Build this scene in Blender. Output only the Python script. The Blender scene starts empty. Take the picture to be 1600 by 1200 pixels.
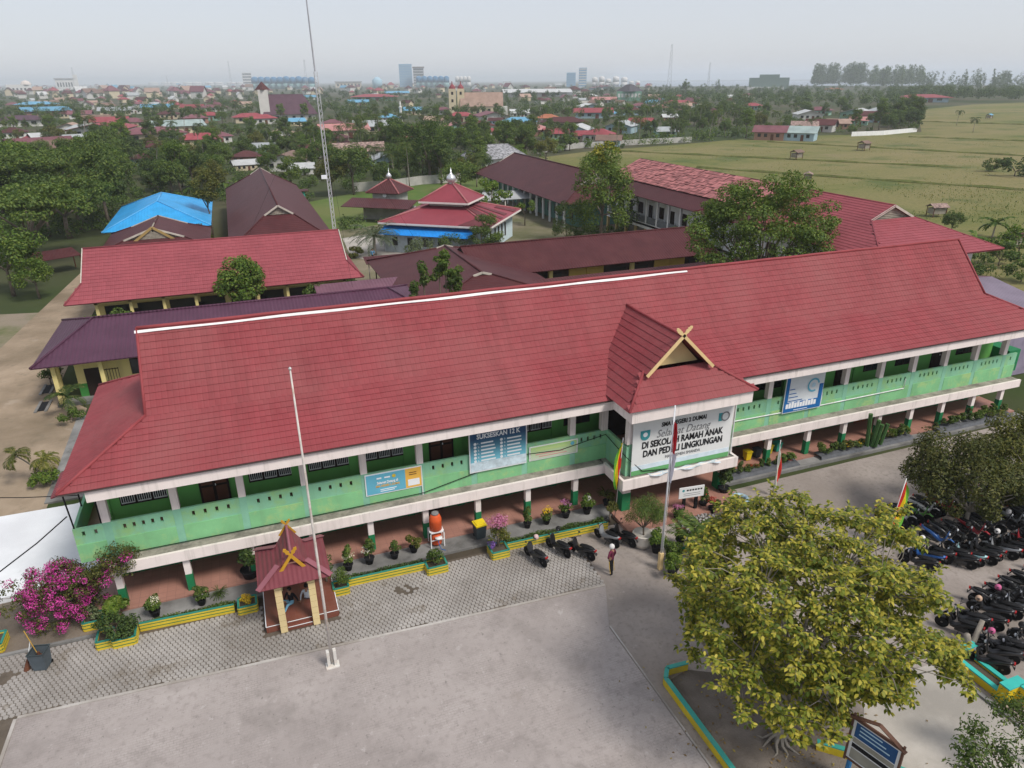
import bpy, math, random
import numpy as np
from mathutils import Vector, Matrix
random.seed(7)
RNG = np.random.default_rng(11)
scene = bpy.context.scene
C = scene.collection
# ------------------------------------------------------------------ camera
FPX, PITCH, ROLL, YAW, CAMH = 1108.44, math.radians(23.181), math.radians(-.4347), math.radians(20.612), 23.0
_F = np.array([math.sin(YAW)*math.cos(PITCH), math.cos(YAW)*math.cos(PITCH), -math.sin(PITCH)])
_R = np.array([math.cos(YAW), -math.sin(YAW), 0.0]); _U = np.cross(_R, _F)
_R, _U = _R*math.cos(ROLL)+_U*math.sin(ROLL), -_R*math.sin(ROLL)+_U*math.cos(ROLL)
cam = bpy.data.objects.new('camera', bpy.data.cameras.new('camera')); C.objects.link(cam)
cam.matrix_world = Matrix(((_R[0], _U[0], -_F[0], 0), (_R[1], _U[1], -_F[1], 0), (_R[2], _U[2], -_F[2], CAMH), (0, 0, 0, 1)))
cam.data.sensor_width = 36.0; cam.data.lens = FPX/1600*36.0
cam.data.clip_start = .5; cam.data.clip_end = 60000
scene.camera = cam
scene.render.resolution_x, scene.render.resolution_y = 1024, 768
# ------------------------------------------------------------------ world, sun, exposure
SUN_EL, SUN_AZ = math.radians(52), math.radians(148)          # azimuth clockwise from +Y
world = bpy.data.worlds.new('World'); scene.world = world; world.use_nodes = True
nt = world.node_tree; nt.nodes.clear()
sky = nt.nodes.new('ShaderNodeTexSky'); sky.sky_type = 'NISHITA'; sky.sun_disc = False
sky.sun_elevation = SUN_EL; sky.sun_rotation = SUN_AZ
sky.air_density = 1.0; sky.dust_density = 1.0; sky.ozone_density = 1.0; sky.altitude = 0
hs = nt.nodes.new('ShaderNodeMix'); hs.data_type = 'RGBA'; hs.inputs[0].default_value = .86          # thin even overcast over the clear sky
hs.inputs[7].default_value = (2.98, 3.06, 3.36, 1)
bg = nt.nodes.new('ShaderNodeBackground'); bg.inputs[1].default_value = .12
wo = nt.nodes.new('ShaderNodeOutputWorld')
nt.links.new(sky.outputs[0], hs.inputs[6]); nt.links.new(hs.outputs[2], bg.inputs[0]); nt.links.new(bg.outputs[0], wo.inputs[0])
sl = bpy.data.lights.new('sun', 'SUN'); sl.energy = 1.75; sl.angle = math.radians(16); sl.color = (1, .945, .87)
so = bpy.data.objects.new('sun', sl); C.objects.link(so)
sdir = Vector((math.sin(SUN_AZ)*math.cos(SUN_EL), math.cos(SUN_AZ)*math.cos(SUN_EL), math.sin(SUN_EL)))
so.rotation_euler = sdir.to_track_quat('Z', 'Y').to_euler(); so.location = (0, 0, 200)
vs = scene.view_settings; vs.view_transform = 'Standard'; vs.look = 'None'; vs.exposure = .86; vs.gamma = 1; vs.use_curve_mapping = False
cy = scene.cycles; cy.use_denoising = True; cy.max_bounces = 5; cy.diffuse_bounces = 3; cy.glossy_bounces = 2
cy.transparent_max_bounces = 6; cy.transmission_bounces = 3; cy.volume_bounces = 1; cy.caustics_reflective = False; cy.caustics_refractive = False
# ------------------------------------------------------------------ helpers
def ray(px, py): return _F + _R*(px-800)/FPX + _U*(600-py)/FPX
def P(px, py, z=0.0):
    """survey point of the photograph on the level z"""
    d = ray(px, py); t = (z-CAMH)/d[2]; return Vector((d[0]*t, d[1]*t, z))
def PY(px, py, Y):
    d = ray(px, py); t = Y/d[1]; return Vector((d[0]*t, Y, CAMH+d[2]*t))
class MB:
    def __init__(s): s.v = []; s.f = []; s.m = []
    def add(s, vs_, fs, mi=0):
        b = len(s.v); s.v += [tuple(p) for p in vs_]
        for q in fs: s.f.append([b+i for i in q]); s.m.append(mi)
        return s
    def box(s, x0, x1, y0, y1, z0, z1, mi=0, rz=0.0, c=None):
        p = [(x, y, z) for z in (z0, z1) for y in (y0, y1) for x in (x0, x1)]
        if rz:
            cx, cy_ = c if c else (0, 0); k, n = math.cos(rz), math.sin(rz)
            p = [(cx+(a-cx)*k-(b-cy_)*n, cy_+(a-cx)*n+(b-cy_)*k, z) for a, b, z in p]
        return s.add(p, [(0, 2, 3, 1), (4, 5, 7, 6), (0, 1, 5, 4), (2, 6, 7, 3), (0, 4, 6, 2), (1, 3, 7, 5)], mi)
    def bar(s, a, b, w, h, mi=0):
        a, b = Vector(a), Vector(b); d = (b-a).normalized()
        u = Vector((0, 0, 1)) if abs(d.z) < .95 else Vector((0, 1, 0))
        x = d.cross(u).normalized()*w/2; y = x.cross(d).normalized()*h/2
        p = [a-x-y, a+x-y, a+x+y, a-x+y, b-x-y, b+x-y, b+x+y, b-x+y]
        return s.add(p, [(3, 2, 1, 0), (4, 5, 6, 7), (0, 1, 5, 4), (1, 2, 6, 5), (2, 3, 7, 6), (3, 0, 4, 7)], mi)
    def poly(s, pts, mi=0): return s.add(pts, [tuple(range(len(pts)))], mi)
    def slab(s, pts, t, mi=0, mi2=None):
        pts = [Vector(p) for p in pts]; n = (pts[1]-pts[0]).cross(pts[2]-pts[0]).normalized()
        k = len(pts); lo = [p-n*t for p in pts]
        s.add(pts, [tuple(range(k))], mi); mi2 = mi if mi2 is None else mi2
        s.add(lo, [tuple(reversed(range(k)))], mi2)
        s.add(pts+lo, [(i, i+k, (i+1) % k+k, (i+1) % k) for i in range(k)], mi2)
        return s
    def prism(s, xy, z0, z1, mi=0, mt=None):
        k = len(xy); s.add([(x, y, z0) for x, y in xy]+[(x, y, z1) for x, y in xy],
                           [(i, (i+1) % k, (i+1) % k+k, i+k) for i in range(k)], mi)
        s.add([(x, y, z1) for x, y in xy], [tuple(range(k))], mi if mt is None else mt)
        s.add([(x, y, z0) for x, y in xy], [tuple(reversed(range(k)))], mi)
        return s
    def tube(s, pts, rs, n=8, mi=0, cap=True):
        pts = [Vector(p) for p in pts]; rs = rs if hasattr(rs, '__len__') else [rs]*len(pts); rings = []
        up = Vector((.31, .22, 1)); b = len(s.v); x = None
        for i, p in enumerate(pts):
            d = (pts[min(i+1, len(pts)-1)]-pts[max(i-1, 0)]); d = d.normalized() if d.length else Vector((0, 0, 1))
            if x is None:
                x = d.cross(up); x = x.normalized() if x.length > .05 else d.cross(Vector((1, 0, 0))).normalized()
            else:
                x = (x-d*x.dot(d)); x = x.normalized() if x.length > 1e-6 else d.cross(up).normalized()
            y = d.cross(x)
            for k in range(n):
                a = 2*math.pi*k/n; s.v.append(tuple(p+(x*math.cos(a)+y*math.sin(a))*rs[i]))
        for i in range(len(pts)-1):
            for k in range(n):
                s.f.append([b+i*n+k, b+i*n+(k+1) % n, b+(i+1)*n+(k+1) % n, b+(i+1)*n+k]); s.m.append(mi)
        if cap:
            s.f.append([b+k for k in reversed(range(n))]); s.m.append(mi)
            e = b+(len(pts)-1)*n; s.f.append([e+k for k in range(n)]); s.m.append(mi)
        return s
    def lathe(s, prof, n=12, c=(0, 0, 0), mi=0, sx=1, sy=1):
        b = len(s.v)
        for r, z in prof:
            for k in range(n):
                a = 2*math.pi*k/n; s.v.append((c[0]+r*math.cos(a)*sx, c[1]+r*math.sin(a)*sy, c[2]+z))
        for i in range(len(prof)-1):
            for k in range(n):
                s.f.append([b+i*n+k, b+i*n+(k+1) % n, b+(i+1)*n+(k+1) % n, b+(i+1)*n+k]); s.m.append(mi)
        s.f.append([b+k for k in reversed(range(n))]); s.m.append(mi)
        e = b+(len(prof)-1)*n; s.f.append([e+k for k in range(n)]); s.m.append(mi)
        return s
    def xf(s, M, start=0):
        s.v[start:] = [tuple(M @ Vector(p)) for p in s.v[start:]]; return s
    def mesh(s, name, mats, smooth=False):
        me = bpy.data.meshes.new(name); me.from_pydata(s.v, [], s.f)
        for m in (mats if isinstance(mats, (list, tuple)) else [mats]): me.materials.append(m)
        if len(set(s.m)) > 1 or (s.m and s.m[0]): me.polygons.foreach_set('material_index', s.m)
        if smooth: me.polygons.foreach_set('use_smooth', [True]*len(me.polygons))
        me.update(); return me
    def build(s, name, mats, parent=None, smooth=False, loc=None, rz=0):
        o = bpy.data.objects.new(name, s.mesh(name, mats, smooth)); C.objects.link(o)
        if parent: o.parent = parent
        if loc is not None: o.location = loc
        if rz: o.rotation_euler.z = rz
        return o
def tag(o, label=None, cat=None, group=None, kind=None):
    if label: o['label'] = label
    if cat: o['category'] = cat
    if group: o['group'] = group
    if kind: o['kind'] = kind
    return o
def thing(name, label, cat, loc=(0, 0, 0), rz=0, group=None):
    o = bpy.data.objects.new(name, None); C.objects.link(o); o.location = loc; o.rotation_euler.z = rz
    return tag(o, label, cat, group)
def copy_tree(o, parent=None):
    c = o.copy(); C.objects.link(c); c.parent = parent
    for ch in list(o.children): copy_tree(ch, c)
    return c
def inst(mesh, name, parent=None, loc=(0, 0, 0), rz=0, sc=None):
    o = bpy.data.objects.new(name, mesh); C.objects.link(o); o.parent = parent; o.location = loc; o.rotation_euler.z = rz
    if sc is not None: o.scale = sc if hasattr(sc, '__len__') else (sc,)*3
    return o
# ---- materials
MATS = {}
def srgb(r, g, b):
    return tuple((c/255/12.92 if c/255 <= .04045 else ((c/255+.055)/1.055)**2.4) for c in (r, g, b))
class NT:
    def __init__(s, m): s.t = m.node_tree; s.t.nodes.clear()
    def n(s, t, **k):
        o = s.t.nodes.new(t)
        for a, b in k.items():
            if a.startswith('i_'):
                key = a[2:]; o.inputs[int(key) if key.isdigit() else key.replace('_', ' ')].default_value = b
            else: setattr(o, a, b)
        return o
    def l(s, a, b): s.t.links.new(a, b)
    def mixc(s, fac, a, b, bt='MIX'):
        m = s.n('ShaderNodeMix', data_type='RGBA', blend_type=bt)
        for sock, v in ((m.inputs[0], fac), (m.inputs[6], a), (m.inputs[7], b)):
            if hasattr(v, 'links'): s.l(v, sock)
            elif hasattr(v, '__len__'): sock.default_value = (*v[:3], 1)
            else: sock.default_value = v
        return m.outputs[2]
    def noise(s, scale, detail=4, vec=None, rough=.6):
        o = s.n('ShaderNodeTexNoise', i_Scale=scale, i_Detail=detail, i_Roughness=rough)
        if vec is not None: s.l(vec, o.inputs['Vector'])
        return o.outputs['Fac']
    def ramp(s, fac, a, b):
        r = s.n('ShaderNodeMapRange', i_1=a, i_2=b); s.l(fac, r.inputs[0]); return r.outputs[0]
    def scaled(s, vec, sc):
        m = s.n('ShaderNodeMapping'); m.inputs['Scale'].default_value = sc; s.l(vec, m.inputs['Vector']); return m.outputs[0]
def mat(name, col, rough=.8, var=.18, vs_=1.2, dirt=None, dirt_amt=.5, ds=.5, streak=False, bump=.0, bs=30, metal=0, wave=None,
        island=0, local=False, obj=0, spec=.1, dirt_lo=.5, dirt_hi=.72, grime=None, gv=(2.4, 2.4, .16)):
    """col: linear rgb; var: noise variation; dirt: stain colour with shapes of its own; wave: (axis, per metre, strength) sheet ribs"""
    if name in MATS: return MATS[name]
    m = bpy.data.materials.new(name); m.use_nodes = True; N = NT(m)
    out = N.n('ShaderNodeOutputMaterial'); bs_ = N.n('ShaderNodeBsdfPrincipled')
    bs_.inputs['Roughness'].default_value = rough; bs_.inputs['Metallic'].default_value = metal; bs_.inputs['Specular IOR Level'].default_value = spec
    N.l(bs_.outputs[0], out.inputs[0])
    pos = N.n('ShaderNodeTexCoord').outputs['Object'] if local else N.n('ShaderNodeNewGeometry').outputs['Position']
    f = N.ramp(N.noise(vs_, 5, pos), .3, .7)
    c = N.mixc(f, tuple(x*(1-var) for x in col), tuple(min(1, x*(1+var)) for x in col))
    if island:
        r = N.n('ShaderNodeNewGeometry').outputs['Random Per Island']
        c = N.mixc(r, N.mixc(1.0, c, (1-island,)*3, 'MULTIPLY'), N.mixc(1.0, c, (1+island, 1+island*.9, 1+island*.9), 'MULTIPLY'))
    if obj:
        r = N.n('ShaderNodeObjectInfo').outputs['Random']
        c = N.mixc(r, N.mixc(1.0, c, (1-obj,)*3, 'MULTIPLY'), N.mixc(1.0, c, (1+obj, 1+obj, 1+obj*.8), 'MULTIPLY'))
    if dirt is not None:
        v = N.scaled(pos, (3, 3, .25)) if streak else pos
        d = N.ramp(N.noise(ds, 7, v, .7), dirt_lo, dirt_hi)
        mm = N.n('ShaderNodeMath', operation='MULTIPLY', i_1=dirt_amt); N.l(d, mm.inputs[0])
        c = N.mixc(mm.outputs[0], c, dirt)
    if grime:
        d = N.ramp(N.noise(1.0, 6, N.scaled(pos, gv), .7), .52, .74)
        mm = N.n('ShaderNodeMath', operation='MULTIPLY', i_1=grime[1]); N.l(d, mm.inputs[0]); c = N.mixc(mm.outputs[0], c, grime[0])
    N.l(c, bs_.inputs['Base Color'])
    h = None
    if bump:
        h = N.n('ShaderNodeBump', i_Strength=bump, i_Distance=.03); N.l(N.noise(bs, 4, pos), h.inputs['Height'])
    if wave:
        ax, per, st = wave
        w = N.n('ShaderNodeTexWave', wave_type='BANDS', bands_direction=ax, i_Scale=per*.314/1.0, i_Distortion=0.0); N.l(pos, w.inputs['Vector'])
        h2 = N.n('ShaderNodeBump', i_Strength=st, i_Distance=.05); N.l(w.outputs['Fac'], h2.inputs['Height'])
        if h: N.l(h.outputs[0], h2.inputs['Normal'])
        h = h2
    if h: N.l(h.outputs[0], bs_.inputs['Normal'])
    MATS[name] = m; return m
def leafmat(name, cols, trans=.3, rough=.55, obj=.25):
    """leaf colours chosen leaf by leaf; cols: list of (position, linear rgb)"""
    if name in MATS: return MATS[name]
    m = bpy.data.materials.new(name); m.use_nodes = True; N = NT(m)
    out = N.n('ShaderNodeOutputMaterial'); g = N.n('ShaderNodeNewGeometry')
    cr = N.n('ShaderNodeValToRGB'); el = cr.color_ramp.elements
    while len(el) < len(cols): el.new(.5)
    for e, (p_, c_) in zip(el, cols): e.position = p_; e.color = (*c_, 1)
    N.l(g.outputs['Random Per Island'], cr.inputs[0]); c = cr.outputs[0]
    r = N.n('ShaderNodeObjectInfo').outputs['Random']
    c = N.mixc(r, N.mixc(1.0, c, (1-obj, 1-obj, 1-obj*.6), 'MULTIPLY'), N.mixc(1.0, c, (1+obj, 1+obj*.8, 1), 'MULTIPLY'))
    b = N.n('ShaderNodeBsdfPrincipled', i_Roughness=rough); b.inputs['Specular IOR Level'].default_value = .25
    t = N.n('ShaderNodeBsdfTranslucent'); mx = N.n('ShaderNodeMixShader', i_0=trans)
    N.l(c, b.inputs['Base Color']); N.l(N.mixc(1.0, c, (1.1, 1.2, .5), 'MULTIPLY'), t.inputs[0])
    N.l(b.outputs[0], mx.inputs[1]); N.l(t.outputs[0], mx.inputs[2]); N.l(mx.outputs[0], out.inputs[0])
    MATS[name] = m; return m
def fast_mesh(name, co, nper, mats, mi=None, smooth=False):
    """co: (n*nper,3) array of separate nper-gons"""
    n = len(co)//nper; me = bpy.data.meshes.new(name)
    me.vertices.add(len(co)); me.vertices.foreach_set('co', np.ascontiguousarray(co, dtype=np.float32).ravel())
    me.loops.add(len(co)); me.loops.foreach_set('vertex_index', np.arange(len(co), dtype=np.int32))
    me.polygons.add(n); me.polygons.foreach_set('loop_start', np.arange(0, len(co), nper, dtype=np.int32))
    for m in (mats if isinstance(mats, (list, tuple)) else [mats]): me.materials.append(m)
    if mi is not None: me.polygons.foreach_set('material_index', np.asarray(mi, dtype=np.int32))
    me.update(calc_edges=True); me.validate(); return me
def text_mesh(name, body, size, mt, bold=0.0, font_sx=1.0, extrude=.004, shear=0.0, align='LEFT'):
    cu = bpy.data.curves.new(name, 'FONT'); cu.body = body; cu.size = size; cu.offset = bold; cu.extrude = extrude; cu.shear = shear
    cu.align_x = align; cu.align_y = 'CENTER'; cu.resolution_u = 3
    o = bpy.data.objects.new(name, cu); C.objects.link(o)
    dg = bpy.context.evaluated_depsgraph_get(); me = bpy.data.meshes.new_from_object(o.evaluated_get(dg))
    bpy.data.objects.remove(o); me.name = name; me.materials.clear(); me.materials.append(mt)
    return me
def lettering(parent, body, x, y, z, size, mt, width=None, bold=0.0, shear=0.0, name='lettering'):
    """flat lettering on a board facing -Y, text centred at x"""
    me = text_mesh(name, body, size, mt, bold, shear=shear)
    xs = [v.co.x for v in me.vertices]; w = max(xs)-min(xs); k = (width/w) if width else 1
    me.transform(Matrix.Translation((-(max(xs)+min(xs))/2, 0, 0)))
    o = inst(me, name, parent, (x, y, z)); o.rotation_euler = (math.radians(90), 0, 0); o.scale = (k, 1, 1); return o
# ------------------------------------------------------------------ the setting: ground sheets
def groundmat(name, stops, scale, big=.02, bump=.3, bs=8, rough=.95, stretch=(1, 1, 1), spots=None, grid=0):
    """stops: colours mixed by layered noise; spots: (colour, scale, lo, hi, amount)"""
    m = bpy.data.materials.new(name); m.use_nodes = True; N = NT(m)
    out = N.n('ShaderNodeOutputMaterial'); b = N.n('ShaderNodeBsdfPrincipled', i_Roughness=rough); b.inputs['Specular IOR Level'].default_value = .15
    pos = N.n('ShaderNodeNewGeometry').outputs['Position']; pv = N.scaled(pos, stretch)
    c = N.mixc(N.ramp(N.noise(scale, 8, pv, .68), .34, .66), stops[0], stops[1])
    if len(stops) > 2: c = N.mixc(N.ramp(N.noise(big, 6, pv, .6), .4, .62), c, stops[2])
    if len(stops) > 3: c = N.mixc(N.ramp(N.noise(scale*7, 3, pv, .6), .5, .75), c, stops[3])
    for i, (sc_, ss, lo, hi, am) in enumerate(spots or []):
        w = N.noise(ss, 6, N.scaled(pos, (1.0+.13*i, 1, 1)), .7)
        mm = N.n('ShaderNodeMath', operation='MULTIPLY', i_1=am); N.l(N.ramp(w, lo, hi), mm.inputs[0]); c = N.mixc(mm.outputs[0], c, sc_)
    if grid:
        bt = N.n('ShaderNodeTexBrick', i_Scale=1/grid); bt.inputs['Mortar Size'].default_value = .06; bt.inputs['Brick Width'].default_value = 1; bt.inputs['Row Height'].default_value = .5; N.l(pos, bt.inputs['Vector'])
        gm_ = N.n('ShaderNodeMath', operation='MULTIPLY', i_1=.28); N.l(bt.outputs['Fac'], gm_.inputs[0]); wn = N.n('ShaderNodeMath', operation='MULTIPLY'); N.l(gm_.outputs[0], wn.inputs[0]); N.l(N.ramp(N.noise(.5, 4, pos), .4, .65), wn.inputs[1]); c = N.mixc(wn.outputs[0], c, (.16, .14, .13))
    N.l(c, b.inputs['Base Color'])
    if bump:
        h = N.n('ShaderNodeBump', i_Strength=bump, i_Distance=.05); N.l(N.noise(bs, 6, pos, .7), h.inputs['Height']); N.l(h.outputs[0], b.inputs['Normal'])
    N.l(b.outputs[0], out.inputs[0]); MATS[name] = m; return m
def sheet(name, pts, z, m, t=.0):
    b = MB()
    if t: b.prism([(p[0], p[1]) for p in pts], z-t, z)
    else: b.poly([(p[0], p[1], z) for p in pts])
    o = b.build(name, m); o['kind'] = 'structure'; return o
G_land = groundmat('land', [(.03, .05, .014), (.05, .07, .02), (.085, .075, .045)], .06, .012, .2, 1)
G_field = groundmat('field_grass', [(.115, .128, .033), (.17, .162, .053), (.215, .178, .082), (.08, .103, .026)], .3, .015, .8, 3, stretch=(.45, 1.3, 1),
                    spots=[((.06, .095, .022), .05, .52, .64, .75), ((.21, .165, .10), .035, .60, .70, .6), ((.05, .08, .02), .6, .6, .72, .5)])
G_lawn = groundmat('lawn', [(.065, .125, .025), (.10, .155, .035), (.13, .15, .05)], .25, .04, .4, 5)
G_dirt = groundmat('dirt', [(.28, .215, .15), (.37, .29, .21), (.20, .155, .105)], .5, .12, .7, 5, spots=[((.16, .135, .095), .8, .55, .70, .6), ((.5, .43, .36), .25, .6, .75, .5)])
G_conc = groundmat('court_concrete', [(.335, .298, .28), (.40, .36, .34), (.29, .257, .242), (.28, .247, .232)], .45, .09, .25, 14,
                   spots=[((.20, .178, .165), .30, .52, .70, .6), ((.47, .435, .415), 1.6, .60, .70, .6), ((.17, .15, .14), 4.2, .60, .68, .7), ((.22, .18, .14), .12, .60, .72, .5)], grid=.24)
G_yard = groundmat('yard_paving', [(.30, .262, .235), (.37, .325, .295), (.25, .215, .19), (.23, .2, .175)], .6, .12, .4, 10,
                   spots=[((.16, .135, .12), .35, .58, .75, .6), ((.44, .40, .37), 1.6, .62, .74, .5)])
G_apron = groundmat('apron_concrete', [(.40, .37, .33), (.50, .465, .42), (.30, .28, .25)], .5, .2, .25, 16, spots=[((.24, .22, .19), .8, .6, .76, .5)])
G_slab = groundmat('grey_concrete', [(.20, .197, .19), (.29, .285, .275), (.13, .127, .12)], .55, .3, .3, 12, spots=[((.09, .088, .08), .6, .56, .70, .6), ((.38, .375, .36), .7, .62, .74, .5)])
G_soil = groundmat('soil', [(.075, .06, .045), (.12, .10, .075), (.055, .045, .03)], 1.2, .3, .8, 18)
G_white = groundmat('white_painted_concrete', [(.68, .70, .72), (.78, .79, .81), (.60, .61, .63)], .35, .15, .1, 8, spots=[((.36, .36, .36), .5, .63, .76, .5)])
G_joint = groundmat('paving_joint', [(.085, .07, .055), (.14, .115, .09)], 1.2, .3, .4, 30)
G_sea = groundmat('sea_water', [(.20, .24, .28), (.24, .28, .32)], .01, .002, .05, .5, rough=.35)

o = sheet('ground', [(-26000, -2000), (26000, -2000), (26000, 26000), (-26000, 26000)], -.06, G_land)
sheet('sea', [P(960, 135.5), P(1450, 133.5), P(2200, 133), P(2300, 127), P(1440, 125), P(960, 128)], .3, G_sea)
sheet('rice_field', [P(838, 247), P(930, 235), P(1060, 226), P(1190, 214), P(1340, 210), P(1440, 206), P(1432, 172), P(1520, 163), P(1660, 158), P(2200, 165), P(2600, 300), (150, 30), (66, 30), (66, 60), (70, 118), (90, 150)], -.03, G_field)
sheet('lawn', [P(470, 318), P(560, 300), P(640, 285), P(760, 275), P(800, 300), P(700, 340), P(585, 352), P(520, 362), P(480, 355)], -.028, G_lawn)
sheet('school_yard', [(-9.6, 44), (66, 44), (66, 64), (57, 150), (14, 150), (10, 90), (-9.6, 95)], -.04, groundmat('bare_yard', [(.22, .18, .13), (.30, .25, .19), (.12, .12, .06)], .12, .05, .4, 4, spots=[((.09, .10, .04), .12, .5, .62, .7)]))
sheet('mosque_yard', [P(535, 372), P(600, 362), P(740, 400), P(640, 430), P(590, 410), P(548, 400)], -.02, G_apron)
sheet('dirt_road', [(-13.2, 34), (-13.2, 58), (-16, 62), (-16.5, 78), (-16.6, 96), (-16.8, 112), (-20.4, 112), (-22.2, 88), (-23.4, 72), (-25, 58), (-26, 34)], -.022, G_dirt)
sheet('verge_grass', [(-24, 60), (-21.5, 80), (-21.8, 88), (-40, 92), (-44, 60)], -.03, groundmat('rough_verge', [(.10, .12, .045), (.20, .175, .11), (.24, .2, .15)], .5, .15, .5, 6, spots=[((.4, .38, .36), 2.5, .66, .74, .6)]))
sheet('left_apron', [(-13.4, 43.6), (-9, 43.6), (-9, 56.4), (-13.6, 56.4)], .06, G_slab, .2)
sheet('white_pad', [P(0, 955, .3)+Vector((-6, .9, 0)), P(130, 906, .3), (-8.6, 36.2), (-8.6, 43.3), P(118, 787, .3), P(0, 806, .3)+Vector((-6, 0, 0))], .3, G_white, .5)
sheet('soil_strip', [(-22, 30.6), (-8.5, 30.35), (-8.4, 35.5), (-22, 36.2)], -.018, groundmat('brown_soil', [(.20, .165, .13), (.27, .225, .18), (.14, .115, .09)], .6, .2, .5, 8))
sheet('garden_soil', [(-8.6, 29.6), (18, 29.4), (18, 31.2), (-8.6, 31.2)], -.012, G_soil)
# front court: concrete slab with raised pale kerb, hexagonal paving between it and the building
k0, k1 = P(27, 1124), P(955, 914); kd = (k1-k0).normalized(); kn = Vector((-kd.y, kd.x, 0))
ca = k0; cb = Vector((14.2, k0.y+(14.2-k0.x)*kd.y/kd.x, 0)); cc = Vector((13.0, 22.2, 0)); cd = Vector((13.0, 4, 0)); ce = Vector((-11.6, 4, 0))
sheet('court', [ca, cb, cc, cd, ce], .012, G_conc)
sheet('yard', [(10, 3), (75, 3), (75, 30.6), (14.4, 29.9), (13.9, 24.2), (12.6, 22.0)], -.014, G_yard)
sheet('front_apron', [(18.3, 12.6), P(1350, 1070), (25.1, 15.3), (25.4, 3), (13, 3), (17.4, 11.5)], -.006, G_apron)
b = MB(); b.slab([ca+Vector((0, 0, .05)), cb+Vector((0, 0, .05)), cb+kn*.13+Vector((0, 0, .05)), ca+kn*.13+Vector((0, 0, .05))], .08)
b.slab([ce+Vector((-.13, 0, .05)), ce+Vector((0, 0, .05)), ca+Vector((0, 0, .05)), ca+Vector((-.13, 0, .05))], .08)
b.build('kerb', groundmat('pale_kerb', [(.40, .375, .35), (.50, .47, .44), (.28, .25, .22)], 1.5, .3, .2, 20))['kind'] = 'structure'
b = MB(); b.slab([(13.05, 4, .022), (13.12, 4, .022), (13.12, 22.3, .022), (13.05, 22.3, .022)], .03); b.build('court_joint', MATS['pale_kerb'])['kind'] = 'structure'
b = MB(); b.slab([(-22, 30.3, .12), (-8.5, 30.05, .12), (-8.5, 30.2, .12), (-22, 30.45, .12)], .15); b.build('kerb', MATS['grey_concrete'])['kind'] = 'structure'
pv = sheet('paving', [(-24, 4), (-11.7, 4), (-11.2, k0.y+.1), (14.2, cb.y+.05), (14.6, 29.6), (-8.4, 29.8), (-8.5, 30.2), (-24, 30.5)], -.01, G_joint)
# hexagonal blocks, worn and partly buried by soil
hexm = groundmat('paving_block', [(.33, .31, .29), (.42, .395, .37), (.25, .23, .21), (.30, .275, .25)], 1.1, .25, .25, 40, spots=[((.17, .14, .105), .42, .56, .66, .8), ((.42, .39, .36), 2.2, .62, .72, .6)])
def in_pav(x, y):
    if x < -11.75: return 17 < y < 30.2 and x > -17.5
    ky = k0.y+(x-k0.x)*kd.y/kd.x+.16
    if y < ky: return False
    if x > 14.3: return False
    if y > (30.05 if x < -8.6 else 29.45): return False
    return not (-1.75 < x < 1.65 and 27.3 < y)
HS = .125; V = []; hw = HS*math.sqrt(3)
bb = MB(); ring = [(math.cos(math.pi/6+math.pi/3*k), math.sin(math.pi/6+math.pi/3*k)) for k in range(6)]
cells = []
for j in range(0, 80):
    yy = 17.2+j*HS*1.5
    if yy > 30.5: break
    xx = -17.5+(j % 2)*hw/2
    while xx < 14.6:
        if in_pav(xx, yy) and not (xx < -13.3 and yy < 22): cells.append((xx, yy))
        xx += hw
cells = [c for c in cells if math.sin(c[0]*.55+2*math.sin(c[1]*.5))*math.sin(c[1]*.8+c[0]*.21) < .955 or random.random() < .4]
rr = np.array(ring)
def hexmesh(cs, name, flat=False):
    n = len(cs); cs = np.array(cs); dz = RNG.uniform(-.006, .008, (n, 1)); tx = RNG.uniform(-.03, .03, (n, 2))
    def ringv(r, z):
        p = np.zeros((n, 6, 3)); p[:, :, 0] = cs[:, None, 0]+rr[None, :, 0]*r; p[:, :, 1] = cs[:, None, 1]+rr[None, :, 1]*r
        p[:, :, 2] = z+dz+(rr[None, :, 0]*tx[:, :1]+rr[None, :, 1]*tx[:, 1:])*r; return p
    a, c2 = ringv(HS*.90, -.02), ringv(HS*.80, .022); v = np.concatenate([a, c2], 1).reshape(-1, 3)
    f = []
    for i in range(n):
        q = i*12; f.append([q+6+k for k in range(6)]); f += [[q+k, q+(k+1) % 6, q+6+(k+1) % 6, q+6+k] for k in range(6)]
    me = bpy.data.meshes.new(name); me.from_pydata(v.tolist(), [], f); me.materials.append(hexm); return me
cells.sort(key=lambda c: (c[0]+3)**2*.6+(c[1]-23)**2)
near, rest = cells[:300], cells[300:]
one = hexmesh([(0, 0)], 'paving_block')
for (x, y) in near:
    o = inst(one, 'paving_block', pv, (x, y, random.uniform(-.004, .006)), random.randrange(6)*math.pi/3); o.rotation_euler.x = random.uniform(-.03, .03)
inst(hexmesh(rest, 'paving_blocks'), 'paving_blocks', pv)['kind'] = 'stuff'
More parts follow.
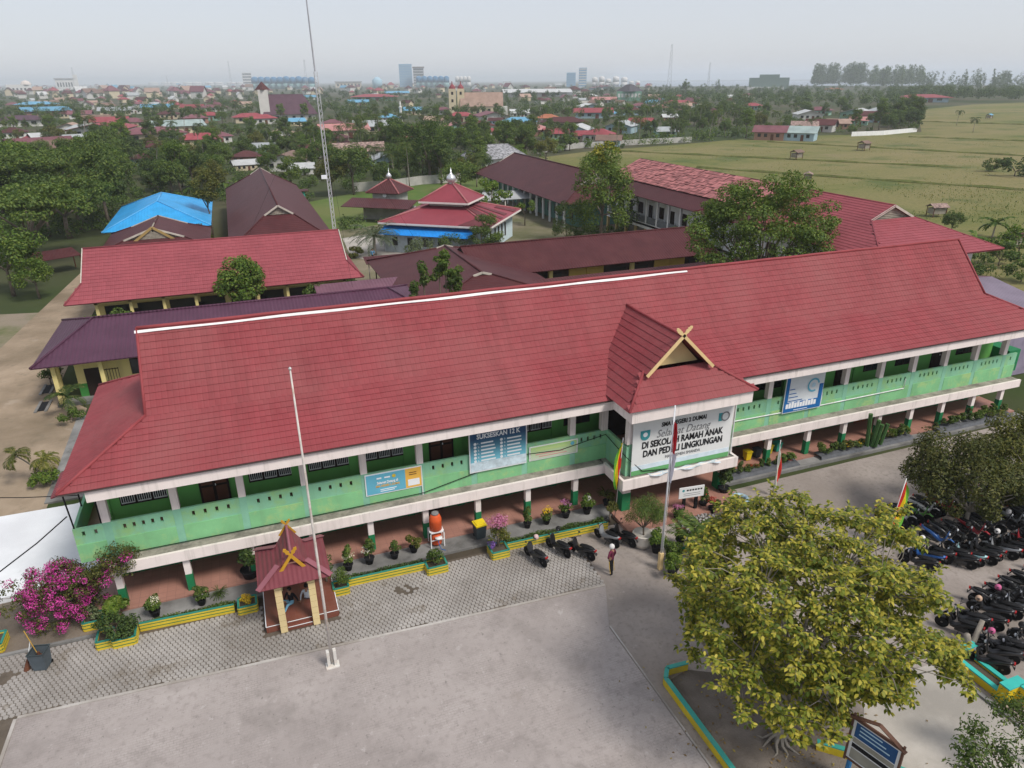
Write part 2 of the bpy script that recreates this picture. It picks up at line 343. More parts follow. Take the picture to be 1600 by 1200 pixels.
# ------------------------------------------------------------------ main two-storey school building
RED = (.25, .054, .061)
M_tile = mat('red_metal_tile', RED, .6, .10, .35, island=.07, dirt=(.26, .085, .085), dirt_amt=.8, ds=.13, spec=.08, dirt_lo=.42, dirt_hi=.66, grime=((.15, .04, .042), .55), gv=(.55, .07, .07))
M_tile_base = mat('roof_underlay', (.17, .036, .04), .7)
M_ridge = mat('red_ridge_cap', (.26, .055, .06), .5, .1)
M_pink = mat('pink_white_paint', (.80, .715, .68), .8, .06, .8, dirt=(.22, .20, .17), dirt_amt=.75, ds=.5, streak=True, dirt_lo=.58, dirt_hi=.8, grime=((.30, .28, .24), .45))
M_white = mat('white_paint', (.74, .70, .66), .75, .06, .9, dirt=(.4, .36, .3), dirt_amt=.3, ds=1.2)
M_mint = mat('mint_green_paint', (.235, .50, .325), .7, .12, .5, dirt=(.29, .50, .17), dirt_amt=.75, ds=.8, dirt_lo=.46, dirt_hi=.66, grime=((.18, .34, .2), .4))
M_mint2 = mat('lower_green_paint', (.215, .49, .24), .7, .14, .6, dirt=(.42, .56, .22), dirt_amt=.7, ds=1.1, dirt_lo=.5, dirt_hi=.66, grime=((.2, .36, .2), .45))
M_green = mat('leaf_green_paint', (.15, .44, .11), .7, .08, .7)
M_dgreen = mat('deep_green_paint', (.022, .185, .075), .55, .12, .8)
M_ledge = mat('weathered_ledge', (.30, .275, .235), .95, .3, 2.5, dirt=(.07, .065, .055), dirt_amt=.8, ds=.9)
M_floor = None
def tilefloor(name, col, size, gap=(.22, .12, .1)):
    m = bpy.data.materials.new(name); m.use_nodes = True; N = NT(m); out = N.n('ShaderNodeOutputMaterial')
    b = N.n('ShaderNodeBsdfPrincipled', i_Roughness=.4); pos = N.n('ShaderNodeNewGeometry').outputs['Position']
    t = N.n('ShaderNodeTexBrick', offset=0.0, i_Scale=1/size); t.inputs['Mortar Size'].default_value = .02; t.inputs['Brick Width'].default_value = 1; t.inputs['Row Height'].default_value = 1
    t.inputs['Color1'].default_value = (*col, 1); t.inputs['Color2'].default_value = (*[c*.88 for c in col], 1); t.inputs['Mortar'].default_value = (*gap, 1)
    N.l(pos, t.inputs['Vector']); c = N.mixc(N.ramp(N.noise(.8, 5, pos), .35, .7), t.outputs[0], tuple(x*.75 for x in col)); N.l(c, b.inputs['Base Color']); N.l(b.outputs[0], out.inputs[0])
    MATS[name] = m; return m
M_floor = tilefloor('red_floor_tile', (.42, .215, .165), .4)
M_dark = mat('dark_timber', (.028, .018, .014), .6)
M_glass = mat('dark_window_glass', (.018, .02, .022), .12, .1, spec=.6)
M_brown = mat('brown_timber', (.12, .05, .03), .6)
M_cream = mat('cream_paint', (.72, .53, .27), .7, .08)
M_pipe = mat('white_pipe', (.75, .76, .76), .4)
M_black = mat('black_rubber', (.012, .012, .013), .6)
M_soffit = mat('soffit_board', (.46, .43, .39), .9)

SB = thing('school_building', 'long two-storey school block with red tiled roof and green balcony', 'building')
EY, EZ, KY, KZ, RY, RZ = 30.7, 7.10, 34.0, 8.72, 37.0, 12.05     # eave, kink, ridge
XL, XR, GL, GR = -8.95, 52.4, -5.5, 48.95                         # eave corners, gable ends
BY = 2*RY-EY; BK = 2*RY-KY
def lerp(a, b, t): return a+(b-a)*t
# roof shell
b = MB(); L0, L1, K0, K1, R0, R1 = (XL, EY, EZ), (XR, EY, EZ), (GL, KY, KZ), (GR, KY, KZ), (GL, RY, RZ), (GR, RY, RZ)
B0, B1, Q0, Q1 = (XL, BY, EZ), (XR, BY, EZ), (GL, BK, KZ), (GR, BK, KZ)
for q in ([L0, L1, K1, K0], [K0, K1, R1, R0], [R0, R1, Q1, Q0], [Q0, Q1, B1, B0], [B0, L0, K0, Q0], [L1, B1, Q1, K1]):
    b.slab(q, .08)
b.poly([K0, R0, Q0]); b.poly([K1, Q1, R1])
roof = b.build('roof', M_tile_base, SB)
TW, TR = .255, .375
def tile_geo(w, r):
    """one pressed tile: origin lower left, x along eave, y up slope, z out"""
    xs = (0, w*.2, w*.76, w); hz = (.002, .011, .011, .002); v = []
    for (yy, dz) in ((-.03, .030), (r, .0)):
        v += [(x, yy, h+dz) for x, h in zip(xs, hz)]
    v += [(x, -.03, h-.012) for x, h in zip(xs, hz)]
    return v, [(0, 1, 5, 4), (1, 2, 6, 5), (2, 3, 7, 6), (8, 9, 1, 0), (9, 10, 2, 1), (10, 11, 3, 2)]
TV, TF = tile_geo(TW, TR); TVA = np.array(TV)
def tiled(O, e, s, nx, ny, keep, out, solo=None, w=TW, r=TR, jitter=.004):
    """lay nx*ny tiles from O along unit e and up slope unit s; keep(p) tests the centre"""
    O, e, s = Vector(O), Vector(e), Vector(s); n = e.cross(s)
    M3 = np.array([e, s, n]); tv = TVA*np.array([w/TW, r/TR, 1])
    for j in range(ny):
        for i in range(nx):
            p = O+e*(i*w)+s*(j*r); c = p+e*(w/2)+s*(r/2)
            if not keep(c): continue
            if solo is not None: solo.append((p+n*.012, c))
            else: out.append(np.array(p)+(tv+[0, 0, random.uniform(0, jitter)+.012]) @ M3)
def tiles_mesh(blocks, name, mats=None):
    v = np.concatenate(blocks); n = len(blocks); f = (np.array(TF)[None]+(np.arange(n)*12)[:, None, None]).reshape(-1, 4)
    me = bpy.data.meshes.new(name); me.from_pydata(v.tolist(), [], f.tolist()); me.materials.append(mats or M_tile); return me
s1 = Vector((0, KY-EY, KZ-EZ)); l1 = s1.length; s1.normalize(); s2 = Vector((0, RY-KY, RZ-KZ)); l2 = s2.length; s2.normalize()
hipk = (GL-XL)/(KY-EY); hipr = (XR-GR)/(KY-EY)
blocks, solo = [], []
n1 = int(l1/TR)+1; r1 = l1/n1
tiled((XL, EY, EZ), (1, 0, 0), s1, int((XR-XL)/TW)+1, n1, lambda c: XL+(c.y-EY)*hipk-.05 < c.x < XR-(c.y-EY)*hipr+.05, None, solo, r=r1)
solo.sort(key=lambda t: (t[1]-Vector((0, 0, CAMH))).length)
tme = bpy.data.meshes.new('roof_tile'); tme.from_pydata([(x, y*r1/TR, z) for x, y, z in TV], [], TF); tme.materials.append(M_tile)
rx = math.atan2(s1.z, s1.y)
for p, c in solo[:300]:
    o = inst(tme, 'roof_tile', roof, p); o.rotation_euler.x = rx
n_1 = np.array([(1, 0, 0), s1, Vector((1, 0, 0)).cross(s1)])
for p, c in solo[300:]: blocks.append(np.array(p)+(TVA*np.array([1, r1/TR, 1])) @ n_1)
n2 = int(l2/TR)+1; r2 = l2/n2
tiled((GL, KY, KZ), (1, 0, 0), s2, int((GR-GL)/TW), n2, lambda c: True, blocks, r=r2)
# end skirts (left faces -X, right faces +X)
sl_ = Vector((GL-XL, 0, KZ-EZ)); ll = sl_.length; sl_.normalize(); nn = int(ll/TR)+1
tiled((XL, BY, EZ), (0, -1, 0), sl_, int((BY-EY)/TW), nn, lambda c: EY+(c.x-XL)/hipk < c.y < BY-(c.x-XL)/hipk, blocks, r=ll/nn)
sr_ = Vector((GR-XR, 0, KZ-EZ)); sr_.normalize()
tiled((XR, EY, EZ), (0, 1, 0), sr_, int((BY-EY)/TW), nn, lambda c: EY+(XR-c.x)/hipr < c.y < BY-(XR-c.x)/hipr, blocks, r=ll/nn)
# porch roof (hip with a small gable)
PX0, PX1, PYF, PEZ = 17.15, 25.15, 28.55, 7.30
GX0, GX1, GY, GZ, DRX, DRZ = 18.8, 22.75, 30.15, 8.72, 20.78, 10.6
bk = lambda z: EY+(z-EZ)*(KY-EY)/(KZ-EZ) if z < KZ else KY+(z-KZ)*(RY-KY)/(RZ-KZ)
pr = MB()
pr.slab([(PX0, PYF, PEZ), (PX1, PYF, PEZ), (GX1, GY, GZ), (GX0, GY, GZ)], .07)
pr.slab([(PX0, EY+.5, PEZ), (PX0, PYF, PEZ), (GX0, GY, GZ), (GX0, KY+.1, GZ)], .07)
pr.slab([(PX1, PYF, PEZ), (PX1, EY+.5, PEZ), (GX1, KY+.1, GZ), (GX1, GY, GZ)], .07)
pr.slab([(GX0, KY+.1, GZ), (GX0, GY-.45, GZ), (DRX, GY-.45, DRZ), (DRX, bk(DRZ)+.1, DRZ)], .07)
pr.slab([(GX1, GY-.45, GZ), (GX1, KY+.1, GZ), (DRX, bk(DRZ)+.1, DRZ), (DRX, GY-.45, DRZ)], .07)
proof = pr.build('porch_roof', M_tile_base, SB)
pb = []
sf = Vector((0, GY-PYF, GZ-PEZ)); lf = sf.length; sf.normalize(); nf = int(lf/.36)
tiled((PX0, PYF, PEZ), (1, 0, 0), sf, int((PX1-PX0)/TW)+1, nf, lambda c: PX0+(c.y-PYF)*1.0-.05 < c.x < PX1-(c.y-PYF)*(PX1-GX1)/(GY-PYF)+.05, pb, r=lf/nf)
ss = Vector((GX0-PX0, 0, GZ-PEZ)); lss = ss.length; ss.normalize()
tiled((PX0, KY, PEZ), (0, -1, 0), ss, int((KY-PYF)/TW)+1, nf, lambda c: c.y > PYF+(c.x-PX0) and c.y < bk(c.z)+.2, pb, r=lss/nf)
ss = Vector((GX1-PX1, 0, GZ-PEZ)).normalized()
tiled((PX1, PYF, PEZ), (0, 1, 0), ss, int((KY-PYF)/TW)+1, nf, lambda c: c.y > PYF+(PX1-c.x)*(GY-PYF)/(PX1-GX1) and c.y < bk(c.z)+.2, pb, r=Vector((GX1-PX1, 0, GZ-PEZ)).length/nf)
su = Vector((DRX-GX0, 0, DRZ-GZ)); lu = su.length; su.normalize(); nu = int(lu/.38)
tiled((GX0, 36, GZ), (0, -1, 0), su, int((36-GY+.45)/TW)+1, nu, lambda c: c.y > GY-.45 and c.y < bk(c.z)+.2, pb, r=lu/nu)
su2 = Vector((DRX-GX1, 0, DRZ-GZ)).normalized()
tiled((GX1, GY-.45, GZ), (0, 1, 0), su2, int((36-GY+.45)/TW)+1, nu, lambda c: c.y < bk(c.z)+.2, pb, r=lu/nu)
inst(tiles_mesh(pb, 'roof_tiles'), 'roof_tiles', proof)['kind'] = 'stuff'
inst(tiles_mesh(blocks, 'roof_tiles'), 'roof_tiles', roof)['kind'] = 'stuff'
def cap(name, a, b_, r=.09, parent=roof, m=None):
    q = MB(); a, b_ = Vector(a), Vector(b_); k = max(2, int((b_-a).length/1.2)); pts = [a.lerp(b_, i/k)+Vector((0, 0, random.uniform(-.012, .012))) for i in range(k+1)]
    q.tube(pts, r, 8); return q.build(name, m or M_ridge, parent, True)
up = Vector((0, 0, .03))
cap('ridge_cap', Vector(R0)+up, Vector(R1)+up, .10)
for a, c in ((L0, K0), (L1, K1), (B0, Q0), (B1, Q1)): cap('hip_cap', Vector(a)+up, Vector(c)+up, .08)
for a, c in ((K0, R0), (K1, R1), (Q0, R0), (Q1, R1)): cap('verge_cap', Vector(a)+up, Vector(c)+up, .07)
cap('ridge_cap', (DRX, GY-.45, DRZ+.03), (DRX, bk(DRZ)+.1, DRZ+.03), .09, proof)
for a, c in (((PX0, PYF, PEZ), (GX0, GY, GZ)), ((PX1, PYF, PEZ), (GX1, GY, GZ))): cap('hip_cap', Vector(a)+up, Vector(c)+up, .08, proof)
for x, z0 in ((GX0, GZ), (GX1, GZ)): pass
# white waterproofing strip laid along the ridge
q = MB(); xs = np.linspace(GL-.1, 25.6, 42); prev = None
w_pts = [(x, RY-.15+.025*math.sin(x*.6), RZ-.10-.03+.012*math.sin(x*1.1)) for x in xs]
for i in range(len(w_pts)-1):
    a, c = Vector(w_pts[i]), Vector(w_pts[i+1]); wd = .065+.012*math.sin(a.x*.7)
    d = s2*wd; nrm = Vector((0, -s2.z, s2.y))*.06
    q.slab([a-d+nrm, c-d+nrm, c+d+nrm, a+d+nrm], .02)
q.build('ridge_sealing_strip', mat('white_sealant', (.74, .72, .71), .5, .1), roof)
# gable of the porch: recessed cream panel, barge boards crossing at the top with carved finials
gb = MB(); gb.slab([(GX0+.35, GY+.35, GZ+.05), (GX1-.35, GY+.35, GZ+.05), (DRX, GY+.35, DRZ-.12)], .06); gb.build('gable_panel', M_cream, SB)
for sx, (x0, xt) in ((-1, (GX0-.08, DRX)), (1, (GX1+.08, DRX))):
    q = MB(); a = Vector((x0, GY-.52, GZ-.08)); t_ = Vector((xt, GY-.52, DRZ+.05)); d = (t_-a).normalized(); e_ = t_+d*.62
    q.bar(a, t_+d*.12, .07, .17)
    # carved bird-tail finial: widening, scalloped blade
    perp = Vector((-d.z, 0, d.x)); base = t_+d*.1; pts = []
    for u, w in ((0, .07), (.1, .09), (.2, .13), (.28, .1), (.35, .14), (.42, .09), (.5, .11), (.58, .02)):
        pts.append((u, w))
    poly = [base+d*u+perp*w for u, w in pts]+[base+d*u-perp*w*.7 for u, w in reversed(pts)]
    if sx > 0: poly = poly[::-1]
    q.slab(poly, .05); q.build('barge_board', M_cream, SB)
# eave fascia, soffit
WX0, WX1 = -7.95, 51.6
b = MB(); b.box(WX0, 17.5, 30.8, 30.96, 6.45, 7.05); b.build('eave_fascia', M_pink, SB)
b = MB(); b.box(24.85, WX1, 30.8, 30.96, 6.45, 7.05); b.build('eave_fascia', M_pink, SB)
b = MB(); b.box(17.4, 24.95, 28.66, 28.82, 6.56, 7.24); b.box(17.4, 17.56, 28.82, 30.8, 6.56, 7.24); b.box(24.79, 24.95, 28.82, 30.8, 6.56, 7.24); b.build('porch_fascia', M_pink, SB)
b = MB(); b.box(WX0-.6, WX1+.2, 30.96, 43.0, 6.95, 7.02); b.box(17.56, 24.79, 28.82, 30.96, 6.9, 6.98); b.build('soffit', M_soffit, SB)
b = MB(); b.box(XL+.02, XR-.02, EY-.02, EY+.02, EZ-.09, EZ-.02); b.build('eave_gap_strip', mat('eave_gap_dark', (.09, .075, .07), .8), SB)  # dark strip painting the shaded gap between tile edge and fascia
# left return fascia (dark red drip edge) and canopy of the end stair
# floors, walls
b = MB(); b.box(WX0-1.2, WX1, 31.35, 43.0, -.1, .2); b.build('ground_floor', M_floor, SB)
b = MB(); b.box(-9.2, WX1, 32.43, 43.0, 3.15, 3.4); b.box(18.0, 24.9, 30.1, 32.43, 3.1, 3.4); b.build('upper_floor', [M_floor], SB)
b = MB(); b.box(17.4, 25.3, 28.3, 31.35, -.1, .2); b.build('porch_floor', M_floor, SB)
WY = 34.2
def wall_bay(z0, z1, m, name='wall'):
    q = MB(); q.box(WX0, WX1, WY, WY+.15, z0, z1); return q.build(name, m, SB)
wall_bay(.2, 1.45, M_dgreen, 'lower_wall'); wall_bay(1.45, 3.15, M_green, 'upper_wall_band'); wall_bay(3.4, 6.95, M_green, 'wall')
q = MB(); q.box(WX0, WX1, 42.8, 42.95, .2, 6.95); q.box(WX0, WX0+.15, WY+.15, 42.8, .2, 6.95); q.box(WX1-.15, WX1, WY+.15, 42.8, .2, 6.95); q.build('rear_wall', M_green, SB)
COLX_L = [-7.8+2.95*k for k in range(9)]
COLX_R = [26.4, 29.45, 32.6, 35.6, 38.6, 41.5, 44.45, 47.4, 50.3]
col_lo = MB().box(-.16, .16, -.16, .16, 0, .95, 1).box(-.15, .15, -.15, .15, .95, 2.2, 0).mesh('column', [M_pink, M_dgreen])
col_up = MB().box(-.17, .17, -.17, .17, 0, 2.5, 0).mesh('column', [M_pink])
pil_lo = MB().box(-.2, .2, -.09, .0, 0, 2.16, 0).mesh('pilaster', [M_dgreen])
pil_up = MB().box(-.2, .2, -.09, .0, 0, 3.3, 0).mesh('pilaster', [M_green])
# parapet panel with real weep slots
def parapet(x0, x1, z0, z1, slots, y0=32.3, y1=32.43, sw=.13, sh=.27, sz=3.95, name='parapet'):
    q = MB(); xs = [x0]+[v for s in slots for v in (s-sw/2, s+sw/2)]+[x1]
    q.box(x0, x1, y0, y1, z0, sz); q.box(x0, x1, y0, y1, sz+sh, z1)
    for i in range(0, len(xs), 2): q.box(xs[i], xs[i+1], y0, y1, sz, sz+sh)
    q.box(x0, x1, y0-.03, y0, z0, 3.55, 1)
    return q.build(name, [M_mint, M_mint2], SB)
def bay(x0, x1, n, up=True):
    d = (x1-x0); sl = [x0+d*(.2+.6*i/(n-1)) for i in range(n)]
    parapet(x0, x1, 2.6, 4.45, sl)
for k in range(8): bay(COLX_L[k]+.17, COLX_L[k+1]-.17, 5 if k == 0 else 4)
bay(COLX_L[8]+.17, 18.0, 4)
for k in range(8): bay(COLX_R[k]+.17, COLX_R[k+1]-.17, 5)
bay(24.9, COLX_R[0]-.17, 2)
parapet(-9.2, COLX_L[0]-.17, 2.6, 4.4, [-8.8, -8.3]); parapet(COLX_R[8]+.17, WX1, 2.6, 4.45, [51])
for x in COLX_L+COLX_R:
    inst(col_lo, 'column', SB, (x, 31.85, .2)); inst(col_up, 'column', SB, (x, 32.47, 4.46))
    q = MB().box(x-.17, x+.17, 32.285, 32.43, 2.6, 4.47); q.build('parapet_pier', mat('mint_pier_paint', (.23, .485, .34), .7, .1), SB)
    inst(pil_lo, 'pilaster', SB, (x-.3, WY, .2)); inst(pil_up, 'pilaster', SB, (x-.3, WY, 3.4))
# left return of the balcony
q = MB(); q.box(-9.2, -9.07, 32.43, 36.5, 2.6, 4.4); q.box(-9.07, -7.95, 36.4, 36.53, 2.6, 4.4); q.build('balcony_return', M_mint, SB)
q = MB(); q.box(-9.07, -7.95, 32.43, 36.4, 2.6, 3.12); q.build('balcony_floor', M_floor, SB)
# ledges and lower beams
def ledge(x0, x1, y0, y1, nm='ledge', z=2.6):
    q = MB(); q.box(x0, x1, y0+.15, y1, z-.15, z); q.build(nm, M_ledge, SB)
ledge(WX0, 17.5, 31.5, 32.3); ledge(25.1, WX1, 31.5, 32.3); ledge(17.65, 24.95, 29.35, 32.3, 'porch_ledge', 2.62)
q = MB(); q.box(WX0, 17.5, 31.5, 31.65, 2.08, 2.63); q.build('lower_beam', M_pink, SB)
q = MB(); q.box(25.1, WX1, 31.5, 31.65, 2.08, 2.63); q.build('lower_beam', M_pink, SB)
q = MB(); q.box(17.5, 25.1, 29.35, 29.5, 2.1, 2.72); q.box(17.5, 17.65, 29.5, 31.65, 2.1, 2.72); q.box(24.95, 25.1, 29.5, 31.65, 2.1, 2.72); q.build('porch_beam', M_pink, SB)
q = MB(); q.box(WX0, WX1, 31.7, 34.2, 2.36, 2.43); q.build('corridor_ceiling', M_soffit, SB)
# porch columns and upper walls
big = MB().box(-.27, .27, -.27, .27, 0, 1.15, 1).box(-.26, .26, -.26, .26, 1.15, 2.5, 0).mesh('porch_column', [M_pink, M_dgreen])
for x in (18.25, 24.75): inst(big, 'porch_column', SB, (x, 30.4, .2))
q = MB(); q.box(17.95, 18.1, 29.95, 32.3, 2.62, 4.45); q.build('porch_side_parapet', M_mint, SB)
q = MB(); q.box(24.75, 24.9, 29.95, 32.3, 2.62, 4.45); q.build('porch_side_parapet', M_mint, SB)
q = MB(); q.box(18.1, 24.75, 29.95, 30.1, 2.62, 4.6); q.build('porch_front_parapet', M_mint, SB)
q = MB(); q.box(17.95, 18.45, 29.93, 30.2, 4.6, 6.9); q.build('porch_pier', M_pink, SB)
q = MB(); q.box(24.45, 24.9, 29.93, 30.2, 4.6, 6.9); q.build('porch_pier', M_pink, SB)
q = MB(); q.box(17.6, 18.0, 32.25, 32.6, 4.45, 6.95); q.build('porch_pier', M_pink, SB)
q = MB(); q.box(18.05, 24.8, 33.2, 33.3, 3.4, 6.9); q.build('porch_room_wall', M_dark, SB)
# windows with white grilles, doors
def window(x0, x1, z0, z1, y=WY, n=3, grille=True, parent=SB):
    f = MB(); f.box(x0, x1, y-.05, y-.005, z0, z1); w = f.build('window', M_dark, parent)
    pw = (x1-x0)/n
    for i in range(n):
        a, c = x0+i*pw+.07, x0+(i+1)*pw-.07
        g = MB(); g.box(a, c, y-.065, y-.052, z0+.08, z1-.08); g.build('pane', M_glass, w)
        if grille:
            h = MB(); h.box(a-.01, c+.01, y-.10, y-.07, z0+.12, z0+.17); h.box(a-.01, c+.01, y-.10, y-.07, z1-.17, z1-.12)
            for k in range(7):
                xk = a+(c-a)*k/6; h.box(xk-.014, xk+.014, y-.095, y-.075, z0+.17, z1-.17)
            h.build('grille', mat('grille_white', (.62, .62, .6), .5), w)
    return w
def door(x0, x1, z0, h=2.15, y=WY, m=None, parent=SB):
    d = MB(); d.box(x0, x1, y-.07, y-.005, z0, z0+h); o = d.build('door', m or M_dark, parent)
    for k in range(2):
        xm = (x0+x1)/2; a = x0+.06 if k == 0 else xm+.03; c = xm-.03 if k == 0 else x1-.06
        p = MB(); 
        for zz in (z0+.15, z0+h*.5): p.box(a+.04, c-.04, y-.085, y-.068, zz, zz+h*.5-.28)
        p.build('door_leaf', M_brown if m is None else m, o)
    q = MB(); q.box((x0+x1)/2+.05, (x0+x1)/2+.09, y-.12, y-.08, z0+1.0, z0+1.1); q.build('handle', M_pipe, o)
    return o
for k in range(8):
    a = COLX_L[k]
    if k in (1, 5): door(a+.95, a+2.35, 3.4)
    else: window(a+.35, a+2.5, 4.15, 5.9)
window(COLX_L[8]+.3, 17.8, 4.15, 5.9, grille=False)
for k in range(8):
    a = COLX_R[k]
    if k in (3, 6): door(a+.9, a+2.2, 3.4, m=M_dark)
    else: window(a+.4, a+2.5, 4.15, 5.9, grille=False)
for k in range(8):
    a = COLX_L[k]
    if k in (5, 2): door(a+.4, a+1.6, .2, 2.1, m=M_dark); window(a+1.75, a+2.6, 1.0, 2.3, n=1)
    else: window(a+.4, a+2.5, 1.35, 2.3)
    a = COLX_R[k]
    if k in (1, 4): door(a+.5, a+1.6, .2, 2.1, m=mat('orange_timber', (.25, .085, .03), .5))
    else: window(a+.4, a+2.5, 1.35, 2.3)
# pipes on the right parapet
for pts, r in (([(26.2, 32.22, 4.15), (26.2, 32.22, 3.4), (33.0, 32.22, 3.33), (40.8, 32.22, 3.4), (40.8, 32.22, 4.1)], .035), ([(33.6, 32.22, 4.25), (33.6, 32.22, 3.34)], .03), ([(24.93, 29.9, 6.5), (24.93, 29.9, 2.7)], .04), ([(6.98, 32.23, 4.4), (6.98, 32.23, 2.62)], .03)):
    q = MB(); q.tube(pts, r, 6); q.build('drain_pipe', M_pipe, SB)
# dark cable slung along the parapet
q = MB(); q.tube([(x, 32.2, z) for x, z in ((-7, 2.7), (-2, 2.68), (3, 2.7), (7, 2.75), (9.5, 3.25), (12.8, 3.9), (15, 3.75), (17.2, 4.1), (17.85, 4.2))]+[(17.9, 29.85, 3.9), (18.9, 29.7, 2.9), (20.5, 29.68, 2.72)], .022, 5); q.build('cable', M_black, SB)
# iron posts and lean-to canopy at the left end
q = MB()
for (a, c) in (((-9.13, 32.4, 4.4), (-9.2, 32.3, 6.75)), ((-9.13, 34.4, 4.4), (-9.13, 34.4, 6.75)), ((-8.3, 33.5, 3.1), (-8.3, 33.5, 7.0))): q = MB().tube([a, c], .035, 6); q.build('iron_post', M_black, SB)
q = MB(); q.slab([(-9.35, 31.3, 6.72), (-8.9, 31.0, 6.95), (-8.9, 33.6, 6.95), (-9.35, 33.6, 6.72)], .06); q.build('end_canopy', mat('maroon_sheet', (.20, .05, .06), .5, .1, wave=('Y', 5, .5)), SB)
# concrete step strip along the front
q = MB(); q.box(-7.9, 17.4, 30.15, 31.35, -.1, .12); q.build('front_step', G_slab, SB)
q = MB(); q.box(25.3, WX1, 30.75, 31.35, -.1, .1); q.build('front_step', G_slab, SB)
# ------------------------------------------------------------------ boards, banners, gazebo, flagpoles, bins
def c3(r, g, b): return srgb(r, g, b)
M_bw = mat('banner_white', (.72, .73, .72), .6, .04, .7); M_ink = mat('print_black', (.02, .02, .022), .6, 0); M_grey_ink = mat('print_grey', (.2, .2, .21), .6, 0)
M_teal_ink = mat('print_teal', (.06, .30, .33), .6, 0); M_gr_ink = mat('print_green', (.14, .38, .15), .6, 0.05); M_blue_ink = mat('print_blue', (.03, .13, .36), .6, .05)
M_wh_ink = mat('print_white', (.78, .8, .82), .6, 0); M_or = mat('print_orange', (.75, .43, .08), .6, .05); M_sky = mat('print_sky', (.13, .42, .56), .6, .06); M_lsky = mat('print_pale_blue', (.46, .64, .74), .6, .08)
M_steel = mat('galvanised_pole', (.55, .55, .54), .45, .08, metal=.3); M_teal = mat('teal_paint', (.035, .22, .17), .6, .15); M_yel = mat('yellow_paint', (.62, .46, .045), .6, .1, dirt=(.25, .2, .08), dirt_amt=.4)
def panel(parent, x0, x1, z0, z1, y, m, name='panel', t=.02):
    q = MB(); q.box(x0, x1, y, y+t, z0, z1); return q.build(name, m, parent)
def arcdisc(parent, x, z, y, r0, r1, a0, a1, m, name='emblem', n=24):
    q = MB(); 
    for i in range(n):
        t0, t1 = a0+(a1-a0)*i/n, a0+(a1-a0)*(i+1)/n
        pts = [(x+r*math.cos(t), y, z+r*math.sin(t)) for r, t in ((r1, t0), (r1, t1), (r0, t1), (r0, t0))]
        if r0 == 0: pts = pts[:3]
        q.poly(pts)
    return q.build(name, m, parent)
TAU = 2*math.pi
# big welcome billboard on the porch
BB = thing('billboard', 'large white welcome billboard on the porch upper floor', 'billboard', (21.45, 29.75, 2.95))
def bbx(o): o.location = Vector(o.location)-Vector(BB.location); return o
Y0 = 29.74
p_ = panel(BB, 18.2, 24.7, 2.66, 6.7, Y0+.02, M_bw, 'board', .05); bbx(p_)
bbx(panel(BB, 18.22, 24.66, 2.68, 2.98, Y0+.004, M_gr_ink, 'stripe', .012)); bbx(panel(BB, 18.22, 24.66, 2.98, 3.26, Y0+.004, mat('print_pale_wave', (.6, .7, .76), .6, .12, 2.5), 'stripe', .012))
for body, x, z, size, w, bold, m, sh in (('SMA NEGERI 2 DUMAI', 21.4, 5.56, .36, 2.9, .012, M_ink, 0), ('Selamat Datang', 21.45, 5.02, .66, 3.5, -.004, M_grey_ink, .3),
        ('DI SEKOLAH RAMAH ANAK', 21.45, 4.47, .56, 5.3, .016, M_ink, 0), ('DAN PEDULI LINGKUNGAN', 21.5, 3.93, .56, 5.2, .016, M_ink, 0), ('MANAJEMEN SMANDA', 21.5, 3.5, .26, 2.3, 0, M_grey_ink, 0)):
    bbx(lettering(BB, body, x, Y0-.002, z, size, m, w, bold, sh))
bbx(arcdisc(BB, 18.95, 5.1, Y0-.003, 0, .3, 0, TAU, M_teal_ink)); bbx(panel(BB, 18.65, 19.25, 5.1, 5.4, Y0, M_teal_ink, 'emblem', .012)); bbx(arcdisc(BB, 18.95, 5.15, Y0-.008, .0, .14, 0, TAU, M_wh_ink))
bbx(arcdisc(BB, 24.15, 5.35, Y0-.003, .22, .3, 0, TAU, M_grey_ink)); bbx(panel(BB, 23.7, 23.95, 5.1, 5.6, Y0-.001, M_teal_ink, 'emblem', .012))
# sagging tarpaulin strip at the foot of the billboard
q = MB(); n = 26; top = []; bot = []
for i in range(n+1):
    x = 19.2+4.6*i/n; top.append((x, 29.62+.03*math.sin(x*5), 2.70+.03*math.sin(x*7))); bot.append((x+.05*math.sin(x*9), 29.28+.08*math.sin(x*3.1), 2.72+.03*math.sin(x*6.3)))
for i in range(n): q.poly([bot[i], bot[i+1], top[i+1], top[i]])
q.build('tarpaulin', mat('torn_tarpaulin', (.55, .62, .68), .5, .2, 3), BB, loc=-Vector(BB.location), smooth=True)
# blue twelve-point banner
B2 = thing('banner', 'tall blue and white banner of numbered lines hung on the balcony', 'banner', (11.27, 32.1, 3.35))
Y1 = 32.14
def rel(B, o): o.location = Vector(o.location)-Vector(B.location); return o
rel(B2, panel(B2, 9.62, 12.92, 3.38, 6.1, Y1+.02, M_wh_ink, 'cloth', .03))
def gradmat(name, c0, c1, z0, z1, c2=None):
    m = bpy.data.materials.new(name); m.use_nodes = True; N = NT(m); out = N.n('ShaderNodeOutputMaterial'); b = N.n('ShaderNodeBsdfPrincipled', i_Roughness=.6)
    s = N.n('ShaderNodeSeparateXYZ'); N.l(N.n('ShaderNodeNewGeometry').outputs['Position'], s.inputs[0])
    c = N.mixc(N.ramp(s.outputs[2], z0, z1), c0, c1)
    if c2: c = N.mixc(N.ramp(N.noise(3, 4, N.n('ShaderNodeNewGeometry').outputs['Position']), .55, .6), c, c2)
    N.l(c, b.inputs['Base Color']); N.l(b.outputs[0], out.inputs[0]); MATS[name] = m; return m
rel(B2, panel(B2, 9.68, 12.88, 4.0, 6.08, Y1, gradmat('print_blue_fade', (.16, .48, .60), (.012, .06, .15), 4.05, 5.4), 'print'))
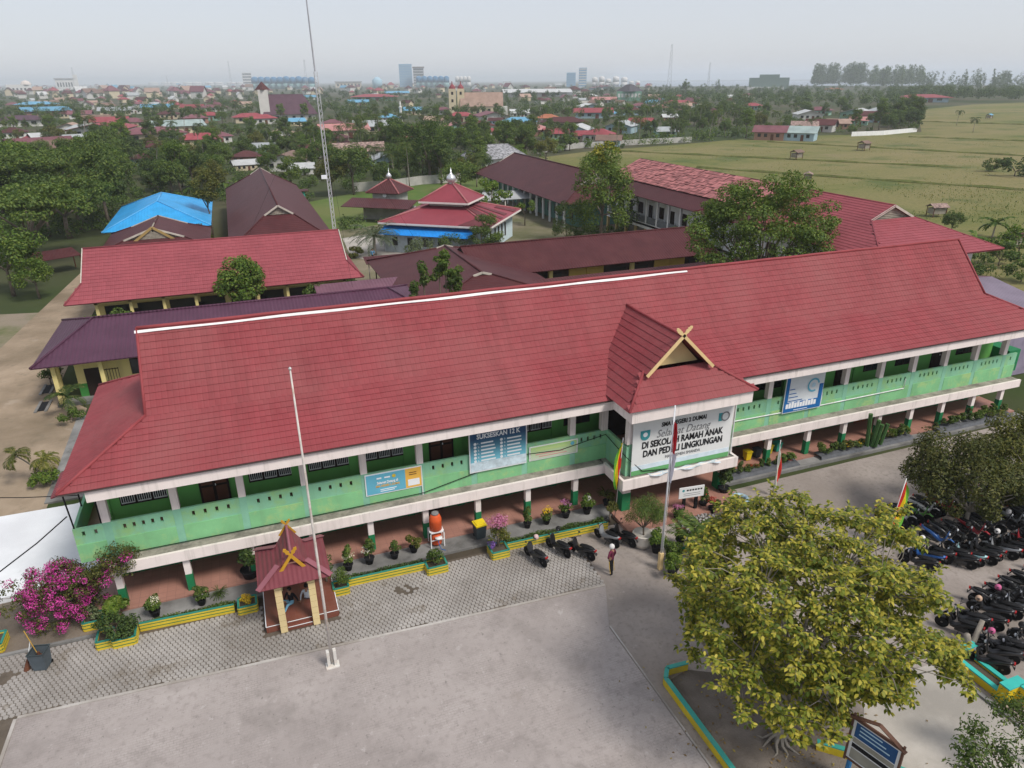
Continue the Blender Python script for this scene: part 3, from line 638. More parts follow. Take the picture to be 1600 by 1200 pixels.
rel(B2, panel(B2, 9.68, 12.88, 3.46, 4.0, Y1, mat('print_cloud', (.55, .66, .72), .6, .25, 3), 'print'))
rel(B2, lettering(B2, 'SUKSESKAN 12 K', 11.3, Y1-.004, 5.52, .40, M_wh_ink, 2.5, .012))
for c_ in range(2):
    for r_ in range(6):
        x, z = 9.95+c_*1.5, 5.12-r_*.21-(0 if c_ == 0 else -.02)
        rel(B2, arcdisc(B2, x, z, Y1-.004, 0, .085, 0, TAU, M_wh_ink, 'bullet', 12))
        rel(B2, lettering(B2, '%d.' % (r_+1+c_*6), x+.2, Y1-.004, z, .14, M_wh_ink, .11))
        rel(B2, panel(B2, x+.33, x+.33+(.7, .82, .78, .84, .83, .75)[(r_*2+c_) % 6], z-.04, z+.045, Y1-.006, M_wh_ink, 'text_line', .006))
# teal and orange banner
B3 = thing('banner', 'low turquoise banner with orange end panel on the balcony', 'banner', (5.5, 32.1, 3.2))
Y2 = 32.2
rel(B3, panel(B3, 4.0, 7.0, 3.17, 4.42, Y2+.03, M_wh_ink, 'cloth', .03)); rel(B3, panel(B3, 4.06, 6.1, 3.23, 4.36, Y2+.01, M_sky, 'print')); rel(B3, panel(B3, 6.1, 6.94, 3.23, 4.36, Y2+.01, M_or, 'print'))
rel(B3, panel(B3, 6.22, 6.84, 3.34, 3.72, Y2, M_wh_ink, 'print', .012)); rel(B3, lettering(B3, 'Selamat Datang di', 5.15, Y2, 3.85, .2, M_wh_ink, 1.1, .006)); rel(B3, lettering(B3, 'SMA NEGERI 2 DUMAI', 5.15, Y2, 3.65, .18, M_or, 1.25, .004))
for k in range(2): rel(B3, panel(B3, 4.75, 5.6-.1*k, 3.42-.1*k, 3.46-.1*k, Y2, M_wh_ink, 'text_line', .012)); rel(B3, panel(B3, 6.3, 6.7, 4.1-.12*k, 4.14-.12*k, Y2, M_brown, 'text_line', .012))
rel(B3, panel(B3, 4.6, 4.85, 4.08, 4.16, Y2, M_wh_ink, 'text_line', .012)); rel(B3, panel(B3, 5.0, 5.3, 4.08, 4.16, Y2, M_wh_ink, 'text_line', .012)); rel(B3, arcdisc(B3, 5.5, 4.14, Y2-.004, 0, .1, 0, TAU, M_yel, 'emblem', 12))
# pale green banner
B4 = thing('banner', 'faded lime green strip banner right of the blue banner', 'banner', (14.6, 32.1, 3.35))
rel(B4, panel(B4, 13.12, 16.1, 3.37, 4.26, Y2+.03, M_bw, 'cloth', .03)); rel(B4, panel(B4, 13.2, 16.02, 3.43, 4.2, Y2+.01, gradmat('print_lime', (.55, .62, .50), (.34, .55, .16), 3.4, 4.3), 'print'))
rel(B4, panel(B4, 13.5, 15.4, 3.94, 4.06, Y2, mat('print_lime_dark', (.45, .60, .25), .6, 0), 'text_line', .012)); rel(B4, panel(B4, 13.5, 15.2, 3.7, 3.76, Y2, mat('print_red', (.6, .3, .28), .6, 0), 'text_line', .012)); rel(B4, panel(B4, 13.7, 15.4, 3.56, 3.61, Y2, MATS['print_red'], 'text_line', .012))
rel(B4, arcdisc(B4, 15.75, 4.05, Y2-.004, 0, .12, 0, TAU, M_sky, 'emblem', 14))
# blue and white board on the right wing
B5 = thing('banner', 'square white board with torn blue print on the right wing balcony', 'banner', (32, 32.0, 3.3))
Y3 = 32.1
rel(B5, panel(B5, 30.45, 33.5, 3.3, 6.1, Y3+.02, mat('print_offwhite', (.66, .70, .72), .6, .06), 'board', .05)); rel(B5, panel(B5, 30.5, 33.45, 3.36, 4.02, Y3, mat('print_royal', (.02, .14, .38), .55, .1), 'print')); rel(B5, panel(B5, 30.5, 30.75, 4.02, 5.9, Y3, MATS['print_royal'], 'print'))
rel(B5, panel(B5, 33.15, 33.45, 4.02, 5.0, Y3, MATS['print_royal'], 'print')); rel(B5, arcdisc(B5, 32.65, 5.0, Y3-.004, .36, .48, .2, 5.2, M_sky, 'emblem')); rel(B5, arcdisc(B5, 32.65, 5.0, Y3-.004, 0, .16, 0, TAU, M_lsky, 'emblem'))
for k, (x0, x1, z) in enumerate(((30.8, 31.2, 4.9), (30.8, 31.35, 4.6), (30.8, 31.5, 4.35), (30.8, 31.9, 4.1))): rel(B5, panel(B5, x0, x1, z, z+.05, Y3, M_blue_ink, 'text_line', .012))
q = MB()
for i in range(11):
    x = 30.65+i*.22; h = .12+.1*((i*7) % 5)/4; q.box(x, x+.19, Y3-.004, Y3, 3.62, 3.72+h+.1)
q.build('torn_print', M_wh_ink, B5, loc=-Vector(B5.location)); rel(B5, panel(B5, 31.3, 32.4, 3.44, 3.48, Y3-.004, M_wh_ink, 'text_line', .01))
# free-standing name sign on two dark posts
S1 = thing('name_sign', 'small white name sign on two black posts before the porch', 'sign', P(1076, 800, 0), math.radians(-6))
for x in (-.38, .38): MB().box(x-.09, x+.09, -.05, .05, 0, 1.2).build('post', M_black, S1)
q = MB(); q.box(-.78, .78, -.1, -.05, 1.05, 1.75); q.build('board', M_bw, S1); [panel(S1, -.32+.17*k, -.2+.17*k, 1.5, 1.6, -.104, M_ink, 'print_mark', .004) for k in range(6)]; arcdisc(S1, -.52, 1.55, -.104, 0, .08, 0, TAU, M_teal_ink)
for k in range(2): panel(S1, -.5, .55, 1.32-.12*k, 1.35-.12*k, -.104, M_grey_ink, 'text_line', .004)
# gazebo
GZB = thing('gazebo', 'small open gazebo with maroon steep roof and red tiled floor', 'gazebo', (0, 28.95, 0))
gm = mat('maroon_metal_sheet', (.185, .052, .062), .42, .12, wave=('X', 5, .5)); gtile = tilefloor('gazebo_floor_tile', (.22, .075, .05), .3)
q = MB(); q.box(-1.62, 1.62, -1.45, 1.4, 0, .34); q.build('plinth', gtile, GZB)
q = MB(); q.box(-.9, .62, -1.62, -1.45, 0, .18); q.build('step', gtile, GZB)
for a, c in (((-1.62, -1.452, .343), (-.98, -1.452, .343)), ((-.68, -1.452, .343), (.4, -1.452, .343)), ((.68, -1.452, .343), (1.62, -1.452, .343)), ((1.615, -1.45, .343), (1.615, 1.4, .343)), ((-1.615, -1.45, .343), (-1.615, 1.4, .343)), ((-.68, -1.62, .183), (.4, -1.62, .183))):
    MB().bar(a, c, .035, .012).build('edge_trim', M_wh_ink, GZB)
colm = mat('cream_column', (.70, .56, .30), .6, .06)
for x in (-.86, .58):
    for y in (-1.56, 1.0):
        q = MB()
        z0 = 0 if y < 0 else .34
        for k in range(8): h = (2.72-z0)/8; q.box(x-.15, x+.15, y-.15, y+.15, z0+k*h+.02, z0+(k+1)*h); q.box(x-.13, x+.13, y-.13, y+.13, z0+k*h, z0+k*h+.02, 1)
        q.build('column', [colm, M_brown], GZB)
ex0, ex1, ey0, ey1, ez, gz, rz_ = -1.66, 1.46, -2.0, 1.2, 2.75, 3.25, 4.15
gx0, gx1, gy0, gy1, cx_ = -.72, .52, -1.15, .35, -.1
q = MB()
for pl in ([(ex0, ey0, ez), (ex1, ey0, ez), (gx1, gy0, gz), (gx0, gy0, gz)], [(ex1, ey0, ez), (ex1, ey1, ez), (gx1, gy1, gz), (gx1, gy0, gz)], [(ex1, ey1, ez), (ex0, ey1, ez), (gx0, gy1, gz), (gx1, gy1, gz)], [(ex0, ey1, ez), (ex0, ey0, ez), (gx0, gy0, gz), (gx0, gy1, gz)]): q.slab(pl, .05)
q.build('roof', gm, GZB)
q = MB(); q.slab([(gx0, gy1+.15, gz), (gx0, gy0-.15, gz), (cx_, gy0-.2, rz_-.35), (cx_, gy1+.2, rz_)], .05); q.slab([(gx1, gy0-.15, gz), (gx1, gy1+.15, gz), (cx_, gy1+.2, rz_), (cx_, gy0-.2, rz_-.35)], .05); q.build('upper_roof', gm, GZB)
q = MB(); q.poly([(gx0+.05, gy0+.1, gz), (gx1-.05, gy0+.1, gz), (cx_, gy0+.1, rz_-.4)]); q.build('gable_panel', gm, GZB)
gold = mat('ochre_finial', (.52, .28, .03), .5, .1)
for y, zt, sc_ in ((gy0-.24, rz_-.33, .72), (gy1+.24, rz_+.02, .5)):
    for sx in (-1, 1):
        a = Vector((cx_-sx*.72*sc_, y, zt-1.05*sc_)); t_ = Vector((cx_+sx*.38*sc_, y-.01*sx, zt+.55*sc_)); d = (t_-a).normalized(); pp = Vector((-d.z, 0, d.x)); q = MB()
        L_ = (t_-a).length; prof = [(0, .11), (.5, .10), (.68, .10), (.74, .06), (.8, .14), (.88, .09), (.94, .13), (1.0, .02)]
        poly = [a+d*L_*u+pp*w*sc_ for u, w in prof]+[a+d*L_*u-pp*w*.8*sc_ for u, w in reversed(prof)]
        if sx < 0: pass
        q.slab(poly, .05); q.build('finial', gold, GZB)
for a, c in (((ex0, ey0, ez), (gx0, gy0, gz)), ((ex1, ey0, ez), (gx1, gy0, gz)), ((ex0, ey1, ez), (gx0, gy1, gz)), ((ex1, ey1, ez), (gx1, gy1, gz))):
    MB().bar(Vector(a)+Vector((0, 0, .06)), Vector(c)+Vector((0, 0, .06)), .26, .03).build('hip_cap', mat('mauve_cap', (.26, .10, .12), .4, .1), GZB)
MB().tube([(cx_, gy0-.2, rz_-.33), (cx_, gy1+.2, rz_+.02)], .06, 6).build('ridge_cap', MATS['mauve_cap'], GZB)
# flagpoles
F1 = thing('flagpole', 'tall bare rusting white flagpole on the court by the gazebo', 'flagpole', P(520, 1040))
lean = P(520, 1040); topp = Vector((lean.x-.05, lean.y-.05, 13.7))-lean
MB().tube([(0, 0, .2), topp*.33, topp*.66, topp], [.06, .055, .045, .03], 8).build('pole', mat('rusty_white_pole', (.62, .58, .54), .5, .15, 2, dirt=(.33, .16, .07), dirt_amt=.8, ds=1.2), F1, True)
q = MB(); q.box(-.2, -.08, -.1, .1, 0, .85); q.box(.08, .2, -.1, .1, 0, .85); q.box(-.28, .28, -.2, .2, 0, .06); q.build('base_bracket', mat('white_bracket', (.66, .64, .6), .5, .1, dirt=(.4, .22, .1), dirt_amt=.5, ds=4), F1)
MB().lathe([(.05, 0), (.06, .05), (.02, .1)], 8, topp).build('finial', M_steel, F1)
F2 = thing('flagpole', 'white flagpole with red and white flag before the billboard', 'flagpole', P(1031, 889))
MB().tube([(0, 0, .3), (.02, 0, 9.2)], [.06, .035], 8).build('pole', mat('pale_pole', (.66, .66, .68), .45, .05), F2, True); MB().box(-.1, .1, -.1, .1, 0, 1.0).build('post', M_cream, F2)
MB().tube([(.06, -.04, .9), (.09, -.06, 5), (.05, -.03, 9.1)], .008, 4).build('halyard', M_wh_ink, F2)
def hang_flag(parent, x, z0, z1, w, m, name='flag', seed=0):
    q = MB(); n, k = 14, 6; g = []
    for i in range(n+1):
        for j in range(k+1):
            t = i/n; u = j/k; g.append((x+u*w*(.7+.3*math.sin(t*3+seed)), -.05-.10*math.sin(u*7+t*2+seed)*(.4+u), z1+(z0-z1)*t-u*.12))
    for i in range(n):
        for j in range(k): q.add([g[i*(k+1)+j], g[(i+1)*(k+1)+j], g[(i+1)*(k+1)+j+1], g[i*(k+1)+j+1]], [(0, 1, 2, 3)])
    return q.build(name, m, parent, True)
hang_flag(F2, .02, 6.8, 8.4, .15, mat('flag_red', (.5, .03, .04), .7, .1)); hang_flag(F2, .02, 5.2, 6.8, .2, mat('flag_white', (.62, .6, .66), .7, .1), 'flag', 1)
flagy = mat('flag_yellow', (.72, .52, .02), .7, .1); flagg = mat('flag_green', (.15, .42, .05), .7, .1); flagr = mat('flag_scarlet', (.6, .04, .03), .7, .1); flagw = mat('flag_pale', (.6, .66, .55), .7, .1)
def feather(name, label, loc, h0, h1, w, cols, lean=(0, 0), seed=0):
    t = thing(name, label, 'flag', loc); MB().tube([(0, 0, 0), (lean[0]*.5, lean[1]*.5, h1*.5), (lean[0], lean[1], h1+.2)], .025, 6).build('pole', M_steel, t, True)
    for c, m in enumerate(cols):
        q = MB(); n = 18; rows = []
        for i in range(n+1):
            tt = i/n; z = h0+(h1-h0)*tt; e = w*(math.sin(math.pi*min(1, (tt*.92+.06)))**.6); bx, by = lean[0]*z/h1, lean[1]*z/h1
            rows.append([(bx+e*(c+k/2)/len(cols)*(1.0), by+.06*math.sin(tt*9+seed+(c+k/2)*2.5), z-.25*(c+k/2)/len(cols)) for k in range(3)])
        for i in range(n):
            for k in range(2): q.add([rows[i][k], rows[i][k+1], rows[i+1][k+1], rows[i+1][k]], [(0, 1, 2, 3)])
        q.build('cloth', m, t, True)
    return t
feather('feather_flag', 'narrow yellow and green feather flag in front of the porch', P(960, 812), 2.2, 5.0, -.42, [flagr, flagy, flagg], (.25, 0))
feather('feather_flag', 'pale green feather flag with red tip above the yellow tree', P(1208, 775)+Vector((0, 0, 0)), .7, 3.6, .32, [flagw, flagr], (-.1, 0), 2)
feather('feather_flag', 'leaning red yellow green feather flag behind the yellow tree', P(1378, 862), .7, 3.9, .75, [flagr, flagy, flagg], (.9, .3), 1)
# water tank on stand, bins
def lathe_obj(name, prof, m, parent, c=(0, 0, 0), n=16): return MB().lathe(prof, n, c).build(name, m, parent, True)
T = thing('water_tank', 'orange water barrel with dark lid on white metal stand', 'tank', (7.3, 31.1, .12))
om = mat('orange_plastic', (.62, .10, .03), .45, .08)
lathe_obj('barrel', [(.27, .95), (.33, 1.0), (.33, 1.5), (.34, 1.55), (.33, 1.62), (.26, 1.82), (.2, 1.9)], om, T); lathe_obj('lid', [(.2, 1.9), (.2, 1.98), (.12, 2.0)], mat('grey_lid', (.2, .2, .2), .6), T); lathe_obj('lower_barrel', [(.28, .1), (.3, .15), (.3, .6), (.25, .7)], om, T)
for x in (-.36, .36):
    for y in (-.3, .3): MB().box(x-.025, x+.025, y-.025, y+.025, 0, .95).build('leg', M_pipe, T)
q = MB(); q.box(-.385, .385, -.325, .325, .9, .95); q.build('shelf', M_pipe, T)
q = MB(); q.box(-.385, .385, -.34, -.325, .45, .5); q.build('rail', M_pipe, T)
lathe_obj('basin', [(.1, .5), (.2, .62), (.2, .64)], M_bw, T, (.05, -.35, 0), 12); q = MB(); q.tube([(0, -.4, .6), (.02, -.5, .3), (.1, -.6, .05), (.3, -.75, .03)], .02, 5); q.build('hose', M_blue_ink, T, True)
def wheelie_bin(label, loc, body, lid, rz=0, s=1.0, open_=False, group=None):
    t = thing('wheeled_bin', label, 'bin', loc, rz, group)
    q = MB(); a, c = .24*s, .30*s
    q.add([(-a, -a, .05), (a, -a, .05), (a, a, .05), (-a, a, .05), (-c, -c, .85*s), (c, -c, .85*s), (c, c, .85*s), (-c, c, .85*s)], [(3, 2, 1, 0), (0, 1, 5, 4), (1, 2, 6, 5), (2, 3, 7, 6), (3, 0, 4, 7)]); q.build('body', body, t)
    if not open_: q = MB(); q.box(-c-.02, c+.02, -c-.04, c+.02, .86*s, .93*s); q.box(-c*.8, c*.8, -c*.8, c*.8, .93*s, .97*s); q.build('lid', lid, t)
    else:
        q = MB(); q.box(-c-.02, -c+.02, -c-.02, c+.02, .85*s, .89*s); q.box(c-.02, c+.02, -c-.02, c+.02, .85*s, .89*s); q.box(-c+.02, c-.02, -c-.02, -c+.02, .85*s, .89*s); q.box(-c+.02, c-.02, c-.02, c+.02, .85*s, .89*s); q.build('rim', lid, t)
        q = MB(); q.box(-a, a, -a, a, .5, .52); q.build('refuse', M_brown, t)
    for x in (-a-.02, a-.03): MB().tube([(x, a, .08), (x+.05, a, .08)], .08, 10).build('wheel', M_black, t)
    return t
wheelie_bin('dark grey wheeled bin with yellow lid on the front step', (9.66, 30.85, .12), mat('bin_grey', (.05, .065, .07), .5), mat('bin_yellow', (.72, .55, .02), .5), .1)
wheelie_bin('grey open wheeled bin with a broom on the paving', P(68, 1042), mat('bin_slate', (.09, .11, .125), .5), MATS['bin_grey'], -.25, 1.05, True)
br = thing('broom', 'yellow-handled broom standing in the grey bin', 'broom', P(66, 1040)); MB().tube([(0, 0, .55), (-.25, .1, 1.9)], .018, 6).build('handle', mat('broom_handle', (.55, .33, .06), .5), br); MB().lathe([(.03, .3), (.09, .35), (.05, .56)], 8, (.02, 0, .2)).build('head', M_brown, br)
br2 = thing('twig_broom', 'brown twig broom leaning against the grey bin', 'broom', P(48, 1044)); MB().tube([(0, 0, .45), (.25, .15, 1.3)], .018, 6).build('handle', M_bw, br2); MB().tube([(-.12, -.08, 0), (0, 0, .5)], [.13, .04], 8).build('bristles', M_brown, br2)
for (px, py, col, nm) in ((1172, 722, (.6, .42, .02), 'yellow'), (1187, 718, (.5, .5, .5), 'grey'), (1205, 712, (.62, .5, .03), 'bright yellow'), (1219, 708, (.04, .35, .25), 'green')):
    l_ = P(px, py, .2)+Vector((0, .35, 0)); wheelie_bin('small %s corridor bin right of the porch' % nm, l_, mat('bin_'+nm, col, .5, .08), mat('bin_'+nm, col), 0, .72)
# long flat planter walls with stripes
def striped(name, label, pts, h=.46, t=.11, group=None, stripes=True, cat='planter', top=M_teal, side=M_yel):
    """low planter wall along a polyline, teal coping over yellow and green courses"""
    o = thing(name, label, cat, Vector(pts[0]), 0, group); p0 = Vector(pts[0])
    for a, c in zip(pts[:-1], pts[1:]):
        a, c = Vector(a)-p0, Vector(c)-p0; rows = [(0, .12, 0), (.12, .17, 1), (.17, .29, 0), (.29, .34, 1), (.34, .42, 0)] if stripes else [(0, h-.06, 0)]
        for k, (z0, z1, ci) in enumerate(rows):
            MB().bar((a.x, a.y, (z0+z1)/2), (c.x, c.y, (z0+z1)/2), t-.02*(k % 2), (z1-z0)-.004).build('course', side if ci == 0 else M_dgreen, o)
        MB().bar((a.x, a.y, h-.025), (c.x, c.y, h-.025), t-.015, .05).build('coping', top, o)
    return o
mg = M_yel
def boxplanter(label, c, w, d, rz=0, group=None):
    x, y = c; k, s = math.cos(rz), math.sin(rz); r = lambda a, b_: (x+a*k-b_*s, y+a*s+b_*k, 0)
    o = striped('planter', label, [r(-w/2, -d/2), r(w/2, -d/2), r(w/2, d/2), r(-w/2, d/2), r(-w/2, -d/2)], group=group)
    q = MB(); p0 = Vector(r(-w/2, -d/2)); pts = [Vector(r(a, b_))-p0 for a, b_ in ((-w/2+.05, -d/2+.05), (w/2-.05, -d/2+.05), (w/2-.05, d/2-.05), (-w/2+.05, d/2-.05))]
    q.poly([(v.x, v.y, .36) for v in pts]); q.build('soil', G_soil, o); return o
striped('planter_wall', 'long striped yellow planter wall left of the gazebo', [(-7.0, 29.75, 0), (-2.95, 29.55, 0)]); striped('planter_wall', 'long striped yellow planter wall between gazebo and orange barrel', [(2.15, 29.45, 0), (6.25, 29.35, 0)]); striped('planter_wall', 'long striped yellow planter wall behind the parked motorbikes', [(10.7, 29.35, 0), (16.6, 29.2, 0)])
boxplanter('striped box planter at the left end below the bougainvillea', (-7.55, 29.35), .9, .8); boxplanter('second striped box planter under the dark bush', (-8.35, 29.5), .6, .8); boxplanter('striped box planter with yellow flowers left of the gazebo', (-2.35, 29.55), .8, .7); boxplanter('striped box planter with round bush right of the gazebo', (1.95, 29.2), .7, .6)
boxplanter('striped double planter in front of the orange barrel', (6.75, 29.15), 1.0, .7); boxplanter('striped double planter below the pink flowering shrub', (10.15, 29.2), .9, .8); boxplanter('striped planter at the far left edge of the paving', (-13.0, 31.0), .9, .9); boxplanter('striped planter beneath the pink bougainvillea', (-9.0, 31.0), .8, .7)
# planter edging round the yellow tree and on the right
teal2 = mat('turquoise_coping', (.06, .36, .30), .6, .12, dirt=(.2, .22, .18), dirt_amt=.4); yel2 = mat('ochre_wall_paint', (.55, .42, .03), .65, .15, dirt=(.22, .18, .08), dirt_amt=.5)
striped('tree_bed_wall', 'low yellow bed wall with turquoise coping around the yellow tree', [(14.9, 18.85, 0), (13.95, 18.9, 0), (13.6, 18.45, 0), (13.55, 9, 0)], .38, .2, stripes=False, top=teal2, side=yel2)
striped('tree_bed_wall', 'low turquoise-topped bed wall beneath the notice board', [(17.2, 13.8, 0), (18.4, 12.7, 0), (19.5, 11.4, 0), (20.6, 9.6, 0)], .38, .2, stripes=False, top=teal2, side=yel2)
sheet('tree_bed', [(13.6, 18.5), (14.9, 18.8), (17.2, 17.5), (18.6, 13), (20.6, 9), (13.6, 9)], -.003, groundmat('bed_soil', [(.19, .16, .135), (.26, .225, .195), (.13, .11, .09)], 1, .3, .7, 14))
RP = thing('yellow_planter', 'yellow planter trough with turquoise coping beside the parked motorbikes', 'planter', (25.6, 14.0, 0), math.radians(0))
for x0, x1, y0, y1, h in ((-.25, 1.35, 1.0, 1.3, .55), (.0, .2, -.95, 1.0, .4), (.72, .92, -.95, 1.0, .4), (.2, .72, -.95, -.78, .4), (-.05, .95, -1.35, -.95, .85), (.55, 1.35, -1.75, -1.35, .85)):
    MB().box(x0, x1, y0, y1, 0, h-.06).build('wall', mat('bright_yellow_wall', (.66, .48, .02), .6, .1, dirt=(.3, .24, .08), dirt_amt=.4), RP); MB().box(x0-.012, x1+.012, y0-.012, y1+.012, h-.06, h).build('coping', mat('bright_turquoise', (.05, .44, .38), .55, .1), RP)
q = MB(); q.box(.2, .72, -.78, 1.0, 0, .25); q.build('soil', G_soil, RP)
q = MB(); q.slab([(24.95, 15.9, .1), (25.15, 15.9, .1), (25.6, 4, .1), (25.4, 4, .1)][::-1], .12); q.build('kerb', MATS['grey_concrete'])['kind'] = 'structure'
q = MB(); q.box(25.3, 52, 30.5, 30.72, -.05, .16); q.build('kerb', MATS['grey_concrete'])['kind'] = 'structure'
# notice board on blue post in the tree bed
NB = thing('notice_board', 'brown framed notice board on a blue post under the yellow tree', 'sign', P(1318, 1218), math.radians(-74))
MB().tube([(0, .12, 0), (0, .12, 1.7)], .09, 10).build('post', mat('blue_post', (.05, .20, .42), .45, .12), NB)
q = MB(); q.box(-.1, 1.5, -.05, .0, 1.15, 2.9); q.build('backing', M_bw, NB)
for a in ((-.14, 1.54, 1.08, 1.15), (-.14, 1.54, 2.9, 2.97)): MB().box(a[0], a[1], -.09, .02, a[2], a[3]).build('frame', mat('rusty_brown_frame', (.13, .07, .05), .6, .2), NB)
for a in ((-.17, -.1), (1.5, 1.57)): MB().box(a[0], a[1], -.09, .02, 1.0, 3.1).build('frame', MATS['rusty_brown_frame'], NB)
panel(NB, .0, 1.4, 2.2, 2.82, -.062, mat('print_navy', (.03, .09, .22), .5, .2), 'poster', .008); panel(NB, .0, 1.4, 1.95, 2.15, -.062, mat('print_taupe', (.3, .29, .24), .5, .2), 'poster', .008); panel(NB, .0, 1.4, 1.72, 1.9, -.062, M_ink, 'poster', .008); panel(NB, .0, 1.4, 1.22, 1.66, -.062, MATS['print_taupe'], 'poster', .008)
for k in range(3): panel(NB, .15, .9+.15*k, 2.7-.16*k, 2.75-.16*k, -.068, M_lsky, 'text_line', .004)
MB().bar((-.25, -.12, 2.98), (.7, -.05, 3.32), .16, .03).build('canopy', MATS['rusty_brown_frame'], NB); MB().bar((1.65, -.12, 2.98), (.7, -.05, 3.32), .16, .03).build('canopy', MATS['rusty_brown_frame'], NB)
# ------------------------------------------------------------------ vegetation library
bark = mat('bark', (.16, .13, .10), .95, .3, 4, bump=.6, bs=25); bark_pale = mat('pale_bark', (.28, .25, .21), .95, .25, 4, bump=.5, bs=25)
L_dark = leafmat('leaf_dark', [(0, (.034, .066, .017)), (.5, (.064, .115, .026)), (1, (.12, .175, .038))], .25)
L_mid = leafmat('leaf_mid', [(0, (.046, .086, .019)), (.5, (.088, .148, .032)), (1, (.165, .215, .046))], .3)
L_lite = leafmat('leaf_light', [(0, (.05, .10, .016)), (.5, (.10, .175, .028)), (1, (.19, .25, .05))], .35)
L_olive = leafmat('leaf_olive', [(0, (.055, .075, .016)), (.5, (.11, .125, .026)), (1, (.20, .19, .045))], .3)
L_yel = leafmat('leaf_yellow', [(0, (.07, .11, .014)), (.25, (.135, .175, .022)), (.55, (.255, .265, .032)), (.84, (.42, .37, .05)), (1, (.54, .46, .08))], .3, obj=.02)
L_palm = leafmat('leaf_palm', [(0, (.03, .065, .014)), (.6, (.07, .115, .026)), (1, (.16, .17, .05))], .3)
L_grey = leafmat('leaf_grey', [(0, (.07, .10, .055)), (1, (.16, .20, .11))], .25)
def rot_leaves(pos, nrm, L, W, rng, fold=.18, tan=None):
    n = len(pos); nrm = nrm/np.maximum(np.linalg.norm(nrm, axis=1, keepdims=True), 1e-6)
    t = rng.normal(size=(n, 3)) if tan is None else tan+rng.normal(size=(n, 3))*.35
    t -= nrm*(t*nrm).sum(1, keepdims=True); t /= np.maximum(np.linalg.norm(t, axis=1, keepdims=True), 1e-6); b = np.cross(nrm, t)
    s = rng.uniform(.7, 1.25, (n, 1)); L = L*s; W = W*s
    v = np.stack([pos-t*L*.5, pos+b*W*.5+nrm*W*fold+t*L*.05, pos+t*L*.5-nrm*L*.12, pos-b*W*.5+nrm*W*fold+t*L*.05], 1)
    return v.reshape(-1, 3)
def clumps(rng, n, R, cz, cr, lo=.35, zmin=-1.0, cone=0):
    out = []
    while len(out) < n:
        d = rng.normal(size=3); d /= np.linalg.norm(d)
        if d[2] < zmin: continue
        k = rng.uniform(lo, 1)**.6; c = np.array([d[0]*R[0]*k, d[1]*R[1]*k, cz+d[2]*R[2]*k])
        if cone: f = 1-cone*max(0, (c[2]-cz)/R[2]); c[:2] *= f
        out.append((c, rng.uniform(*cr)))
    return out
def crown_leaves(rng, cl, n, L, W, flat=.75, outw=.8, inner=.45, droop=0.0):
    w = np.array([r*r for _, r in cl]); idx = rng.choice(len(cl), n, p=w/w.sum()); c = np.array([c for c, _ in cl])[idx]; r = np.array([r for _, r in cl])[idx][:, None]
    d = rng.normal(size=(n, 3)); d /= np.linalg.norm(d, axis=1, keepdims=True); k = rng.uniform(inner, 1, (n, 1))**.7
    p = c+d*r*k*np.array([1, 1, flat]); nr = d*outw+np.array([0, 0, .55])+rng.normal(size=(n, 3))*.45
    tan = d*np.array([1, 1, .2])+np.array([0, 0, -droop]) if droop else None
    return rot_leaves(p, nr, L, W, rng, tan=tan)
def limbs(rng, cl, cz, th, r0, n=8, lean=0):
    q = MB(); top = np.array([lean, 0, th]); q.tube([(0, 0, -.2), (lean*.3+rng.uniform(-.05, .05)*th, 0, th*.5), tuple(top)], [r0*1.25, r0*.9, r0*.7], 8)
    order = rng.permutation(len(cl))[:n]
    for i in order:
        c, r = cl[i]; m = (top+c)/2+np.array([rng.uniform(-.3, .3)*r, rng.uniform(-.3, .3)*r, .1*r]); q.tube([tuple(top*.92), tuple(m), tuple(c)], [r0*.5, r0*.28, r0*.1], 5, cap=False)
    return q
def tree_meshes(name, seed, R, cz, th, tr, ncl, cr, nleaf, L, W, lm, bm=None, zmin=-.5, lo=.35, flat=.75, cone=0, nl=8, inner=.45, droop=0, lean=0):
    rng = np.random.default_rng(seed); cl = clumps(rng, ncl, R, cz, cr, lo, zmin, cone)
    t = limbs(rng, cl, cz, th, tr, nl, lean).mesh('trunk', bm or bark, True); c = fast_mesh('crown', crown_leaves(rng, cl, nleaf, L, W, flat, inner=inner, droop=droop), 4, lm)
    return t, c
def put_tree(ms, name, label, cat, loc, s=1.0, rz=0, group=None, sz=None):
    o = thing(name, label, cat, loc, rz, group); o.scale = (s, s, sz or s)
    inst(ms[0], 'trunk', o); inst(ms[1], 'crown', o); return o
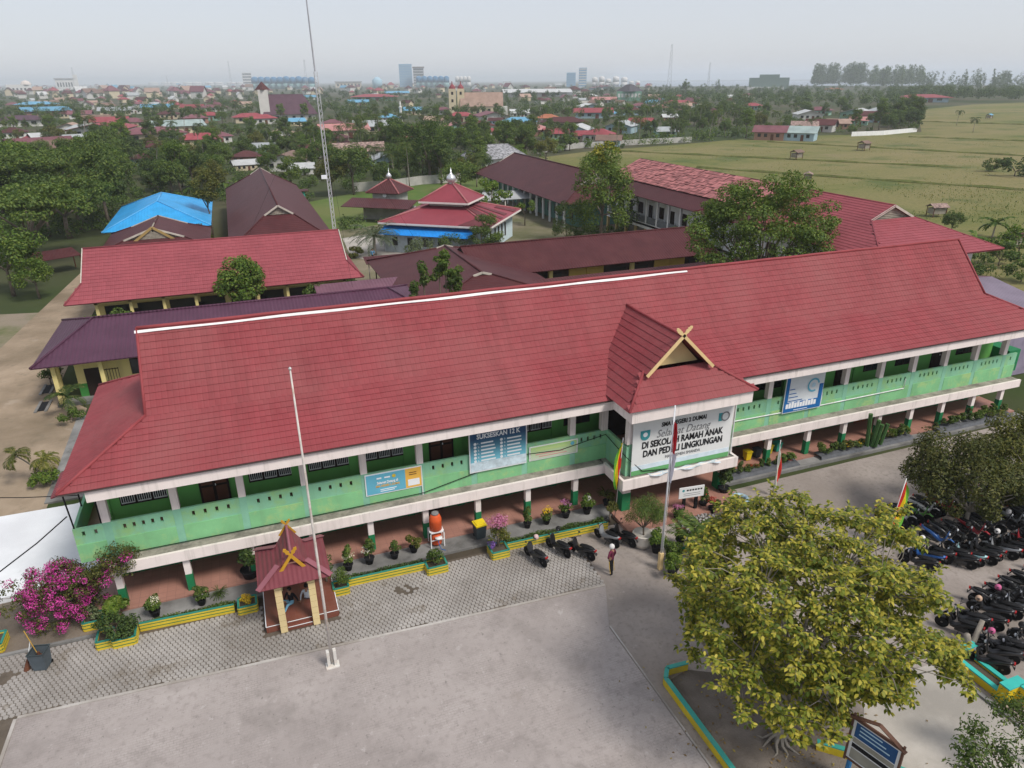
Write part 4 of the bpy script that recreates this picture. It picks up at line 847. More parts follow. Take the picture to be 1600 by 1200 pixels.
def palm_meshes(seed, h, nf=16, fl=2.6, lm=None, seg=9, lw=.09, ll=.65, lean=.6, tr=.14, droop=1.0):
    rng = np.random.default_rng(seed); q = MB(); pts = [(lean*(t**2), 0, h*t) for t in np.linspace(0, 1, 6)]; q.tube(pts, [tr*1.3, tr, tr*.9, tr*.85, tr*.8, tr*.8], 7)
    top = np.array(pts[-1]); V = []
    for k in range(nf):
        az = 2*math.pi*k/nf*1.0+rng.uniform(-.2, .2)+k*1.3; el = rng.uniform(-.25, 1.15); dirh = np.array([math.cos(az), math.sin(az), 0]); pp = top.copy(); ang = el; prev = pp
        for sgi in range(seg):
            ang -= droop*(.10+.03*sgi); d = dirh*math.cos(ang)+np.array([0, 0, math.sin(ang)]); nx = pp+d*fl/seg; side = np.cross(d, [0, 0, 1]); side /= max(np.linalg.norm(side), 1e-6); upv = np.cross(side, d)
            V.append([pp-side*.02, nx-side*.015, nx+side*.015, pp+side*.02])
            le = ll*math.sin(math.pi*(sgi+1.2)/(seg+1.6))
            for u in (.25, .75):
                b0 = pp+(nx-pp)*u
                for sg in (-1, 1):
                    tip = b0+side*sg*le*.85+d*le*.55-np.array([0, 0, 1])*le*rng.uniform(.15, .5); mid = (b0+tip)/2+upv*.04
                    V.append([b0-d*lw*.3, mid-d*lw*.6, tip, mid+d*lw*.6])
            pp = nx
    return q.mesh('trunk', bark_pale, True), fast_mesh('crown', np.array(V).reshape(-1, 3), 4, lm or L_palm)
# --- prototypes for the middle distance and beyond
PT = {}
PT['broad'] = [tree_meshes('b', 100+i, (3.6, 3.6, 3.3), 5.0, 3.2, .2, 32, (.9, 1.5), 3600, .42, .24, [L_mid, L_dark, L_lite, L_mid, L_olive][i]) for i in range(5)]
PT['tall'] = [tree_meshes('t', 120+i, (2.9, 2.9, 4.6), 7.2, 4.5, .24, 30, (.8, 1.4), 3400, .42, .24, [L_mid, L_mid, L_lite][i]) for i in range(3)]
PT['bush'] = [tree_meshes('s', 140+i, (1.5, 1.5, 1.1), 1.1, .5, .06, 12, (.4, .7), 900, .26, .15, [L_mid, L_lite, L_dark][i], zmin=-.8) for i in range(3)]
PT['small'] = [tree_meshes('m', 150+i, (2.3, 2.3, 1.9), 2.9, 1.6, .1, 20, (.6, 1.0), 1700, .34, .2, [L_mid, L_lite, L_dark, L_olive][i], zmin=-.8) for i in range(4)]
PT['palm'] = [palm_meshes(160+i, [9.5, 11.5, 7.5][i], 20, 3.9, None, 9, .13, 1.0, [.8, 1.6, .5][i], .15) for i in range(3)]
PT['banana'] = [palm_meshes(170+i, 2.2, 10, 2.8, L_lite, 6, .5, .7, .1, .14, 1.2) for i in range(2)]
PT['casuarina'] = [tree_meshes('c', 180+i, (3.6, 3.6, 8.5), 12.5, 8, .3, 34, (.9, 1.7), 2600, .55, .2, L_dark, zmin=-.8, lo=.5, flat=1.5) for i in range(3)]
PT['spread'] = [tree_meshes('r', 190+i, (8.2, 8.2, 2.6), 7.6, 4.2, .42, 60, (1.2, 2.0), 9000, .46, .26, [L_mid, L_lite][i], zmin=-.25, flat=.45) for i in range(2)]
# --- individual trees round the school
def shrubby(label, loc, R, cz, ncl, cr, nleaf, L, lm, seed, name='shrub', cat='shrub', th=None, tr=.06, **k):
    ms = tree_meshes('x', seed, R, cz, th or cz*.5, tr, ncl, cr, nleaf, L, L*.55, lm, **k); return put_tree(ms, name, label, cat, loc)

def wood(name, label, pts, kind='broad', seed=0, nl=260, L=1.0, lm=None, hs=(7, 11), wr=(3.2, 4.6)):
    """far trees that read as one mass: one object of many small leaf clumps"""
    rng = np.random.default_rng(seed); V = []
    for p in pts:
        h = rng.uniform(*hs); w = rng.uniform(*wr); b = np.array([p[0], p[1], 0]); n = 9 if kind == 'broad' else 12
        cl = []
        for i in range(n):
            if kind == 'broad': a = rng.uniform(0, TAU); r = w*.6*rng.uniform(0, 1)**.5; cl.append((b+[r*math.cos(a), r*math.sin(a), h*rng.uniform(.38, .85)], w*rng.uniform(.35, .55)))
            else: t = (i+.5)/n; a = rng.uniform(0, TAU); r = w*.55*(1-t*.6); cl.append((b+[r*math.cos(a), r*math.sin(a), h*(.2+.75*t)], w*rng.uniform(.3, .5)*(1.15-t*.55)))
        V.append(crown_leaves(rng, cl, nl, L, L*.6, .9, inner=.35))
    o = inst(fast_mesh(name, np.concatenate(V), 4, lm or L_dark), name); tag(o, label, 'trees', kind='stuff'); return o
# ------------------------------------------------------------------ the yellow tree: drooping whorls of big leaves on pale twigs
def yellow_tree():
    rng = np.random.default_rng(5); o = thing('yellow_tree', 'large yellow-green leafy tree in the walled bed of the court', 'tree', P(1218, 1158))
    base = np.array(o.location); Cc = np.array([17.5, 15.8, 4.95])-base; R = np.array([4.65, 4.6, 3.55])
    q = MB(); q.tube([(0, 0, -.1), (.1, .1, .8), (.35, .3, 1.7)], [.30, .22, .18], 9); tips = []
    for k in range(9):
        a = TAU*k/9+rng.uniform(-.2, .2); q.tube([(.05*math.cos(a), .05*math.sin(a), .5), (.35*math.cos(a), .35*math.sin(a), .16), (.6*math.cos(a+.25), .6*math.sin(a+.25), .02), (.95*math.cos(a+rng.uniform(-.3, .5)), .95*math.sin(a+rng.uniform(-.3, .5)), -.08)], [.07, .06, .04, .015], 6)
    forks = []
    for k in range(20):
        a = TAU*k*.618+rng.uniform(-.2, .2); el = (k+.5)/20; rad = rng.uniform(.62, .8)*math.sqrt(1-(el*.9)**2); st = np.array([.3, .25, 1.0+.07*k]); f = np.array([Cc[0], Cc[1], 0])+np.array([math.cos(a)*R[0]*rad, math.sin(a)*R[1]*rad, 2.2+el*4.6])
        prev = st; path = [st]
        for t in (.25, .5, .75, 1.0): path.append(st+(f-st)*t+np.array([0, 0, .5*math.sin(t*3)])+rng.normal(size=3)*.16)
        q.tube([tuple(p) for p in path], [.085, .065, .05, .035, .02], 6, cap=False); forks += path[2:]
    forks = np.array(forks); nb = 380
    for k in range(nb):
        zz = 1-2*(k+.5)/nb; a = k*2.39996; d = np.array([math.cos(a)*math.sqrt(1-zz*zz), math.sin(a)*math.sqrt(1-zz*zz), zz]); d[2] = d[2]*.92+.06; kk = rng.uniform(.84, 1.06) if k % 3 else rng.uniform(.5, .85); c = Cc+d*R*kk*(1+.10*math.sin(4.3*math.atan2(d[1], d[0])+2.2*d[2])+.07*math.sin(7*d[2]+5*d[0]))
        if math.sin(5.1*d[0]+1.3)*math.sin(4.7*d[1]-.6)*math.sin(5.3*d[2]+.9) > .42: continue
        if c[2] < 1.3: c[2] = 1.3+rng.uniform(0, 1.0)
        st = forks[np.argmin(((forks-c)**2).sum(1))]; m2 = st+(c-st)*.6+np.array([0, 0, .12])+rng.normal(size=3)*.12
        q.tube([tuple(st), tuple(m2), tuple(c)], [.022, .016, .010], 4, cap=False)
        for j in range(9):
            e = rng.normal(size=3); e[2] = e[2]*.6+.1; e /= np.linalg.norm(e); tp = c+e*rng.uniform(.25, .75)*np.array([1, 1, .85]); q.tube([tuple(c), tuple(tp)], [.008, .004], 3, cap=False); tips.append((tp, e))
    inst(q.mesh('trunk', bark_pale, True), 'trunk', o)
    tp = np.repeat(np.array([t for t, _ in tips]), 17, 0); ed = np.repeat(np.array([e for _, e in tips]), 17, 0); n = len(tp)
    tp = tp-ed*rng.uniform(0, .5, (n, 1)); a = rng.uniform(0, TAU, n); out = np.stack([np.cos(a), np.sin(a), rng.uniform(-.75, .35, n)], 1); out += ed*.5; out /= np.linalg.norm(out, axis=1, keepdims=True)
    L = rng.uniform(.13, .235, (n, 1)); ctr = tp+out*(L*.5+.03); nr = np.array([0, 0, 1.])+out*.25+rng.normal(size=(n, 3))*.25
    nr -= out*(nr*out).sum(1, keepdims=True); nr /= np.linalg.norm(nr, axis=1, keepdims=True); b = np.cross(nr, out); W = L*.52
    # six-point leaf with a bent midrib
    A = ctr-out*L*.5; B = ctr-out*L*.1+b*W*.5+nr*W*.16; Cx = ctr+out*L*.25+b*W*.38-nr*L*.02; D = ctr+out*L*.5-nr*L*.22; E = ctr+out*L*.25-b*W*.38-nr*L*.02; F = ctr-out*L*.1-b*W*.5+nr*W*.16
    v = np.stack([A, F, E, D, Cx, B], 1)[:, ::-1].reshape(-1, 3)
    hgt = ctr[:, 2]; inst(fast_mesh('crown', v, 6, L_yel), 'crown', o); return o
yellow_tree()
rng = np.random.default_rng(77); n = 420; xy = np.stack([rng.normal(16.8, 2.1, n), rng.normal(15.2, 2.1, n), np.full(n, .035)], 1)
o = inst(fast_mesh('fallen_leaves', rot_leaves(xy, rng.normal(size=(n, 3))*.15+[0, 0, 1], .14, .07, rng, .05), 4, leafmat('dry_leaf', [(0, (.16, .10, .04)), (.6, (.28, .19, .07)), (1, (.36, .30, .08))], .1)), 'fallen_leaves'); tag(o, 'dry leaves scattered on the ground below the yellow tree', 'leaves', kind='stuff')
# dark trees over the motorbike park
def dense_tree(label, base, C_, R, seed, lm, nl=15000, L=.2):
    rng = np.random.default_rng(seed); o = thing('dark_tree', label, 'tree', base); b0 = np.array(base); cl = clumps(rng, 46, R, 0, (.55, 1.0), .4, -.75)
    cl = [(c+np.array(C_)-b0, r) for c, r in cl]; inst(limbs(rng, cl, 0, 1.3, .13, 16).mesh('trunk', bark_pale, True), 'trunk', o); inst(fast_mesh('crown', crown_leaves(rng, cl, nl, L, L*.42, .85, inner=.3), 4, lm), 'crown', o)
dense_tree('dense dark green tree over the middle row of motorbikes', P(1505, 828), (35.2, 22.6, 3.2), (3.0, 3.0, 2.1), 21, L_olive, 15000)
dense_tree('dense dark green tree cut by the right picture edge', P(1640, 830), (39.5, 22.0, 3.4), (3.2, 3.2, 2.3), 22, L_olive, 17000)
# tree whose top enters at the lower right corner
def corner_tree(label, C_, base, R, seed, n):
    rng = np.random.default_rng(seed); o = thing('thin_tree', label, 'tree', base); b0 = np.array(base); cl = [(c+np.array(C_)-b0, r) for c, r in clumps(rng, 22, R, 0, (.3, .55), .2, -.9)]
    inst(limbs(rng, cl, 0, 2.0, .09, 22).mesh('trunk', bark, True), 'trunk', o); inst(fast_mesh('crown', crown_leaves(rng, cl, n, .14, .06, .9, inner=.1), 4, L_mid), 'crown', o)
corner_tree('thin-leaved tree top rising at the lower right corner', np.array(P(1548, 1188, 4.6)), P(1560, 1310), (1.4, 1.1, .7), 31, 1900); corner_tree('thin-leaved shrub beside the kerb at the right picture edge', np.array(P(1600, 1120, 2.6)), P(1625, 1200), (.8, 1.0, .8), 32, 1500)
# bare twigs and stump
ST = thing('tree_stump', 'pruned forked tree stump beside the yellow planter', 'stump', P(1512, 1020)); MB().tube([(0, 0, 0), (-.1, .05, .5), (-.25, .1, 1.0)], [.22, .16, .13], 8).build('trunk', bark_pale, ST, True); MB().tube([(0, 0, .1), (.35, .1, .6), (.75, .25, 1.35)], [.17, .12, .10], 8).build('limb', bark_pale, ST, True)
# bougainvillea
BG = thing('bougainvillea', 'magenta flowering bougainvillea spilling over the left corner', 'shrub', (-9.6, 32.6, 0)); rng = np.random.default_rng(44)
cl = []
for k in range(110):
    a = rng.uniform(0, TAU); rr_ = rng.uniform(0, 1)**.5; x, y = -10.35+1.75*rr_*math.cos(a), 31.9+1.25*rr_*math.sin(a); cl.append((np.array([x+9.6, y-32.6, rng.uniform(.5, 3.0)*(1.15-.4*rr_)]), rng.uniform(.25, .5)))
for k in range(70):
    t = rng.uniform(0, 1); cl.append((np.array([-9.6+2.5*t+9.6+rng.normal()*.3, 31.55-32.6+rng.normal()*.35, 2.0+1.5*t*rng.uniform(.2, 1.1)]), rng.uniform(.2, .4)))
for k in range(26):
    a = rng.uniform(1.6, 4.2); cl.append((np.array([-.75+2.3*math.cos(a)*rng.uniform(.8, 1.15), -.7+1.3*math.sin(a), rng.uniform(1.0, 2.4)]), rng.uniform(.1, .22)))
inst(limbs(rng, cl, 0, .8, .07, 40).mesh('stem', bark, True), 'stem', BG); inst(fast_mesh('foliage', crown_leaves(rng, cl, 14000, .11, .06, .9, inner=.2), 4, L_olive), 'foliage', BG)
pk = leafmat('bougainvillea_bract', [(0, (.38, .02, .26)), (.6, (.55, .05, .40)), (1, (.70, .16, .54))], .3); fl = [c for c in cl[:110] if rng.uniform() < .88]; fl = [(c+np.array([rng.normal()*.15, rng.normal()*.15-.1, .08]), r*.8) for c, r in fl]+[c for c in cl[110:] if rng.uniform() < .10]
inst(fast_mesh('flowers', crown_leaves(rng, fl, 12500, .065, .055, .9, inner=.35), 4, pk), 'flowers', BG)
# --- potted plants
potm = mat('black_pot', (.022, .022, .024), .55, .1); potw = mat('white_pot', (.62, .58, .52), .6, .1); pott = mat('green_box_pot', (.06, .25, .2), .6, .15)
pot_small = MB().lathe([(.15, 0), (.22, .3), (.25, .34), (.22, .34), (.2, .27), (.01, .27)], 14).mesh('pot', potm, True)
fol = {}
def foliage_mesh(kind, v):
    key = (kind, v)
    if key in fol: return fol[key]
    rng = np.random.default_rng(300+hash(key) % 97 if False else 300+v+len(kind)*7)
    if kind == 'round': m = fast_mesh('foliage', crown_leaves(rng, clumps(rng, 9, (.28, .28, .3), .75, (.12, .2), .3, -.8), 700, .09, .05), 4, L_dark if v else L_mid)
    elif kind == 'loose': m = fast_mesh('foliage', crown_leaves(rng, clumps(rng, 14, (.42, .42, .3), .68, (.1, .2), .3, -.5), 650, .13, .06), 4, [L_lite, L_mid, L_olive][v % 3])
    elif kind == 'upright': m = fast_mesh('foliage', crown_leaves(rng, clumps(rng, 10, (.2, .2, .5), .85, (.1, .18), .3, -.9), 420, .16, .07), 4, L_mid)
    elif kind == 'grass': m = palm_meshes(310+v, .3, 40, 1.0, L_lite if v else L_mid, 5, .04, .08, .0, .03, 1.3)[1]; m.name = 'foliage'
    elif kind == 'flower': m = fast_mesh('foliage', crown_leaves(rng, clumps(rng, 10, (.3, .3, .2), .55, (.12, .2), .3, -.5), 420, .1, .06), 4, L_mid)
    fol[key] = m; return m
stem_me = MB().tube([(0, 0, .2), (.01, 0, .45), (0, .01, .7)], [.025, .02, .012], 5).mesh('stem', bark)
def potted(label, loc, kind, v=0, s=1.0, flower=None, pot=None, rz=0):
    o = thing('potted_plant', label, 'plant', loc, rz); o.scale = (s,)*3; inst(pot or pot_small, 'pot', o); inst(stem_me, 'stem', o); inst(foliage_mesh(kind, v), 'foliage', o)
    if flower:
        rng = np.random.default_rng(int(abs(loc[0])*100)); inst(fast_mesh('blossoms', crown_leaves(rng, clumps(rng, 8, (.3, .3, .22), .8, (.08, .16), .3, -.1), 130, .07, .06), 4, flower), 'blossoms', o)
    return o
f_pink = leafmat('blossom_pink', [(0, (.45, .12, .32)), (1, (.62, .30, .48))], .3); f_yel = leafmat('blossom_yellow', [(0, (.6, .4, .01)), (1, (.75, .55, .05))], .2); f_wht = leafmat('blossom_white', [(0, (.5, .5, .42)), (1, (.7, .68, .6))], .2); f_red = leafmat('blossom_red', [(0, (.4, .03, .03)), (1, (.6, .12, .06))], .2); f_pur = leafmat('blossom_violet', [(0, (.10, .05, .3)), (1, (.22, .12, .45))], .2)
for (px, py, kind, v, s, fl_, lb) in (
    (244, 962, 'loose', 0, 1.05, f_wht, 'loose light-green potted shrub nearest the left box planter'), (316, 944, 'loose', 1, 1.0, None, 'dark-leaved potted shrub on the step left of the small pots'), (343, 930, 'grass', 0, .5, None, 'tiny potted seedling on the step left of the gazebo'),
    (393, 905, 'round', 1, 1.9, None, 'tall cloud-pruned potted tree against the left of the gazebo'), (545, 890, 'upright', 0, 1.05, f_wht, 'upright potted plant with pale blossom right of the gazebo'), (578, 880, 'upright', 1, 1.1, f_wht, 'leaning white-flowered potted plant by a ground-floor column'),
    (617, 872, 'round', 1, 1.0, None, 'round clipped dark shrub in a black pot'), (647, 862, 'loose', 2, 1.05, None, 'olive-leaved potted shrub left of the orange barrel'), (824, 824, 'upright', 0, .95, None, 'thin upright plant in a black tyre pot'), (854, 818, 'flower', 0, 1.0, f_yel, 'low yellowish plant in a wide black pot'),
    (884, 808, 'flower', 1, 1.1, f_pink, 'potted plant with one pink bloom on the step'), (917, 802, 'loose', 0, 1.15, f_wht, 'white-flowering potted shrub left of the yellow flag'), (948, 790, 'loose', 2, 1.05, None, 'yellow-green potted shrub beside the porch corner'), (1025, 862, 'loose', 0, 1.3, None, 'leafy plant in a dark pot beside the white flagpole'),
    (1048, 878, 'loose', 1, 1.2, None, 'dark leafy plant in a black tyre at the flagpole foot'), (1130, 772, 'upright', 1, 1.5, None, 'leafy plant in a tall green box at the porch right corner'), (945, 775, 'grass', 1, .6, None, 'spiky green plant on the corridor floor by the porch')):
    potted(lb, P(px, py, .12 if 29.9 < P(px, py).y < 31.6 else 0), kind, v, s, fl_)
# shrubs in the striped planters
shrubby('dark spreading bush in the left striped planters', (-7.9, 29.5, .25), (.85, .7, .5), .55, 16, (.2, .4), 1800, .12, L_dark, 71); shrubby('clump of long grassy leaves beside the first column', (-8.0, 31.0, 0), (.4, .4, .4), .7, 8, (.2, .3), 900, .3, L_lite, 72); shrubby('bright yellow chrysanthemum clump in the planter left of the gazebo', (-2.35, 29.55, .25), (.3, .25, .2), .3, 8, (.1, .18), 500, .07, f_yel, 73)
shrubby('round green bush in the planter right of the gazebo', (1.95, 29.25, .25), (.42, .42, .4), .6, 10, (.18, .28), 900, .08, L_lite, 74); shrubby('slim tree-like shrub between gazebo and round bush', (1.35, 29.8, 0), (.4, .4, .5), 1.3, 10, (.18, .3), 900, .1, L_mid, 75, th=1.0); shrubby('mixed yellow-flowered shrub in the planter before the orange barrel', (6.7, 29.2, .25), (.42, .3, .4), .5, 10, (.15, .28), 700, .11, L_lite, 76)
shrubby('pink and lilac flowering shrub above the double planter', (10.2, 29.4, .25), (.55, .5, .3), 1.65, 14, (.18, .3), 900, .09, f_pink, 77, th=1.0); shrubby('olive bush under the lilac flowers', (10.25, 29.4, .25), (.5, .45, .5), .8, 12, (.2, .34), 1100, .10, L_olive, 78); shrubby('small violet-flowered plant at the planter corner', (9.75, 29.2, .25), (.22, .2, .2), .4, 6, (.1, .16), 300, .07, f_pur, 79)
shrubby('small yellow-tipped bush behind the yellow flag', (17.0, 29.7, .1), (.35, .3, .25), .9, 8, (.15, .25), 600, .1, L_olive, 80); shrubby('tiny bush left in the striped wall of the paving edge', (-9.0, 31.0, .25), (.35, .3, .3), .4, 8, (.15, .25), 500, .1, L_grey, 81)
# clipped ground cover inside the planter strip
def cover(name, label, x0, x1, y0, y1, n, lm, L=.11, h=.32, wav=.12):
    rng = np.random.default_rng(int(x0*10)+500); x = rng.uniform(x0, x1, n); y = rng.uniform(y0, y1, n); z = h*rng.uniform(.2, 1, n)*(1+wav*np.sin(x*3.1))
    o = inst(fast_mesh(name, rot_leaves(np.stack([x, y, z], 1), rng.normal(size=(n, 3))*.6+[0, 0, .7], L, L*.55, rng), 4, lm), name); tag(o, label, 'hedge', kind='stuff'); return o
cover('ground_cover', 'low leafy edging plants in the front planter strips', -7.0, -2.9, 29.75, 30.1, 2600, L_mid); cover('ground_cover', 'low leafy edging plants between gazebo and barrel', 2.2, 6.2, 29.5, 29.95, 2600, L_dark); cover('ground_cover', 'low leafy edging plants behind the motorbikes', 10.7, 16.6, 29.4, 29.95, 3800, L_dark, wav=.3)
# garden beds along the right wing
bedm = mat('bed_liner', (.10, .105, .115), .6, .25, 2, bump=.4, bs=8)
for k, (x0, x1, lb) in enumerate(((26.0, 31.4, 'plant bed with grey liner nearest the porch'), (32.9, 41.2, 'long plant bed with grey liner in the middle of the right wing'), (43.3, 50.8, 'plant bed with grey liner at the far end of the right wing'))):
    o = thing('plant_bed', lb, 'plant bed', ((x0+x1)/2, 30.75, 0)); w = (x1-x0)/2; q = MB(); q.add([(-w, -.2, 0), (w, -.2, 0), (w-.2, .1, .32), (-w+.2, .1, .32), (w-.1, .75, .36), (-w+.1, .75, .36)], [(0, 1, 2, 3), (3, 2, 4, 5)]); q.build('liner', bedm, o)
    rng = np.random.default_rng(600+k); n = int(w*2*2.2)
    for i in range(n):
        x = -w+.4+(2*w-.8)*i/(n-1)+rng.uniform(-.12, .12); ms = foliage_mesh(['loose', 'upright', 'flower', 'round'][int(rng.integers(4))], int(rng.integers(3))); f_ = inst(ms, 'foliage', o, (x, rng.uniform(.3, .6), .05), rng.uniform(0, 6), rng.uniform(.6, 1.05))
        if rng.uniform() < .35: fm = fol.setdefault(('tuft', k), fast_mesh('blossoms', crown_leaves(np.random.default_rng(k), clumps(np.random.default_rng(k), 6, (.25, .25, .15), .6, (.1, .15), .3, -.2), 90, .08, .06), 4, [f_red, f_yel, f_wht][k])); inst(fm, 'blossoms', f_)
cac = thing('cactus', 'cluster of tall ribbed cactus columns by the corridor', 'cactus', (37.3, 30.85, .3)); cm = mat('cactus_green', (.07, .15, .05), .7, .2)
for a, b_, h in ((-.3, .1, 2.4), (0, 0, 2.0), (.35, .1, 1.3), (.15, -.15, 1.7), (.75, 0, 1.5)):
    q = MB(); 
    for k in range(4): q.box(-.13, .13, -.035, .035, 0, h, 0, rz=k*math.pi/4)
    t_ = q.build('column', cm, cac, loc=(a, b_, 0)); t_.rotation_euler = (random.uniform(-.1, .1), .25*a, 0)
# porch garden: feathery shrub in round white pot, red palm, rock bed
o = thing('potted_tree', 'feathery green shrub in a big round white pot', 'tree', P(1003, 852)); MB().lathe([(.38, 0), (.55, .35), (.52, .75), (.56, .8), (.47, .8), (.44, .68), (.01, .66)], 20).build('pot', potw, o, True); rng = np.random.default_rng(91); cl = clumps(rng, 24, (1.0, 1.0, .9), 1.95, (.35, .55), .3, -.7); inst(limbs(rng, cl, 0, 1.2, .06, 14).mesh('trunk', bark), 'trunk', o); inst(fast_mesh('crown', crown_leaves(rng, cl, 5500, .22, .02, .9, inner=.2, droop=.6), 4, L_mid), 'crown', o)
o = thing('red_palm', 'clump of red-stemmed palms before the name sign', 'palm', P(1082, 872)); 
for k, (dx, dy, h) in enumerate(((0, 0, 1.5), (.25, .1, 1.9), (-.28, .12, 1.3), (.12, -.2, 1.2), (.4, -.1, 1.5))):
    MB().tube([(dx*.4, dy*.4, 0), (dx, dy, h)], [.05, .035], 6).build('stem', mat('red_stem', (.38, .06, .03), .5, .1), o); inst(palm_meshes(400+k, .01, 8, 1.25, L_lite, 7, .07, .38, 0, .02, .75)[1], 'crown', o, (dx, dy, h))
o = thing('rock_bed', 'grey pebble garden bed below the name sign', 'garden bed', P(1095, 822)); rng = np.random.default_rng(95); rk = mat('pebble', (.30, .29, .28), .9, .3, 6, island=.3)
MB().lathe([(1.5, 0), (1.45, .1), (.2, .18)], 18, sy=.75).build('bed', G_soil, o)
q = MB()
for k in range(170):
    a, r = rng.uniform(0, TAU), 1.35*rng.uniform(0, 1)**.5; q.lathe([(.03, 0), (.075, .03), (.05, .075)], 5, (r*math.cos(a), .75*r*math.sin(a), .1+.05*(1-r/1.4)))
q.build('pebbles', rk, o)['kind'] = 'stuff'
for k, (px, py, kind, fl_, lb) in enumerate(((1058, 812, 'flower', f_pink, 'pink-flowered pot beside the name sign'), (1098, 792, 'upright', f_red, 'dark red-leaved pot right of the name sign'), (1112, 800, 'loose', f_red, 'drooping red and green pot at the pebble bed'), (1062, 850, 'flower', f_red, 'low red croton pot left of the red palms'), (1140, 812, 'loose', f_wht, 'pale variegated pot plant by the ring planter'), (1118, 885, 'loose', None, 'leafy plant in a big black tyre below the red palms'), (1050, 898, 'loose', None, 'low plant in a black tyre nearest the court'))):
    potted(lb, P(px, py, .05), kind, k, 1.0+.25*(k > 4), fl_)
for px, py, lb in ((1112, 893, 'old black tyre planter below the red palms'), (1155, 782, 'flat blue and white tyre ring planter beside the porch')):
    o = thing('tyre_planter', lb, 'planter', P(px, py)); pr_ = [(.34, .02), (.5, .0), (.58, .08), (.56, .2), (.42, .22), (.34, .16), (.34, .02)]; MB().lathe(pr_, 20).build('tyre', M_black if '893' in str(py) else mat('blue_white_ring', (.3, .42, .5), .6, .5, 3), o, True); MB().lathe([(.35, .1), (.02, .14)], 14).build('soil', G_soil, o)
q = thing('planter_box', 'low yellow and green edging beside the red palms', 'planter', P(1068, 862)); MB().box(-.7, .7, -.06, .06, 0, .2).build('wall', M_yel, q); MB().box(-.72, .72, -.08, .08, .2, .26).build('coping', M_dgreen, q)
# street palms left of the building
def palm_at(px, py, h, lb, s=1.0, lm=None, nf=12, fl_=1.5, seed=0, **k): return put_tree(palm_meshes(420+seed, h, nf, fl_, lm, 8, .08, .42, .15, .07, 1.0, **k), 'garden_palm', lb, 'palm', P(px, py), s)
palm_at(108, 648, 1.5, 'small palm beside the purple-roofed classroom corner', 1.0, L_palm, 14, 1.6, 1); shrubby('green bush at the foot of the corner palm', P(112, 660), (.8, .8, .5), .5, 10, (.25, .4), 700, .16, L_lite, 101); shrubby('dark shrub beside the yellow pillars of the purple-roofed classroom', P(80, 600), (1.0, 1.0, .8), .9, 10, (.3, .5), 800, .2, L_mid, 102)
put_tree(palm_meshes(431, 2.1, 8, 1.1, L_olive, 8, .08, .4, -1.1, .05, 1.25), 'garden_palm', 'leaning yellowing palm on the concrete apron', 'palm', P(68, 752)); palm_at(72, 748, 1.4, 'short yellowing palm in the bushy apron clump', 1.0, L_olive, 11, 1.0, 3); shrubby('yellow-green bush at the foot of the apron palms', P(72, 756), (.8, .8, .55), .55, 12, (.25, .4), 900, .16, L_lite, 103)
